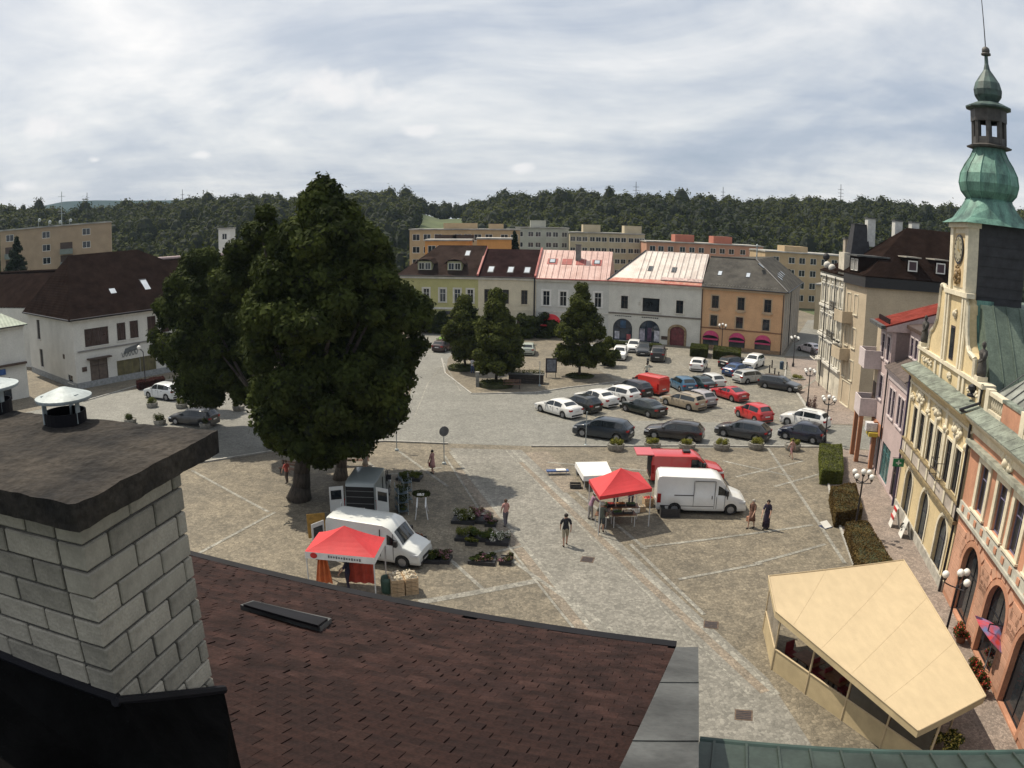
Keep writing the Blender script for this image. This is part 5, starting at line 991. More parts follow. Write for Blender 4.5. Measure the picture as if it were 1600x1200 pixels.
# lilac house with balconies and red tiles
Dl = HT.matrix_basis @ Vector((0, 0, 0)); Ll = 10.2; dl = Vector((cos(rdir), sin(rdir), 0)); LO = Dl - dl*(Ll+.05)
LH = thing('lilac_house', 'lilac house with two boxy balconies and a bright red tile roof', 'house', LO, rdir); Mli = plaster('plaster_lilac', (.47, .37, .36), .1); M_lt = plaster('trim_lilac', (.55, .48, .48))
nb = Ll-6.4    # far, higher part is x 0..nb
f1 = [hw(1.1, 8.2, .95, 1.7), hw(2.9, 8.2, .95, 1.7), hw(1.6, 5.2, 1.1, 1.7)]; fg = [hw(1.4, .1, 1.9, 2.4), hw(3.1, .1, 1.0, 2.4)]
wall(LH, I0, nb, 0, 10.6, f1+fg, Mli)
for o in f1: glaze(LH, I0, o, mat('frame_violet', (.10, .07, .12), .5), M_glass[0], y=.03); surround(LH, I0, o, M_lt, .16)
for o in fg: glaze(LH, I0, o, M_brown, M_glass[2], nm='shop_window')
f2 = [hw(nb+1.3, 4.75, .7, 1.9), hw(nb+2.3, 4.75, .7, 1.9), hw(nb+4.0, 4.75, .7, 1.9), hw(nb+5.0, 4.75, .7, 1.9)]; g2 = [hw(nb+1.9, .2, 2.8, 2.5), hw(nb+5.1, .1, 1.2, 2.4)]
Tn = fr((0, -.0), 0); wall(LH, fr((nb, 0), 0), Ll-nb, 0, 7.9, [dict(o, s=o['s']-nb) for o in f2+g2], Mli)
for o in f2: glaze(LH, I0, o, mat('frame_violet', (.10, .07, .12), .5), M_glass[0], y=.03); surround(LH, I0, o, M_lt, .1)
glaze(LH, I0, g2[0], mat('frame_teal', (.05, .14, .15), .5), mat('pane_teal', (.07, .16, .16), .25, .4, 2), nm='shop_window', vt=(.33, .66), hz=(.75,)); glaze(LH, I0, g2[1], M_brown, M_glass[0], nm='door')
ledge(LH, I0, nb+.05, Ll-.05, 7.95, .4, 1.3, M_lt, mat('ledge_brown', (.10, .075, .065), .8, .3, 2), rise=.75, n=9)
up = [hw(nb+1.0, 8.9, .8, 1.3), hw(nb+2.2, 8.9, .8, 1.3), hw(nb+4.4, 8.9, .8, 1.3), hw(nb+5.4, 8.9, .8, 1.3)]; wall(LH, fr((nb, 1.3), 0), Ll-nb, 8.0, 10.9, [dict(o, s=o['s']-nb) for o in up], Mli)
for o in up: glaze(LH, fr((0, 1.3), 0), o, mat('frame_violet', (.10, .07, .12), .5), M_glass[0], y=.03); surround(LH, fr((0, 1.3), 0), o, M_lt, .1)
solid(LH, [(0, .3), (nb, .3), (nb, 1.62), (Ll, 1.62), (Ll, 9), (0, 9)], .2, 10.4, Mli, 'body'); mb = MB(); mb.box(nb, Ll, .35, 1.6, .2, 7.8); mb.build('body', Mli, LH)
band(LH, fr((nb, 1.3), 0), 0, Ll-nb, 10.75, 11.0, .3, M_brown); wall(LH, fr((nb, 0), pi/2), 1.3, 7.9, 10.9, [], Mli)
polyroof(LH, [(nb, 1.1, 11.0), (Ll, 1.1, 11.0), (Ll, 9, 12.0), (nb, 9, 12.0)], [(0, 1, 2, 3)], M_brown)
RVl = [(-.3, -.7, 10.75), (nb+.15, -.7, 10.75), (nb+.15, 8.5, 13.6), (-.3, 8.5, 13.6)]; polyroof(LH, RVl, [(0, 1, 2, 3)], M_tred)
mb = MB(); mb.box(-.35, nb+.2, -.95, -.62, 10.55, 10.8); mb.build('gutter', M_zinc, LH); mb = MB()
for k in range(9): x = .2+k*.42; mb.box(x-.06, x+.06, -.32, -.2, 10.9, 11.25)
mb.build('snow_guard', mat('guard_black', (.03, .01, .01), .6), LH); mb = MB(); mb.add([(nb+.15, -.5, 10.7), (nb+.15, 8.5, 13.5), (nb+.15, 8.5, 10.4), (nb+.15, -.5, 10.4)], [(0, 3, 2, 1)]); mb.build('gable_wall', Mli, LH)
# balconies at the far end over the arcade
for z in (3.6, 7.2):
    mb = MB(); x0, x1, y0, y1 = -1.4, .9, -1.35, 0; mb.box(x0, x1, y0, y1, z, z+.15)
    for a in ((x0, x0+.1, y0, y1), (x1-.1, x1, y0, y1), (x0+.1, x1-.1, y0, y0+.1)): mb.box(*a, z+.15, z+1.35)
    b_ = mb.build('balcony', M_lt, LH); mb = MB(); mb.box(x0+.1, x1-.1, y0+.1, y1, z+.155, z+.17); mb.build('balcony_floor', mat('balcony_floor', (.06, .06, .08), .8), b_); 
mb = MB(); mb.box(-1.4, 0, 0, 5, 3.6, 10.4); mb.build('far_wing', plaster('plaster_beige', (.46, .38, .27)), LH); 
mb = MB(); mb.box(-1.2, -.1, -.04, 0, 4.0, 6.0); mb.build('balcony_door', M_brown, LH)
M_ter = plaster('plaster_terracotta', (.38, .17, .09))
for x, y in ((-1.3, -1.1), (.7, -1.1), (-1.3, 1.2), (2.3, -.25)): mb = MB(); mb.box(x-.16, x+.16, y-.16, y+.16, 0, 3.6); mb.build('arcade_pillar', M_ter, LH)
mb = MB(); mb.box(0, nb, -.1, -.0, 2.7, 3.5); mb.build('fascia', M_ter, LH); mb = MB(); mb.box(1.9, 2.6, -1.0, -.15, 2.9, 3.5); mb.build('hanging_sign', mat('sign_white', (.6, .6, .62), .6, .2, 6), LH); mb = MB(); mb.box(1.7, 2.9, -.8, -.1, 2.55, 2.85); mb.build('hanging_sign', mat('sign_yellow', (.5, .38, .05), .6), LH)
pipe(LH, I0, nb+.05, 0, 8.2, M_black, -.14, .06)

# beige building with dark mansard; camera-facing blank wall
BC = Vector((33.1, 65.6, 0)); bx = Vector((.995, -.09, 0)).normalized(); BH = thing('beige_house', 'beige building with blank side wall and dark mansard roof above a black band', 'building', BC, math.atan2(bx.y, bx.x)); Mb = plaster('plaster_beige', (.46, .38, .27)); LB = 17; DB = 9
wall(BH, I0, LB, 0, 12.2, [], Mb)
TB = fr((0, 6.0), -pi/2); bw = [hw(s, z, 1.0, 1.9) for s in (1.2, 3.3) for z in (9.3, 6.0, 2.8)]+[hw(2.3, .1, 2.4, 2.3)]; wall(BH, TB, 6.0, 0, 12.2, bw, Mb)
for o in bw: glaze(BH, TB, o, M_white, M_glass[1], y=.02); surround(BH, TB, o, Mcr, .1)
mb = MB(); mb.box(-.35, LB, -.35, 0, 12.2, 13.3); mb.box(-.35, 0, 0, 6, 12.2, 13.3); mb.build('black_band', mat('band_black', (.012, .012, .014), .6, .2), BH)
V = [(-.4, -.4, 13.3), (LB, -.4, 13.3), (LB, DB, 13.3), (-.4, DB, 13.3), (6.8, 6.2, 18.3), (LB, 6.2, 18.3)]; polyroof(BH, V, [(0, 1, 5, 4), (1, 2, 5), (2, 3, 4, 5), (3, 0, 4)], M_tdark)
for x in (3.6+1.4, 8.2, 12): 
    mb = MB(); mb.box(x-.65, x+.65, .5, 2.6, 13.9, 15.3); d_ = mb.build('dormer', M_tdark, BH); glaze(d_, fr((0, .38), 0), hw(x, 14.0, 1.05, 1.05), M_white, mat('pane_maroon', (.05, .02, .03), .3), hz=(), vt=(), t=.09, y=.0)
    mb = MB(); mb.box(x-.85, x+.85, .2, 3, 15.3, 15.42); mb.build('dormer_roof', mat('pale_flash', (.30, .28, .24), .7), d_)
mb = MB(); mb.box(-.3, 2.3, 1.8, 4.4, 13.3, 15.0); d_ = mb.build('dormer', M_tdark, BH)
for q in (-.5, .6): glaze(d_, fr((-.3, 4.0), -pi/2), hw(1.0+q, 13.6, .8, 1.15), M_white, M_glass[0], y=-.08, hz=())
mb = MB(); mb.box(-.6, 3.0, 1.6, 4.6, 15.0, 15.15); mb.build('dormer_roof', M_zinc, d_)
for x, y in ((1.4, 9), (4.4, 8.5), (6.2, 8)): chimney_on(BH, I0, x+1.8, y-1, 16, 18.9, .9, .9, mat('chimney_white', (.55, .55, .52), .8))
for z in (4.6, 8.3):
    mb = MB(); mb.box(-1.1, 0, 3.6, 6.2, z, z+.15); mb.box(-1.1, -1.0, 3.6, 6.2, z+.15, z+1.15); mb.box(-1.0, 0, 3.6, 3.7, z+.15, z+1.15); mb.build('balcony', Mb, BH)
mb = MB(); mb.box(.02, LB, .02, 6, .1, 12.1); mb.build('body', Mb, BH)
# ornate ivory house beyond it
OX = BC + Vector((-bx.y, bx.x, 0))*6.03; oa = Vector((1.25, 8.0, 0)).normalized(); Lo = 10.0; OH = thing('ornate_house', 'ornate ivory stucco house with iron balconies and a black pyramid roof turret', 'building', OX+oa*Lo, math.atan2(-oa.y, -oa.x)); Mor = plaster('plaster_ornate', (.60, .56, .46), .25)
ow = [hw(1.2+1.9*k, z, .95, 2.1, 'a' if z > 8 else 'r') for k in range(5) for z in (9.4, 6.1, 3.0)]; og = [hw(1.5+2.4*k, .1, 1.5, 2.3, 'a') for k in range(4)]
ow = [o for o in ow if o['z'] > 2.9]; wall(OH, I0, Lo, 0, 12.9, [hw(o['s'], o['z']+(.15 if o['z'] < 4 else 0), o['w'], 1.9, 'r') for o in ow]+[dict(o, h=2.2) for o in og], Mor, deep=.3)
for o in ow: o2 = hw(o['s'], o['z']+(.15 if o['z'] < 4 else 0), o['w'], 1.9); glaze(OH, I0, o2, M_white, M_glass[1], y=.02); surround(OH, I0, o2, M_trimw, .16, .1, head=True)
for o in og: glaze(OH, I0, dict(o, h=2.2), M_brown, nm='shop_window')
for z in (2.75, 5.6, 8.9, 12.3): band(OH, I0, 0, Lo, z, z+.25, .3, M_trimw)
for k in range(6): mb = MB(); mb.box(.12+1.9*k-.02, .42+1.9*k-.02, -.16, .02, 5.85, 12.3); mb.build('pilaster', Mor, OH)
for i, (x, z) in enumerate([(1.2+1.9*k, z) for k in range(5) for z in (8.45, 11.75)]): lump(OH, I0, x, z, .9, .3, M_trimw, seed=80+i, n=8, d=.08)
pipe(OH, I0, 3.0, 0, 12.4, M_black, -.35); pipe(OH, I0, 6.9, 0, 12.4, M_black, -.35)
for z, x0, x1 in ((2.95, .2, 2.6), (5.85, 6.6, 9.6), (9.0, 7.2, 9.6)):
    mb = MB(); mb.box(x0, x1, -1.0, 0, z-.12, z); b_ = mb.build('balcony', M_trimw, OH); mb = MB()
    for k in range(int((x1-x0)/.16)+1): mb.tube((x0+k*.16, -.95, z), (x0+k*.16, -.95, z+1), .018, n=4)
    mb.tube((x0, -.95, z+1), (x1, -.95, z+1), .03, n=6)
    for k in range(6): mb.tube((x0, -.95+k*.18, z), (x0, -.95+k*.18, z+1), .018, n=4); mb.tube((x1, -.95+k*.18, z), (x1, -.95+k*.18, z+1), .018, n=4)
    mb.build('railing', M_black, b_)
polyroof(OH, [(0, -.4, 12.9), (Lo, -.4, 12.9), (Lo, 9, 12.9), (0, 9, 12.9), (0, 4.5, 15), (Lo, 4.5, 15)], [(0, 1, 5, 4), (1, 2, 5), (2, 3, 4, 5), (3, 0, 4)], M_tdark)
tq = MB(); tq.lathe([(1.9, 13.2), (1.75, 14.2), (.95, 18.1), (.98, 18.25), (.01, 18.3)], 4, (7.4, 1.9, 0), sq=1); tq.build('pyramid_roof', M_clad, OH)
mb = MB(); mb.box(7.7, 9.8, -.3, .3, 12.9, 15.2); mb.build('attic_front', Mor, OH); chimney_on(OH, I0, 4.3, 1.6, 13, 16.6, .9, .8, mat('chimney_pale', (.38, .33, .26), .9, .2)); 
for x, z in ((1.0, 13.5), (3.2, 13.3), (.4, 14.4)): mb = MB(); mb.ball((x, .2, z), .42, 10); mb.build('attic_ball', M_trimw if z < 14 else M_clad, OH, smooth=True)
mb = MB(); mb.box(.02, Lo, .02, 9, .1, 12.8); mb.build('body', Mor, OH)

# ---------------------------------------------------------------- apartment blocks far behind
def block(label, a, b, D, z1, m, floors, cols, ww=1.5, wh=1.35, z0=0, name='apartment_block', roofm=None, penthouse=(), balc=(), cat='building', fmat=None, first=None):
    a, b = Vector((*a, 0)), Vector((*b, 0)); d = b-a; L = d.length; t = thing(name, label, cat, a, math.atan2(d.y, d.x)); fh = 2.85; ops = []
    for j in range(floors):
        for c in cols: ops.append(hw(c*L, z1-.9-wh-j*fh, ww, wh))
    wall(t, I0, L, z0, z1, ops, m, deep=.15)
    proto = {}
    for o in ops:
        key = (round(o['w'], 2), round(o['h'], 2))
        if key not in proto:
            q = dict(o, s=0, z=0); w_ = bars(q, '', M_white, (), (.5,), .07, .06).build('window', fmat or M_white, t); mb = MB(); mb.box(-o['w']/2+.05, o['w']/2-.05, .08, .095, .05, o['h']-.05); p_ = mb.build('pane', M_glass[0], w_); proto[key] = (w_, p_)
        else: w_ = proto[key][0].copy(); COL.objects.link(w_); p_ = proto[key][1].copy(); COL.objects.link(p_); p_.parent = w_
        w_.location = (o['s'], 0, o['z'])
    for (x, w_, h, y) in penthouse: mb = MB(); mb.box(x*L-w_*.42, x*L+w_*.42, y, y+5, z1+.3, z1+h*.72); mb.build('roof_house', m if roofm is None else roofm, t)
    for c, j in balc: mb = MB(); zz_ = z1-.9-wh-j*fh-1.0; mb.box(c*L-1.5, c*L+1.5, -1.2, 0, zz_, zz_+1.15); mb.build('balcony', mat('balcony_grey', (.17, .20, .18), .8), t); mb = MB(); mb.box(c*L-1.45, c*L+1.45, -.02, .01, zz_+1.15, zz_+2.6); mb.build('balcony_opening', M_brown, t)
    mb = MB(); mb.box(-.2, L+.2, -.25, D, z1, z1+.3); mb.build('roof', mat('parapet_pale', (.36, .35, .32), .8, .3, .3), t); mb = MB(); mb.box(0.01, L-.01, .15, D, z0, z1-.01); mb.build('body', m, t); return t, L
Mt = plaster('panel_tan', (.36, .27, .18)); Mt2 = plaster('panel_cream', (.48, .41, .28)); Mt3 = plaster('panel_orange', (.58, .28, .09)); Mt4 = plaster('panel_pink', (.50, .27, .18)); Mt5 = plaster('panel_beige', (.46, .34, .20))
def far(x0, x1, dist): 
    f = lambda x: (lambda d: (d[0]*dist/d[1], dist))(ray(x, 400)); return f(x0), f(x1)
a, b = (-111.5, 138.0), (-88.5, 151.0)
t, L_ = block('tan apartment block with green balcony behind the spruce at the far left', a, b, 12, 19.6, Mt, 4, [.09, .42, .92-.14], 1.9, 1.5, balc=((.60, 1), (.60, 2), (.1, 1), (.1, 2)), fmat=M_white)
mb = MB()
for k, (x, h) in enumerate(((9, 2.0), (11.5, 1.2), (14, 1.0), (16.5, 1.2))): mb.tube((x, 3, 19.8), (x, 3, 19.8+h), .05, n=5); mb.ball((x+.3, 2.9, 19.8+h*.8), .4, 6)
mb.build('roof_dishes', M_gal, t); mb = MB(); mb.tube((14.5, 5, 19.8), (14.5, 5, 27.5), .09, n=5); [mb.tube((13.6, 5, z), (15.4, 5, z), .05, n=4) for z in (22.5, 24.8, 26.4)]; mb.build('antenna', M_gal, t)
a, b = far(640, 812, 172); t, L_ = block('long tan block with dark loggias behind the green and cream houses', a, b, 11, 15.2, Mt5, 4, [.06, .16, .26, .44, .53, .62, .72, .86, .95], 1.7, 1.5, penthouse=((.45, 9, 2.2, 3), (.78, 4, 2, 3)))
for c in (.33, .49): mb = MB(); mb.box(c*L_-2.4, c*L_+2.4, -.03, .02, 12.4, 14.1); mb.build('loggia', M_brown, t)
a, b = far(664, 735, 150); t, L_ = block('left orange flat-roofed building part behind the brown roof', a, b, 8, 13.2, Mt3, 1, [.15, .35], 1.6, 1.8, name='orange_building')
a, b = far(745, 799, 146); t, L_ = block('right orange flat-roofed building above the maroon roof', a, b, 8, 13.6, Mt3, 0, [], name='orange_building')
a, b = far(806, 888, 205); t, L_ = block('pale cream block with blue window panels, left of the long cream row', a, b, 12, 15.6, plaster('panel_pale', (.42, .42, .36)), 4, [.08, .28, .42, .62, .75, .92], 1.5, 1.4, penthouse=((.42, 5, 3, 2),))
a, b = far(890, 1006, 200); t, L_ = block('long yellowish cream block with two rooftop machine houses', a, b, 12, 14.6, Mt2, 4, [.04, .12, .2, .3, .38, .46, .56, .64, .72, .82, .9, .97], 1.4, 1.3, penthouse=((.3, 5.5, 3.2, 2), (.86, 5.5, 3.2, 2)))
a, b = far(1010, 1192, 190); t, L_ = block('long salmon pink block partly hidden by the pale metal roof', a, b, 12, 13.0, Mt4, 3, [.05, .12, .2, .3, .38, .46, .56, .64, .72, .82, .9, .97], 1.5, 1.4, penthouse=((.33, 6, 3, 2), (.66, 6, 3, 2)), roofm=plaster('panel_red', (.42, .15, .10)))
a, b = far(1196, 1330, 165); t, L_ = block('beige and pink block between the grey hipped roof and the ornate house', a, b, 12, 12.5, Mt5, 4, [.12, .3, .42, .55, .68, .8, .92], 1.6, 1.5, penthouse=((.38, 7, 2.2, 2),), balc=((.22, 1), (.22, 2)))
a, b = (54, 128), (64, 120); t, L_ = block('small tan building closing the street beside the orange house', a, b, 10, 8.0, Mt2, 3, [.3, .7], 1.2, 1.5, name='street_end_building')
b_ = g(345, 375, 12); a, b = (-61.2, 150), (-58.6, 150.4); t, L_ = block('narrow white block glimpsed just left of the tall linden', a, b, 5, 16.6, M_white, 4, [.5], 1.1, 1.3)
t = thing('white_house', 'tiny white gabled house among the trees on the wooded slope', 'house', (*far(1018, 1020, 300)[0], 11.5), .3); mb = MB(); mb.box(-3, 3, 0, 6, 0, 4.5); mb.build('wall', M_white, t); polyroof(t, [(-3.3, -.4, 4.4), (3.3, -.4, 4.4), (3.3, 6.4, 4.4), (-3.3, 6.4, 4.4), (0, -.4, 7.2), (0, 6.4, 7.2)], [(0, 4, 5, 3), (1, 2, 5, 4)], M_tbrown)
# masts on the skyline
for i, (px, top, h) in enumerate([(994, 284, 3), (1130, 292, 2), (1314, 288, 3), (285, 296, 2), (57, 308, 2), (136, 301, 2.5), (958, 297, 1)]):
    d = ray(px, top); k = 440/math.hypot(d[0], d[1]); x, y, z = d[0]*k, d[1]*k, CAMZ+d[2]*k
    t = thing('radio_mast', ['thin mast on the skyline above the cream apartment blocks', 'short mast on the skyline above the salmon block', 'twin-armed mast on the skyline left of the tower', 'small mast on the wooded skyline left of the tall linden', 'faint mast at the far left of the skyline', 'stout dark mast above the tan block roof', 'short stub mast left of the tallest thin mast'][i], 'mast', (x, y, 0)); mb = MB(); mb.tube((0, 0, z-18), (0, 0, z), .28, .16, 5); mb.build('pole', M_zinc, t); mb = MB(); [mb.tube((-h*.6, 0, z-3-2*k_), (h*.6, 0, z-3-2*k_), .14, n=4) for k_ in range(3)]; mb.build('crossarm', M_zinc, t)
# ================================================================ VEHICLES
M_tyre = mat('tyre', (.018, .018, .018), .85, .2, 8); M_rim = mat('rim', (.35, .36, .38), .35, .1, metal=.6); M_under = mat('underbody', (.01, .01, .01), .9, .1)
M_cgl = mat('car_glass', (.015, .02, .024), .06, .1, spec=.7); M_hl = mat('headlight', (.6, .62, .65), .15, .1); M_tl = mat('taillight', (.30, .01, .01), .2, .1); M_plate = mat('plate', (.6, .6, .58), .5, .1); M_trim = mat('car_trim', (.02, .02, .022), .5, .1)
PROF = {  # (fraction of length, height in m) top line; windscreen from/to; rear glass from/to; belt height
 'hatch': ([(0,.52),(.015,.72),(.05,.80),(.22,.97),(.26,1.0),(.42,1.40),(.50,1.46),(.72,1.46),(.86,1.40),(.955,1.05),(.985,.92),(1,.55)], (.27,.41), (.87,.95), .93, .86),
 'wagon': ([(0,.50),(.015,.68),(.05,.76),(.24,.93),(.28,.97),(.42,1.36),(.50,1.44),(.80,1.43),(.91,1.36),(.97,1.02),(.985,.95),(1,.55)], (.285,.41), (.915,.965), .92, .91),
 'sedan': ([(0,.50),(.015,.67),(.05,.75),(.25,.92),(.29,.95),(.42,1.34),(.50,1.42),(.66,1.41),(.76,1.28),(.86,1.03),(.97,.99),(.99,.9),(1,.55)], (.295,.41), (.765,.85), .91, .75),
 'suv': ([(0,.60),(.015,.82),(.05,.92),(.22,1.08),(.26,1.12),(.38,1.52),(.46,1.62),(.76,1.61),(.88,1.52),(.955,1.16),(.985,1.05),(1,.62)], (.265,.375), (.89,.95), 1.05, .88),
 'coupe': ([(0,.48),(.015,.64),(.05,.70),(.28,.84),(.33,.88),(.47,1.22),(.54,1.28),(.66,1.26),(.78,1.12),(.90,.94),(.98,.92),(1,.52)], (.335,.46), (.68,.87), .85, .70),
 'van': ([(0,.62),(.012,.86),(.05,1.0),(.14,1.18),(.17,1.24),(.27,1.98),(.31,2.2),(.38,2.32),(.95,2.36),(.985,2.30),(1,2.1)], (.175,.265), (2,2), 1.22, .0),
 'smallvan': ([(0,.60),(.015,.84),(.05,.95),(.20,1.12),(.23,1.16),(.33,1.66),(.40,1.84),(.93,1.88),(.985,1.84),(1,1.6)], (.235,.325), (2,2), 1.1, .0)}
def car_mesh(kind, L, W, Hs, body, root, rims=M_rim, glass=True, rear_glass=True, side_to=None, lights='both', plate=True):
    top, ws, rg, belt, c_end = PROF[kind]; van = kind in ('van', 'smallvan')
    tum = .93 if van else .80
    def ip(x):
        for (a, za), (b, zb) in zip(top, top[1:]):
            if a <= x <= b: return (za+(zb-za)*((x-a)/(b-a)))*Hs
        return top[-1][1]*Hs
    rw = .34 if kind in ('van', 'suv') else .31; wx = [.175*L if van else .19*L, .80*L]; wr = rw+.06; bz = belt*Hs
    def hw_(x): u = abs(2*x/L-1); return W/2*(1-(.13 if not van else .06)*u**5 - (.05*u**14 if not van else .02*u**12))
    def sec(x):
        z = ip(x/L); y = hw_(x); zb = .20 if not van else .24
        for c in wx:
            if abs(x-c) < wr: zb = max(zb, rw+math.sqrt(wr*wr-(x-c)**2)*.98)
        bl = min(z-.03, bz*(.96+.06*x/L)); up_ = max(0, z-bl); t = min(1, up_/(.35*Hs)); yt = y*(1-(1-tum)*t)
        if up_ < .12: yt = y*.96
        m1 = max(zb+.02, .45*Hs*(1.0)); m1 = min(m1, bl-.12); m1 = max(m1, zb+.01)
        return [(x, y*.94, zb), (x, y*.995, max(zb+.005, min(m1-.02, .34))), (x, y, m1), (x, y*.985, bl-.05), (x, y*.955, bl), (x, yt*.97, z-.055*min(1, up_/.1)), (x, yt*.86, z-.012), (x, yt*.45, z+.012), (x, 0, z+.02)]
    xs = sorted({*[round(L*i/26, 4) for i in range(27)], *[round(L*p[0], 4) for p in top], *[c+wr*cos(pi*k/8) for c in wx for k in range(9)]}); xs = [x for x in xs if 0 <= x <= L]
    xs2 = [xs[0]]; 
    for x in xs[1:]:
        if x-xs2[-1] > .012: xs2.append(x)
    xs = xs2; rows = []
    for x in xs: s_ = sec(x); rows.append(s_+[(p[0], -p[1], p[2]) for p in s_[-2::-1]])
    mb = MB(); n = len(rows[0]); V = [(-(p[0]-L/2), p[1], p[2]) for r in rows for p in r]; m = len(rows)
    mb.add(V, [(i*n+j, i*n+j+1, (i+1)*n+j+1, (i+1)*n+j)[::-1] for i in range(m-1) for j in range(n-1)]+[tuple(range(n))[::-1], tuple(range((m-1)*n, m*n))])
    o = mb.build('body', body, root, smooth=True)
    if hasattr(o.data, 'set_sharp_from_angle'): o.data.set_sharp_from_angle(angle=R(32))
    mb = MB(); mb.box(-L/2+.12, L/2-.12, -W*.42, W*.42, .16, .62); mb.build('underbody', M_under, root)
    fx = lambda x: -(x-L/2)
    def patch(x0, x1, a, b, j0, j1, nm, m_, side=0, par=root, off=.012, n_=5):
        """glass following the body between heights a..b of its upper side (side=+-1) or across the top (side=0)"""
        mb = MB(); V = []
        for i in range(n_+1):
            x = x0+(x1-x0)*i/n_; s_ = sec(x)
            if side: p, q = Vector(s_[4]), Vector(s_[5]); up_ = [(p+(q-p)*t_) for t_ in (a, b)]; up_ = [Vector((v.x, (v.y+off)*side, v.z+.002)) for v in up_]
            else: up_ = [Vector((x, yy, zz_+off)) for yy, zz_ in ((s_[5][1]*.93, s_[5][2]+.005), (s_[6][1]*.9, s_[6][2]), (s_[7][1], s_[7][2]), (0, s_[8][2]))]; up_ = up_+[Vector((v.x, -v.y, v.z)) for v in up_[-2::-1]]
            V.append([(fx(v.x), v.y, v.z) for v in up_])
        k = len(V[0]); F_ = [(i*k+j, i*k+j+1, (i+1)*k+j+1, (i+1)*k+j) for i in range(n_) for j in range(k-1)]
        mb.add([v for r_ in V for v in r_], [f[::-1] for f in F_] if side >= 0 else F_); return mb.build(nm, m_, par, smooth=True)
    if glass:
        patch(ws[0]*L, ws[1]*L, 0, 1, 0, 0, 'windscreen', M_cgl)
        if rg[0] < 1 and rear_glass: patch(rg[0]*L, rg[1]*L, 0, 1, 0, 0, 'rear_window', M_cgl)
        for sd in (-1, 1):
            if van: patch((ws[0]+.045)*L, (ws[1]+.065)*L, .06, .62 if kind == 'van' else .75, 0, 0, 'side_window', M_cgl, sd)
            else:
                a_ = ws[0]+.035; e_ = c_end; md = ws[1]+.14
                patch(a_*L, (md-.008)*L, .07, .88, 0, 0, 'side_window', M_cgl, sd, n_=6); patch((md+.008)*L, e_*L, .07, .88, 0, 0, 'side_window', M_cgl, sd, n_=6)
    for i, c in enumerate(wx):
        for sd in (-1, 1):
            y = (W/2-.11)*sd; mb = MB(); pr = [(rw*.62, -.11), (rw*.95, -.105), (rw, -.06), (rw, .06), (rw*.95, .105), (rw*.62, .11)]; N_ = 18; v = [(fx(c)+r_*cos(2*pi*k/N_), y+z, rw+r_*sin(2*pi*k/N_)) for r_, z in pr for k in range(N_)]
            mb.add(v, [(j*N_+k, j*N_+(k+1) % N_, (j+1)*N_+(k+1) % N_, (j+1)*N_+k)[::-1] for j in range(5) for k in range(N_)]); w_ = mb.build('wheel', M_tyre, root)
            mb = MB(); yy = y+sd*.085; v = [(fx(c)+rw*.66*cos(2*pi*k/N_), yy, rw+rw*.66*sin(2*pi*k/N_)) for k in range(N_)]; mb.add(v+[(fx(c), yy+sd*.02, rw)], [(k, (k+1) % N_, N_) if sd < 0 else ((k+1) % N_, k, N_) for k in range(N_)])
            for k in range(5): a_ = 2*pi*k/5+.3; mb.tube((fx(c)+.05*cos(a_), yy+sd*.02, rw+.05*sin(a_)), (fx(c)+rw*.62*cos(a_), yy+sd*.012, rw+rw*.62*sin(a_)), .028, n=4)
            mb.build('rim', rims, w_)
    fw = hw_(.04*L); zf = ip(.03)-.13
    for sd in (-1, 1):
        mb = MB(); T = lambda v: Vector((fx(v.x), v.y*sd, v.z)); mb.box(.02*L-.02, .09*L, fw*.62, hw_(.08*L)*1.0+.006, zf-.05, zf+.07, T=T); mb.build('headlight', M_hl, root)
        zr = (belt*Hs-.12) if not van else 1.0*Hs; mb = MB(); mb.box(L*.955, L*(.992)+.02, (.66 if not van else .86)*hw_(.97*L), hw_(.965*L)*1.0+.008, zr-(.08 if not van else .3), zr+(.07 if not van else .25), T=T); mb.build('taillight', M_tl, root)
        mb = MB(); xm = (ws[0]+.055)*L; zm = bz+.03; mb.box(xm-.07, xm+.08, W/2-.04, W/2+.16, zm, zm+(.14 if not van else .3), T=T); mb.build('mirror', M_trim if van else body, root)
        if not van:
            for xh in (.46, .64): mb = MB(); mb.box(xh*L, xh*L+.16, W/2*.985, W/2+.018, bz-.14, bz-.11, T=T); mb.build('door_handle', M_trim, root)
        mb = MB(); mb.box(.34*L, .345*L, W/2*.98, W/2+.004, .4, bz-.05, T=T); mb.box(.54*L, .545*L, W/2*.98, W/2+.004, .4, bz-.05, T=T) if not van else None; mb.build('door_gap', M_trim, root)
    mb = MB(); mb.box(-L/2-.012, -L/2+.05, -W*.36, W*.36, .26, .40); mb.box(L/2-.05, L/2+.012, -W*.36, W*.36, .24, .36); mb.build('bumper_trim', M_trim, root)['kind'] = 'stuff'
    mb = MB(); mb.box(L/2-.01, L/2+.022, -W*.22, W*.22, .42*Hs, .60*Hs); mb.build('grille', M_trim, root)
    if plate:
        for sg, z in ((1, .33), (-1, .62 if not van else .6)): mb = MB(); x = sg*(L/2+.022); mb.box(min(x, x-sg*.03), max(x, x-sg*.03), -.26, .26, z, z+.11); mb.build('number_plate', M_plate, root)
    return o
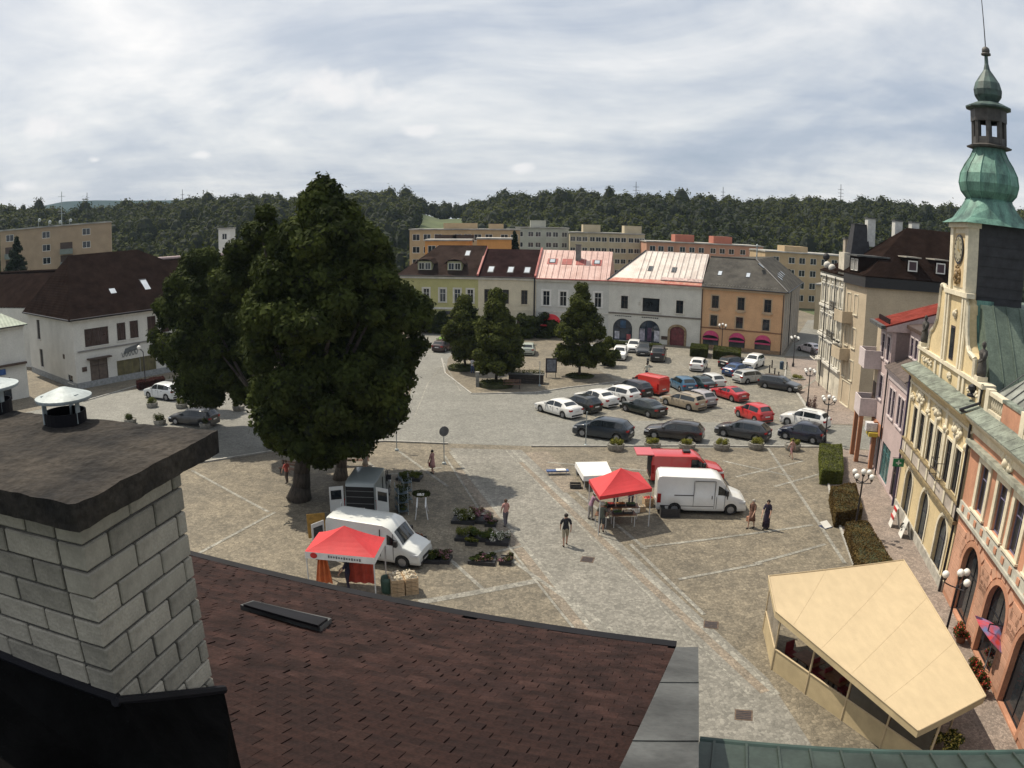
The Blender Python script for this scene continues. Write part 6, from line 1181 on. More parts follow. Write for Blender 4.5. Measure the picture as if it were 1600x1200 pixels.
def car(label, fpx, rpx, kind, col, cat='car', side='near', Lm=None, group=None, name='parked_car', W=None, Hs=1.0, roofc=None, rails=False, **q):
    """fpx / rpx: the front and rear corners of the flank that faces the camera, on the ground"""
    a, b = g(*fpx), g(*rpx); Lt = Lm or {'suv': 4.4, 'hatch': 4.1, 'coupe': 4.3}.get(kind, 4.55); fy, ry = fpx[1], rpx[1]
    while (a-b).length < min(Lt, 4.5)*.97 and fy > 400:     # the far end of the flank sits deeper until the car is as long as such cars are
        if fy <= ry: fy -= .2
        else: ry -= .2
        a, b = g(fpx[0], fy), g(rpx[0], ry)
    d = a-b; L = d.length; dn = d.normalized(); L2 = Lm or min(4.85, max(3.9, L)); W = W or (1.8 if kind != 'van' else 2.0)
    nr = Vector((-dn.y, dn.x, 0)); mid = (a+b)/2
    if nr.dot(mid) < 0: nr = -nr
    c = mid + nr*W/2; t = thing(name, label, cat, (c.x, c.y, 0.012), math.atan2(dn.y, dn.x), group)
    col = tuple(x*.55 for x in col) if max(col) < .075 else col
    body = paint('paint_%03d%03d%03d' % tuple(int(x*999) for x in col), col); car_mesh(kind, L2, W, Hs, body, t, **q)
    if rails:
        for sd in (-1, 1): z = max(p[1] for p in PROF[kind][0])*Hs; mb = MB(); mb.tube((-L2*.30, sd*W*.36, z+.05), (L2*.05, sd*W*.36, z+.05), .022, n=6); mb.build('roof_rail', M_trim, t)
    if DBG: print('CAR', label[:40], round(L, 1), [round(v, 1) for v in c[:2]])
    return t
DBG = False
GP = 'cars parked on the square'
WH, BK, DG, SV, RD, NV = (.72, .72, .70), (.008, .009, .010), (.05, .055, .06), (.32, .33, .33), (.42, .02, .02), (.012, .02, .05)
car('white saloon at the left end of the first slanted row, tail towards the road', (835, 648), (888, 657), 'sedan', WH, group=GP, Lm=4.7)
car('dark hatchback with red tail lamps wedged right beside the leftmost white saloon', (872, 641), (922, 650), 'hatch', (.03, .035, .035), group=GP)
car('white saloon second of the white cars from the left in the slanted row', (896, 631), (946, 640), 'sedan', WH, group=GP, Lm=4.6)
car('white hatchback directly left of the dark green car, rear window facing the road', (932, 624), (984, 633), 'hatch', WH, group=GP, Lm=4.3)
car('dark purple estate car squeezed between the white hatchback and the red van', (955, 617), (1003, 626), 'suv', (.025, .02, .03), group=GP)
car('red panel van parked among the cars in the slanted row', (976, 611), (1026, 620), 'smallvan', (.50, .03, .02), 'van', group=GP, Lm=4.7, W=1.85, name='parked_van')
car('dark green saloon with a red tail lamp standing alone before the white hatchback', (967, 647), (1022, 656), 'sedan', (.012, .022, .018), group=GP, Lm=4.6)
car('beige estate car in the middle of the second slanted row', (1030, 637), (1086, 645), 'wagon', (.30, .25, .18), group=GP, Lm=4.6, rails=True)
car('silver hatchback tucked behind the beige estate', (1060, 632), (1100, 640), 'hatch', (.30, .28, .29), group=GP)
car('blue small car hidden between the red panel van and the teal saloon', (1042, 607), (1066, 616), 'hatch', (.03, .10, .18), group=GP)
car('dark teal saloon right of the red panel van', (1064, 608), (1100, 615), 'sedan', (.02, .05, .06), group=GP)
car('white hatchback with a dark tailgate behind the teal saloon', (1083, 603), (1114, 610), 'hatch', (.55, .56, .55), group=GP, rear_glass=True)
car('low red coupe behind the small red hatchback', (1107, 624), (1151, 631), 'coupe', (.38, .015, .02), group=GP, Lm=4.4)
car('small red hatchback standing alone near the kerb corner', (1145, 657), (1186, 665), 'hatch', (.45, .02, .02), group=GP, Lm=3.9, Hs=1.06)
car('small white hatchback parked alone with its tail to the camera', (1108, 572), (1097, 585), 'hatch', WH, group=GP, Lm=3.9)
car('black estate car farthest in the right-hand cluster', (1172, 573), (1137, 579), 'wagon', BK, group=GP, Lm=4.5)
car('bright dark-blue saloon between the black estate and the silver estate', (1183, 583), (1140, 592), 'sedan', (.015, .05, .14), group=GP, Lm=4.6)
car('white off-roader facing the bollards behind the blue saloon', (1176, 580), (1199, 570), 'suv', WH, group=GP, Lm=4.2)
car('silver estate car pointing right, behind the long dark estate', (1206, 596), (1157, 602), 'wagon', (.38, .39, .38), group=GP, Lm=4.7)
car('long dark grey estate nearest the kerb stones at the right', (1243, 615), (1185, 614), 'wagon', (.05, .055, .06), group=GP, Lm=4.8)
car('white car with a dark grille facing the camera near the shop arches', (973, 572), (986, 550), 'suv', WH, group=GP, Lm=4.2, Hs=.95)
car('second white car just behind the one with the dark grille', (998, 553), (1003, 545), 'hatch', WH, group=GP, Lm=4.0)
car('dark grey car before the left shop arch pair with a pale number plate', (1014, 562), (1017, 546), 'hatch', (.06, .065, .07), group=GP, Lm=4.1)
car('large black van-like car left of the hedge with its tail to the camera', (1044, 550), (1036, 577), 'suv', (.03, .03, .03), group=GP, Lm=4.8, W=1.95, Hs=1.12)
car('dark car half hidden by the shrub beside the rightmost island tree', (942, 552), (940, 568), 'hatch', (.012, .013, .016), group=GP, Lm=4.2)
car('grey car peeping out behind the trunk of the rightmost island tree', (912, 548), (914, 565), 'hatch', (.35, .36, .36), group=GP, Lm=4.1)
car('pale green-white car with red tail between the island trees', (838, 545), (834, 561), 'hatch', (.40, .44, .38), group=GP, Lm=4.1)
car('dark red car low behind the left island tree', (714, 551), (692, 552), 'hatch', (.06, .02, .025), group=GP, Lm=4.0)
car('yellow-green small car driving on the street between the lindens and the island', (683, 536), (684, 550), 'hatch', (.16, .30, .05), group=GP, Lm=4.2, name='moving_car')
GR = 'cars in the row along the flower tubs'
car('dark blue coupe-like car, leftmost of the row behind the flower tubs', (896, 692), (977, 693), 'suv', (.02, .035, .055), group=GR, Lm=4.75, Hs=.98)
car('dark brown-grey estate second in the row behind the flower tubs', (1008, 692), (1092, 694), 'wagon', (.035, .03, .03), group=GR, Lm=4.75, rails=True)
car('dark grey fastback third in the row behind the flower tubs', (1116, 692), (1194, 694), 'hatch', (.05, .053, .06), group=GR, Lm=4.6)
car('small navy car at the right end of the row, beside the low hedge', (1214, 695), (1282, 697), 'hatch', NV, group=GR, Lm=3.95, Hs=1.05)
car('white off-roader with dark windows behind the navy car', (1217, 675), (1286, 677), 'suv', WH, group=GR, Lm=4.5, rails=True)
car('white and purple-shaded car in the side street beyond the lamp', (1243, 551), (1274, 555), 'sedan', (.60, .55, .57), Lm=4.6)
car('white off-roader parked by the corner house behind round flower tubs', (224, 624), (268, 628), 'suv', (.60, .62, .62), Lm=4.4)
car('dark estate car on the road left of the linden, behind the chimney cap', (264, 666), (326, 670), 'wagon', (.03, .033, .04), Lm=4.7)
car('dark red car hidden under the left linden by the flower tubs', (300, 607), (335, 612), 'hatch', (.10, .03, .03), Lm=4.1)
# vans of the market
PV = mat('van_white', (.66, .67, .66), .4, .12, .8, fine=.06)
v1 = car('big white panel van with sliding door parked beside the right red canopy', (1167, 806), (1022, 803), 'van', (.66, .67, .66), 'van', Lm=5.45, W=2.05, name='panel_van', plate=True)
def van_side(t, L, W, sd, seams):
    for x0, x1, z0, z1 in seams: mb = MB(); y = sd*(W/2+.004); mb.box(x0, x1, min(y, y-sd*.05), max(y, y-sd*.05), z0, z1); mb.build('panel_seam', M_trim, t)
van_side(v1, 5.45, 2.05, -1, [(-.55, .45-1.0+.02, .5, 2.1), (.72, .745, .4, 2.1), (1.35, 1.37, .4, 1.9), (-1.7, -.55, 1.18, 1.22), (-2.5, .7, .52, .56), (-.5, .7, 2.08, 2.11), (.55, .6, 1.0, 1.2), (1.48, 1.53, 1.0, 1.2)])
van_side(v1, 5.45, 2.05, 1, [(-.55, .45-1.0+.02, .5, 2.1), (.72, .745, .4, 2.1), (1.35, 1.37, .4, 1.9), (-1.7, -.55, 1.18, 1.22), (-2.5, .7, .52, .56), (-.5, .7, 2.08, 2.11), (.55, .6, 1.0, 1.2), (1.48, 1.53, 1.0, 1.2)])
v2 = car('red cargo van with its tailgate lifted behind the white panel van', (1135, 757), (1012, 757), 'smallvan', (.45, .03, .03), 'van', Lm=5.0, W=1.95, name='panel_van', Hs=1.04)
mb = MB(); mb.box(-3.5, -2.35, -.85, .85, 1.93, 2.0); o = mb.build('tailgate', paint('paint_tailgate', (.50, .05, .05)), v2); mb = MB(); mb.box(-3.35, -2.75, -.6, .6, 1.90, 1.93); mb.build('pane', M_cgl, o)
mb = MB(); mb.box(-2.53, -2.46, -.82, .82, .5, 1.85); mb.build('dark_cargo_panel', M_under, v2); mb = MB(); mb.box(.15, .65, -.98, -.972, 1.1, 1.7); mb.build('side_window', M_cgl, v2); mb = MB(); mb.box(-.3, .2, -.25, .2, 1.97, 2.08); mb.build('roof_beacon', M_trim, v2)  # black panel on the tail stands in for the shaded hold
# left vans
def van_at(label, p, hd, L, col, Hs=1.0, W=2.0, kind='van'):
    t = thing('panel_van', label, 'van', (p.x, p.y, .012), hd); car_mesh(kind, L, W, Hs, paint('paint_v%02d%02d' % (int(col[0]*99), int(Hs*100)), col), t, plate=True); return t
va, vb = g(664, 888), g(560, 905); d3 = (g(655, 893)-g(510, 870)).normalized(); 
v3 = van_at('white high-roof van nose-right behind the left red canopy, rear doors open', g(655, 893) - d3*2.55 + Vector((-d3.y, d3.x, 0))*1.0, math.atan2(d3.y, d3.x), 5.1, (.60, .62, .60), .94)
d4 = (g(622, 745)-g(590, 812)).normalized(); p4 = (g(551, 812)+g(600, 812))/2
v4 = van_at('white van seen from behind with open rear doors and dark shelves inside', g(586, 812) - Vector((-d4.y, d4.x, 0))*(-.0) + d4*2.4 + Vector((-d4.y, d4.x, 0))*.8, math.atan2(d4.y, d4.x), 4.9, (.22, .25, .25), .93)
for v_, L_, dk in ((v3, 5.1, 0), (v4, 4.9, 1)):
    Hm = 2.36*.94; mb = MB(); mb.box(-L_/2-.012, -L_/2+.03, -.82, .82, .55, Hm-.25); o = mb.build('dark_cargo_panel', M_under, v_)  # dark panel outside the body paints the darkness of the hold
    for z in (.95, 1.35, 1.7): mb = MB(); mb.box(-L_/2-.03, -L_/2-.013, -.8, .8, z, z+.035); mb.build('shelf', mat('shelf_grey', (.12, .12, .12), .7), o)
    for sd in (-1, 1):
        mb = MB(); T = lambda v: Vector((-L_/2-.02-v.x*.35, sd*(.95+v.x*.9), v.z)) + Vector((v.y, 0, 0)); mb.box(0, .85, -.04, 0, .5, Hm-.2, T=T); d_ = mb.build('rear_door', paint('paint_door', (.55, .57, .56)), v_); mb = MB(); mb.box(.12, .75, -.055, .015, 1.25, Hm-.42, T=T); mb.build('pane', M_cgl, d_)
van_side(v4, 4.9, 2.0, -1, [(-.5, -.47, .5, 1.95), (.6, .63, .4, 1.95), (1.15, 1.17, .4, 1.8)]); van_side(v3, 5.1, 2.0, -1, [(.5, .53, .5, 1.95), (1.2, 1.22, .4, 1.8)])

# ================================================================ STREET FURNITURE
M_iron = mat('lamp_iron', (.022, .018, .022), .55, .2, 4); M_globe = mat('lamp_globe', (.75, .74, .70), .25, .05)
def globe_lamp(label, p, h=3.95, n=5, group='lamps with five white globes'):
    t = thing('street_lamp', label, 'street lamp', p, 0, group); mb = MB(); mb.lathe([(.17, 0), (.17, .35), (.11, .5), (.085, .6), (.06, 1.2), (.05, h-.75), (.09, h-.7), (.06, h-.6)], 10); mb.build('post', M_iron, t, smooth=False)
    mb = MB(); mb.tube((0, 0, h-.6), (0, 0, h-.28), .035, n=6); mb.lathe([(.09, h-.3), (.1, h-.22), (.03, h-.2)], 8); mb.build('arm', M_iron, t); mb = MB(); mb.ball((0, 0, h-.04), .17, 12); mb.build('globe', M_globe, t, smooth=True)
    for k in range(n-1):
        a = 2*pi*k/(n-1)+.5; x, y = cos(a)*.62, sin(a)*.62; mb = MB(); mb.path([(0, 0, h-.72), (x*.5, y*.5, h-.66), (x*.95, y*.95, h-.56), (x, y, h-.42)], .03, 6); mb.lathe([(.08, h-.44), (.09, h-.36), (.03, h-.34)], 8, (x, y, 0)); mb.build('arm', M_iron, t); mb = MB(); mb.ball((x, y, h-.2), .165, 12); mb.build('globe', M_globe, t, smooth=True)
    return t
globe_lamp('lamp with five globes beside the middle hedge block near the arches', g(1334, 838)); globe_lamp('lamp with five globes behind the parked navy car at the first hedge block', g(1288, 693)); globe_lamp('lamp with five globes by the dark round tub left of the ornate house', g(1261, 636), 3.8)
globe_lamp('lamp with five globes in front of the orange corner house side wall', g(1239, 573), 3.9); globe_lamp('lamp with five globes before the orange house front between its awnings', g(1127, 550), 3.9)
globe_lamp('nearest lamp with globes, its top just showing past the cafe tent edge', g(1466, 1030), 4.1, 4)
t = thing('street_lamp', 'slim dark single-globe lamp before the corner house shop window', 'street lamp', g(228, 606)); mb = MB(); mb.path([(0, 0, 0), (0, 0, 3.9), (-.2, 0, 4.15), (-.45, 0, 4.2)], [.07, .05, .045, .04], 8); mb.build('post', M_iron, t); mb = MB(); mb.ball((-.5, 0, 4.4), .24, 12); mb.build('globe', M_globe, t, smooth=True)
# flower tubs
def tub(label, p, r_=.62, h=.42, seed=0, grp='round concrete flower tubs', col=LEAF_H, hp=.4):
    t = thing('flower_tub', label, 'planter', p, 0, grp); mb = MB(); mb.lathe([(r_*.86, 0), (r_*.98, h*.45), (r_, h), (r_*.9, h), (r_*.86, h-.06), (.001, h-.05)], 20); mb.build('tub', mat('tub_concrete', (.26, .25, .22), .9, .3, 4, fine=.2), t)
    rr = random.Random(seed); BB = [(rr.uniform(-.6, .6)*r_, rr.uniform(-.6, .6)*r_, h+rr.uniform(.02, hp*.6), r_*.32, r_*.32, hp*.5) for _ in range(10)]; V, Fq = leaf_cloud(BB, 130, .045, .5, seed=seed); np_mesh('plants', V, Fq, col, t); return t
LEAF_Y = leafmat('leaf_yellow', (.10, .11, .02), (.25, .24, .05), 4)
for i, (x, y, lb) in enumerate([(962, 703, 'tub of yellow-green plants right of the blue car\'s door, leftmost of the road row'), (1019, 701, 'tub under the nose of the brown-grey estate'), (1073, 702, 'tub under the tail of the brown-grey estate'), (1127, 702, 'tub under the nose of the grey fastback'), (1181, 701, 'tub under the tail of the grey fastback'), (1238, 703, 'tub before the navy car with a walker beside it')]): tub(lb, g(x, y), .66, .5, 100+i, col=LEAF_Y)
for i, (x, y, lb) in enumerate([(238, 636, 'tub at the nose of the white off-roader by the corner house'), (284, 637, 'tub at the tail of the white off-roader by the corner house'), (330, 640, 'tub at the rim of the left linden crown'), (373, 641, 'tub with reddish plants in the gap between the two linden crowns'), (250, 663, 'tub of loose shrubs at the nose of the dark estate by the chimney'), (322, 668, 'tub of loose shrubs at the tail of the dark estate by the chimney'), (204, 662, 'tub just showing above the chimney cap')]): tub(lb, g(x, y), .6, .45, 120+i, 'round tubs at the left of the road', LEAF_P if i > 3 else LEAF_H, .55)
tub('dark round tub with clipped bush at the foot of a globe lamp', g(1268, 648), .6, .35, 140, None, leafmat('leaf_red', (.05, .02, .02), (.10, .04, .035), 3), 1.5); tub('low yellow flower bed in a ring near the bollards', g(1247, 592), .9, .15, 141, None, LEAF_Y, .4)
# bollards
bo = None
for i, (x, y) in enumerate([(1202, 583), (1210, 588), (1216, 594), (1222, 600), (1229, 578), (1206, 575)]):
    if bo is None: bo = thing('bollard', 'x', 'bollard'); mb = MB(); mb.lathe([(.09, 0), (.08, .85), (.1, .88), (.09, .98), (.001, 1.02)], 8); mb.build('post', M_iron, bo); o = bo
    else: o = copy_tree(bo)
    place(o, g(x, y), 0, ['leftmost dark bollard beside the white off-roader', 'second bollard from the left behind the silver estate', 'bollard right above the bonnet of the silver estate', 'nearest bollard by the kerb corner', 'bollard standing apart towards the orange house', 'farthest bollard beside the white off-roader roof'][i], 'dark bollards at the kerb corner')
# hedges
def hedge(label, pts, h, seed, leaf=LEAF_H, grp='clipped hedge blocks'):
    P = [g(*p) for p in pts]; c = sum(P, Vector())/4; t = thing('hedge', label, 'hedge', (c.x, c.y, 0), 0, grp); Q = [p-c for p in P]; mb = MB(); mb.prism([(q.x*.93, q.y*.96) for q in Q], 0, h*.94); mb.build('dark_core', mat('hedge_inner', (.04, .045, .015), .95, .3, 2), t)
    r = np.random.default_rng(seed); n = 15000; e0, e1, e2, e3 = [np.array([q.x, q.y]) for q in Q]; u_, v_, w_ = r.random(n), r.random(n), r.random(n)*h
    f = r.integers(0, 5, n); u_ = np.where(f == 1, r.normal(0, .01, n), np.where(f == 2, 1+r.normal(0, .01, n), u_)); v_ = np.where(f == 3, r.normal(0, .004, n), np.where(f == 4, 1+r.normal(0, .004, n), v_)); w_ = np.where(f == 0, h+r.normal(0, .025, n), w_)
    xy = (e0[None]*(1-u_)[:, None]+e1[None]*u_[:, None])*(1-v_)[:, None]+(e3[None]*(1-u_)[:, None]+e2[None]*u_[:, None])*v_[:, None]; c_ = np.concatenate([xy, w_[:, None]], 1); c_ += np.stack([np.zeros(n)]*2+[.04*np.sin(c_[:, 0]*3+c_[:, 1]*2)], 1)
    nn = r.normal(size=(n, 3)); nn[:, 2] += .6; nn /= np.linalg.norm(nn, axis=1)[:, None]; a = np.cross(nn, r.normal(size=(n, 3))); a /= np.linalg.norm(a, axis=1)[:, None]; b = np.cross(nn, a); s = .045*r.uniform(.6, 1.4, n)[:, None]; V = np.stack([c_-a*s, c_-b*s*.7, c_+a*s, c_+b*s*.7], 1).reshape(-1, 3); np_mesh('leaves', V, np.arange(n*4).reshape(-1, 4), leaf, t)
hedge('clipped green hedge block beside the navy car and its lamp', [(1279, 713), (1313, 713), (1315, 757), (1281, 757)], 1.0, 1)
LEAF_B = leafmat('leaf_brownish', (.08, .052, .022), (.16, .115, .045), 1.0)
hedge('brownish middle hedge block at the foot of the five-globe lamp', [(1295, 783), (1333, 776), (1344, 818), (1303, 824)], 1.0, 2, LEAF_B); hedge('brown low hedge block next to the cafe tent', [(1318, 838), (1352, 836), (1392, 905), (1340, 905)], .9, 3, LEAF_B)
hedge('low dark hedge before the left arch of the orange house', [(1080, 549), (1106, 552), (1104, 560), (1078, 557)], 1.2, 4, LEAF_P); hedge('low dark hedge before the middle arch of the orange house', [(1116, 553), (1157, 558), (1155, 566), (1114, 561)], 1.2, 5, LEAF_P)
hedge('long thin hedge before the two shop arches of the pale house', [(955, 540), (1032, 546), (1031, 549), (954, 543)], .8, 6, LEAF_P); hedge('dark red low hedge along the corner house by the slim lamp', [(214, 606), (255, 598), (258, 602), (218, 610)], .8, 7, leafmat('leaf_red', (.05, .02, .02), (.10, .04, .035), 3))
for i, (x, y, r_) in enumerate([(775, 603, 1.75), (722, 577, 1.6), (906, 588, 1.5)]):
    c = g(x, y); t = thing('round_hedge', ['low round hedge ring at the foot of the middle island tree', 'low round hedge ring at the foot of the smaller bushy island tree', 'flat ring of ground cover at the foot of the rightmost island tree'][i], 'hedge', c, 0, 'low round hedges on the island'); hh = .5 if i < 2 else .18
    BB = [(cos(a)*r_*q, sin(a)*r_*q, hh*.5, .42, .42, hh*.6) for q in (.35, .8) for a in np.linspace(0, 6.2, 16)]; V, Fq = leaf_cloud(BB, 120, .07, .4, seed=150+i); np_mesh('leaves', V, Fq, LEAF_P, t); mb = MB(); mb.lathe([(r_*1.02, 0), (r_*1.02, hh*.7), (.01, hh*.75)], 16); mb.build('dark_core', mat('hedge_inner', (.04, .045, .015), .95, .3, 2), t)
# signs and posts
def sign(label, p, h, shape='round', r_=.3, ang=0, face=None, name='road_sign', back=True):
    t = thing(name, label, 'sign', p, ang); mb = MB(); mb.tube((0, 0, 0), (0, 0, h), .035, n=8); mb.lathe([(.16, 0), (.14, .12), (.04, .16)], 10); mb.build('post', M_gal, t); mb = MB(); fm = face or mat('sign_back', (.13, .14, .15), .5, .2, metal=.3)
    if shape == 'round': mb.add([(r_*cos(2*pi*k/20), s_, h-r_+r_*sin(2*pi*k/20)) for s_ in (-.06, -.04) for k in range(20)], [tuple(range(20)), tuple(range(20, 40))[::-1]]+[(k, k+20, (k+1) % 20+20, (k+1) % 20) for k in range(20)])
    else: mb.box(-r_, r_, -.06, -.04, h-r_*.8, h)
    mb.build('sign_plate', fm, t); return t
sign('round road sign seen from behind on the corner of the left paving', g(694, 725), 2.75, 'round', .36, .5); sign('post with small board at the edge of the tallest linden crown', g(620, 704), 3.0, 'board', .32, .2, M_iron); sign('thin white road sign post between the dark and the white cars', g(915, 697), 2.7, 'board', .12, 1.2, M_gal)
t = sign('blue-white information board on a post between the island trees', g(843, 603), 2.6, 'board', .02); 
t = thing('info_board', 'black framed information board standing left of the rightmost island tree', 'board', g(861, 590), .1); mb = MB(); mb.box(-.62, .62, -.06, .06, .55, 2.15); mb.build('frame', M_iron, t); mb = MB(); mb.box(-.48, .48, -.075, -.062, .7, 2.0); mb.build('poster', mat('poster_blue', (.16, .18, .22), .4, .4, 3), t); [MB().box(x-.03, x+.03, -.03, .03, 0, .55).build('leg', M_iron, t) for x in (-.5, .5)]
t = thing('concrete_pillar', 'short grey concrete pillar left of the middle island tree', 'pillar', g(746, 604), .1); mb = MB(); mb.box(-.17, .17, -.17, .17, 0, 1.45); mb.build('shaft', mat('pillar_concrete', (.24, .24, .22), .9, .3, 4), t); mb = MB(); mb.box(-.2, .2, -.2, .2, 1.45, 1.55); mb.build('cap', M_kerb, t)
t = thing('planter_wall', 'dark wooden-sided planter with bench right of the middle island tree', 'planter', g(822, 598), -.1); 
for z in (.0, .24, .48, .72): mb = MB(); mb.box(-1.8, 1.8, -.5, -.42, z+.02, z+.22); mb.build('plank', mat('plank_dark', (.055, .045, .04), .8, .3, 5), t)
mb = MB(); mb.box(-1.8, 1.8, -.42, .6, 0, .9); mb.build('box', M_iron, t); mb = MB(); mb.box(-1.9, 1.9, -.58, .68, .93, 1.02); mb.build('coping', mat('coping_dark', (.10, .10, .095), .8), t); V, Fq = leaf_cloud([(x, .1, 1.15, .4, .35, .3) for x in np.linspace(-1.5, 1.5, 7)], 120, .07, .4, seed=170); np_mesh('plants', V, Fq, LEAF_P, t)
def bench(label, p, rz, grp='park benches', m=None):
    t = thing('bench', label, 'bench', p, rz, grp); m = m or mat('bench_wood', (.16, .09, .06), .7, .3, 5)
    for k in range(3): mb = MB(); mb.box(-.9, .9, -.22+k*.15, -.10+k*.15, .42, .46); mb.build('seat_slat', m, t)
    for k in range(2): mb = MB(); mb.box(-.9, .9, .26, .30, .58+k*.18, .70+k*.18); mb.build('back_slat', m, t)
    for x in (-.75, .75): mb = MB(); mb.box(x-.04, x+.04, -.22, .28, .36, .42); mb.box(x-.03, x+.03, -.2, -.14, 0, .36); mb.box(x-.03, x+.03, .22, .28, 0, .9); mb.build('leg', M_iron, t)
bench('bench with reddish slats right of the linden trunks', g(557, 728), .15); bench('bench in front of the dark planter on the island', g(800, 607), .0); bench('bench half hidden behind the linden trunk', g(455, 742), -.3)
for i, (x, y) in enumerate([(918, 874), (1111, 976), (1162, 1117)]):
    c = g(x, y, .02); t = thing('drain_cover', ['square iron drain cover near the walking man in black', 'iron drain cover where the pale edge line meets the walkway', 'iron drain cover in front of the cafe tent'][i], 'drain cover', c, -.27, 'iron drain covers'); mb = MB(); mb.box(-.33, .33, -.33, .33, -.03, .0); mb.build('frame', mat('iron_rusty', (.12, .08, .055), .8, .3, 5), t); [MB().box(-.28, .28, -.27+k*.11, -.2+k*.11, 0, .008).build('bar', M_iron, t) for k in range(5)]
# signboards by the arches
def aboard(label, p, rz, m1, h=1.1, w_=.6, extra=None):
    t = thing('pavement_sign', label, 'sign', p, rz)
    for s_ in (-1, 1): mb = MB(); mb.box(-w_/2, w_/2, -.015, .015, 0, h, T=lambda v: Vector((v.x, v.y+s_*(.3-.27*v.z/h), v.z))); o = mb.build('board', m1, t)
    if extra: extra(t, h, w_)
    return t
aboard('red and white pavement sign leaning at the first hall arch', g(1397, 822), rdir, M_white, 1.25, .7, lambda t, h, w_: [MB().box(-w_/2-.005, w_/2+.005, -.33+.27*z/h-.02, -.33+.27*z/h+.02, z, z+.2).build('red_stripe', mat('sign_red', (.5, .03, .03), .5), t) for z in (.5, 1.0)])
def spots(t, h, w_):
    rr = random.Random(4)
    for k in range(7): mb = MB(); mb.ball((rr.uniform(-.22, .22), -.19-.1*k/7, .15+k*.12), .06, 8); mb.build('spot', M_black, t, smooth=True)
aboard('white spotted pavement sign beside the hall door', g(1413, 838), rdir, M_white, 1.1, .8, spots)
t = thing('tipped_signboard', 'small white board lying against the hedge kerb', 'sign', g(1290, 823), .4); mb = MB(); mb.box(-.3, .3, -.25, .25, .0, .03, T=lambda v: Vector((v.x, v.y, v.z+.12+v.y*.5))); mb.build('board', M_white, t); mb = MB(); mb.box(-.34, .34, -.3, .3, 0, .03); mb.build('frame', mat('frame_navy', (.02, .03, .08), .5), t)
t = thing('hanging_sign', 'green projecting sign with white mark above the second hall arch', 'sign', HT.matrix_basis @ Vector((1.2, -.05, 3.0)), rdir); mb = MB(); mb.box(-.03, .03, -.85, -.1, .0, .5); mb.build('sign_plate', mat('sign_green', (.01, .18, .07), .4, .1), t); mb = MB(); mb.box(-.05, .05, -.65, -.3, .2, .28); mb.box(-.05, .05, -.52, -.44, .1, .4); mb.build('mark', M_white, t); mb = MB(); mb.tube((0, 0, .55), (0, -.9, .55), .02); mb.build('arm', M_black, t)
# litter bin
t = thing('litter_bin', 'dark blue litter bin between the bollards and the orange house', 'bin', g(1221, 577)); mb = MB(); mb.lathe([(.25, 0), (.28, .9), (.2, 1.0), (.001, 1.05)], 10); mb.build('bin', mat('bin_blue', (.02, .05, .09), .5), t)
# ================================================================ CAFE TENT
M_can = mat('canvas_cream', (.46, .365, .23), .85, .05, 3, fine=.03, bump=.35, bscale=2.5, stretch=(1, .35, 1)); M_can2 = mat('canvas_side', (.46, .37, .22), .8, .12, 1.0); M_win = mat('clear_foil', (.04, .035, .03), .15, .4, .5)
cA, cB, cC, cD, cE = g(1201, 900, 2.95), g(1212, 955, 2.55), g(1412, 875, 2.95), g(1540, 1088, 2.75), g(1435, 1142, 2.5)
cf = thing('cafe_tent', 'cream canvas cafe pavilion with clear side windows in front of the salmon house', 'tent', (0, 0, 0))
mb = MB(); P = [cA, cB, cE, cD, cC]; ctr = sum(P, Vector())/5 + Vector((0, 0, .12)); n = 5; 
# canvas roof as a finely divided, slightly sagging sheet
V = []; Fs = []; NN = 14
bot = [cB.lerp(cE, i/NN) for i in range(NN+1)]; top_ = [(cA.lerp(cC, i/NN)) for i in range(NN+1)]; topr = [cA.lerp(cC, min(1, i/NN*1.0)) for i in range(NN+1)]
# outline split: long eave B-E, opposite side A-C-D
opp = [cA.lerp(cC, i/5) for i in range(6)] + [cC.lerp(cD, i/9) for i in range(1, 10)]
for i in range(NN+1):
    for j in range(9): t_ = j/8; p = bot[i].lerp(opp[i], t_); p.z += -.05*sin(pi*t_)*(1 if i % 4 else -.4) + mno.noise(Vector((i*.6, j*.6, 1)))*.02*(0 < t_ < 1); V.append(p)
mb.add(V, [(i*9+j, (i+1)*9+j, (i+1)*9+j+1, i*9+j+1) for i in range(NN) for j in range(8)]); ro = mb.build('roof', M_can, cf, smooth=True)
if ro.data.polygons[0].normal.z < 0: ro.data.flip_normals()
def vall(name, a, b, dz, m, off=0.0, par=cf): mb = MB(); mb.add([a, b, b-Vector((0, 0, dz)), a-Vector((0, 0, dz))], [(0, 1, 2, 3)]); return mb.build(name, m, par)
for nm, a, b in (('valance', cA, cB), ('valance', cB, cE), ('valance', cE, cD), ('valance', cD, cC), ('valance', cC, cA)): vall(nm, a, b, .28, M_can2)
for i in range(2, NN, 3):
    mb = MB(); mb.path([Vector(V[i*9+j])+Vector((0, 0, .004)) for j in range(9)], .004, 5); mb.build('roof_seam', M_can, cf)
mb = MB(); [mb.tube(P[i]+Vector((0, 0, .01)), P[(i+1) % 5]+Vector((0, 0, .01)), .03, n=6) for i in range(5)]; mb.build('edge_hem', M_can, cf)
wB, wE = g(1205, 1046), g(1390, 1180); dW = (wE-wB).normalized(); wE = wB+dW*8.3; nW = Vector((dW.y, -dW.x, 0)); wA = g(1192, 985)
def panelled(a, b, z0, z1, m, name, th=.04): d = (b-a).normalized(); nn = Vector((-d.y, d.x, 0))*th; mb = MB(); q = [a, b, b+nn, a+nn]; mb.add([Vector((p.x, p.y, z0)) for p in q]+[Vector((p.x, p.y, z1)) for p in q], [(0, 3, 2, 1), (4, 5, 6, 7), (0, 1, 5, 4), (1, 2, 6, 5), (2, 3, 7, 6), (3, 0, 4, 7)]); return mb.build(name, m, cf)
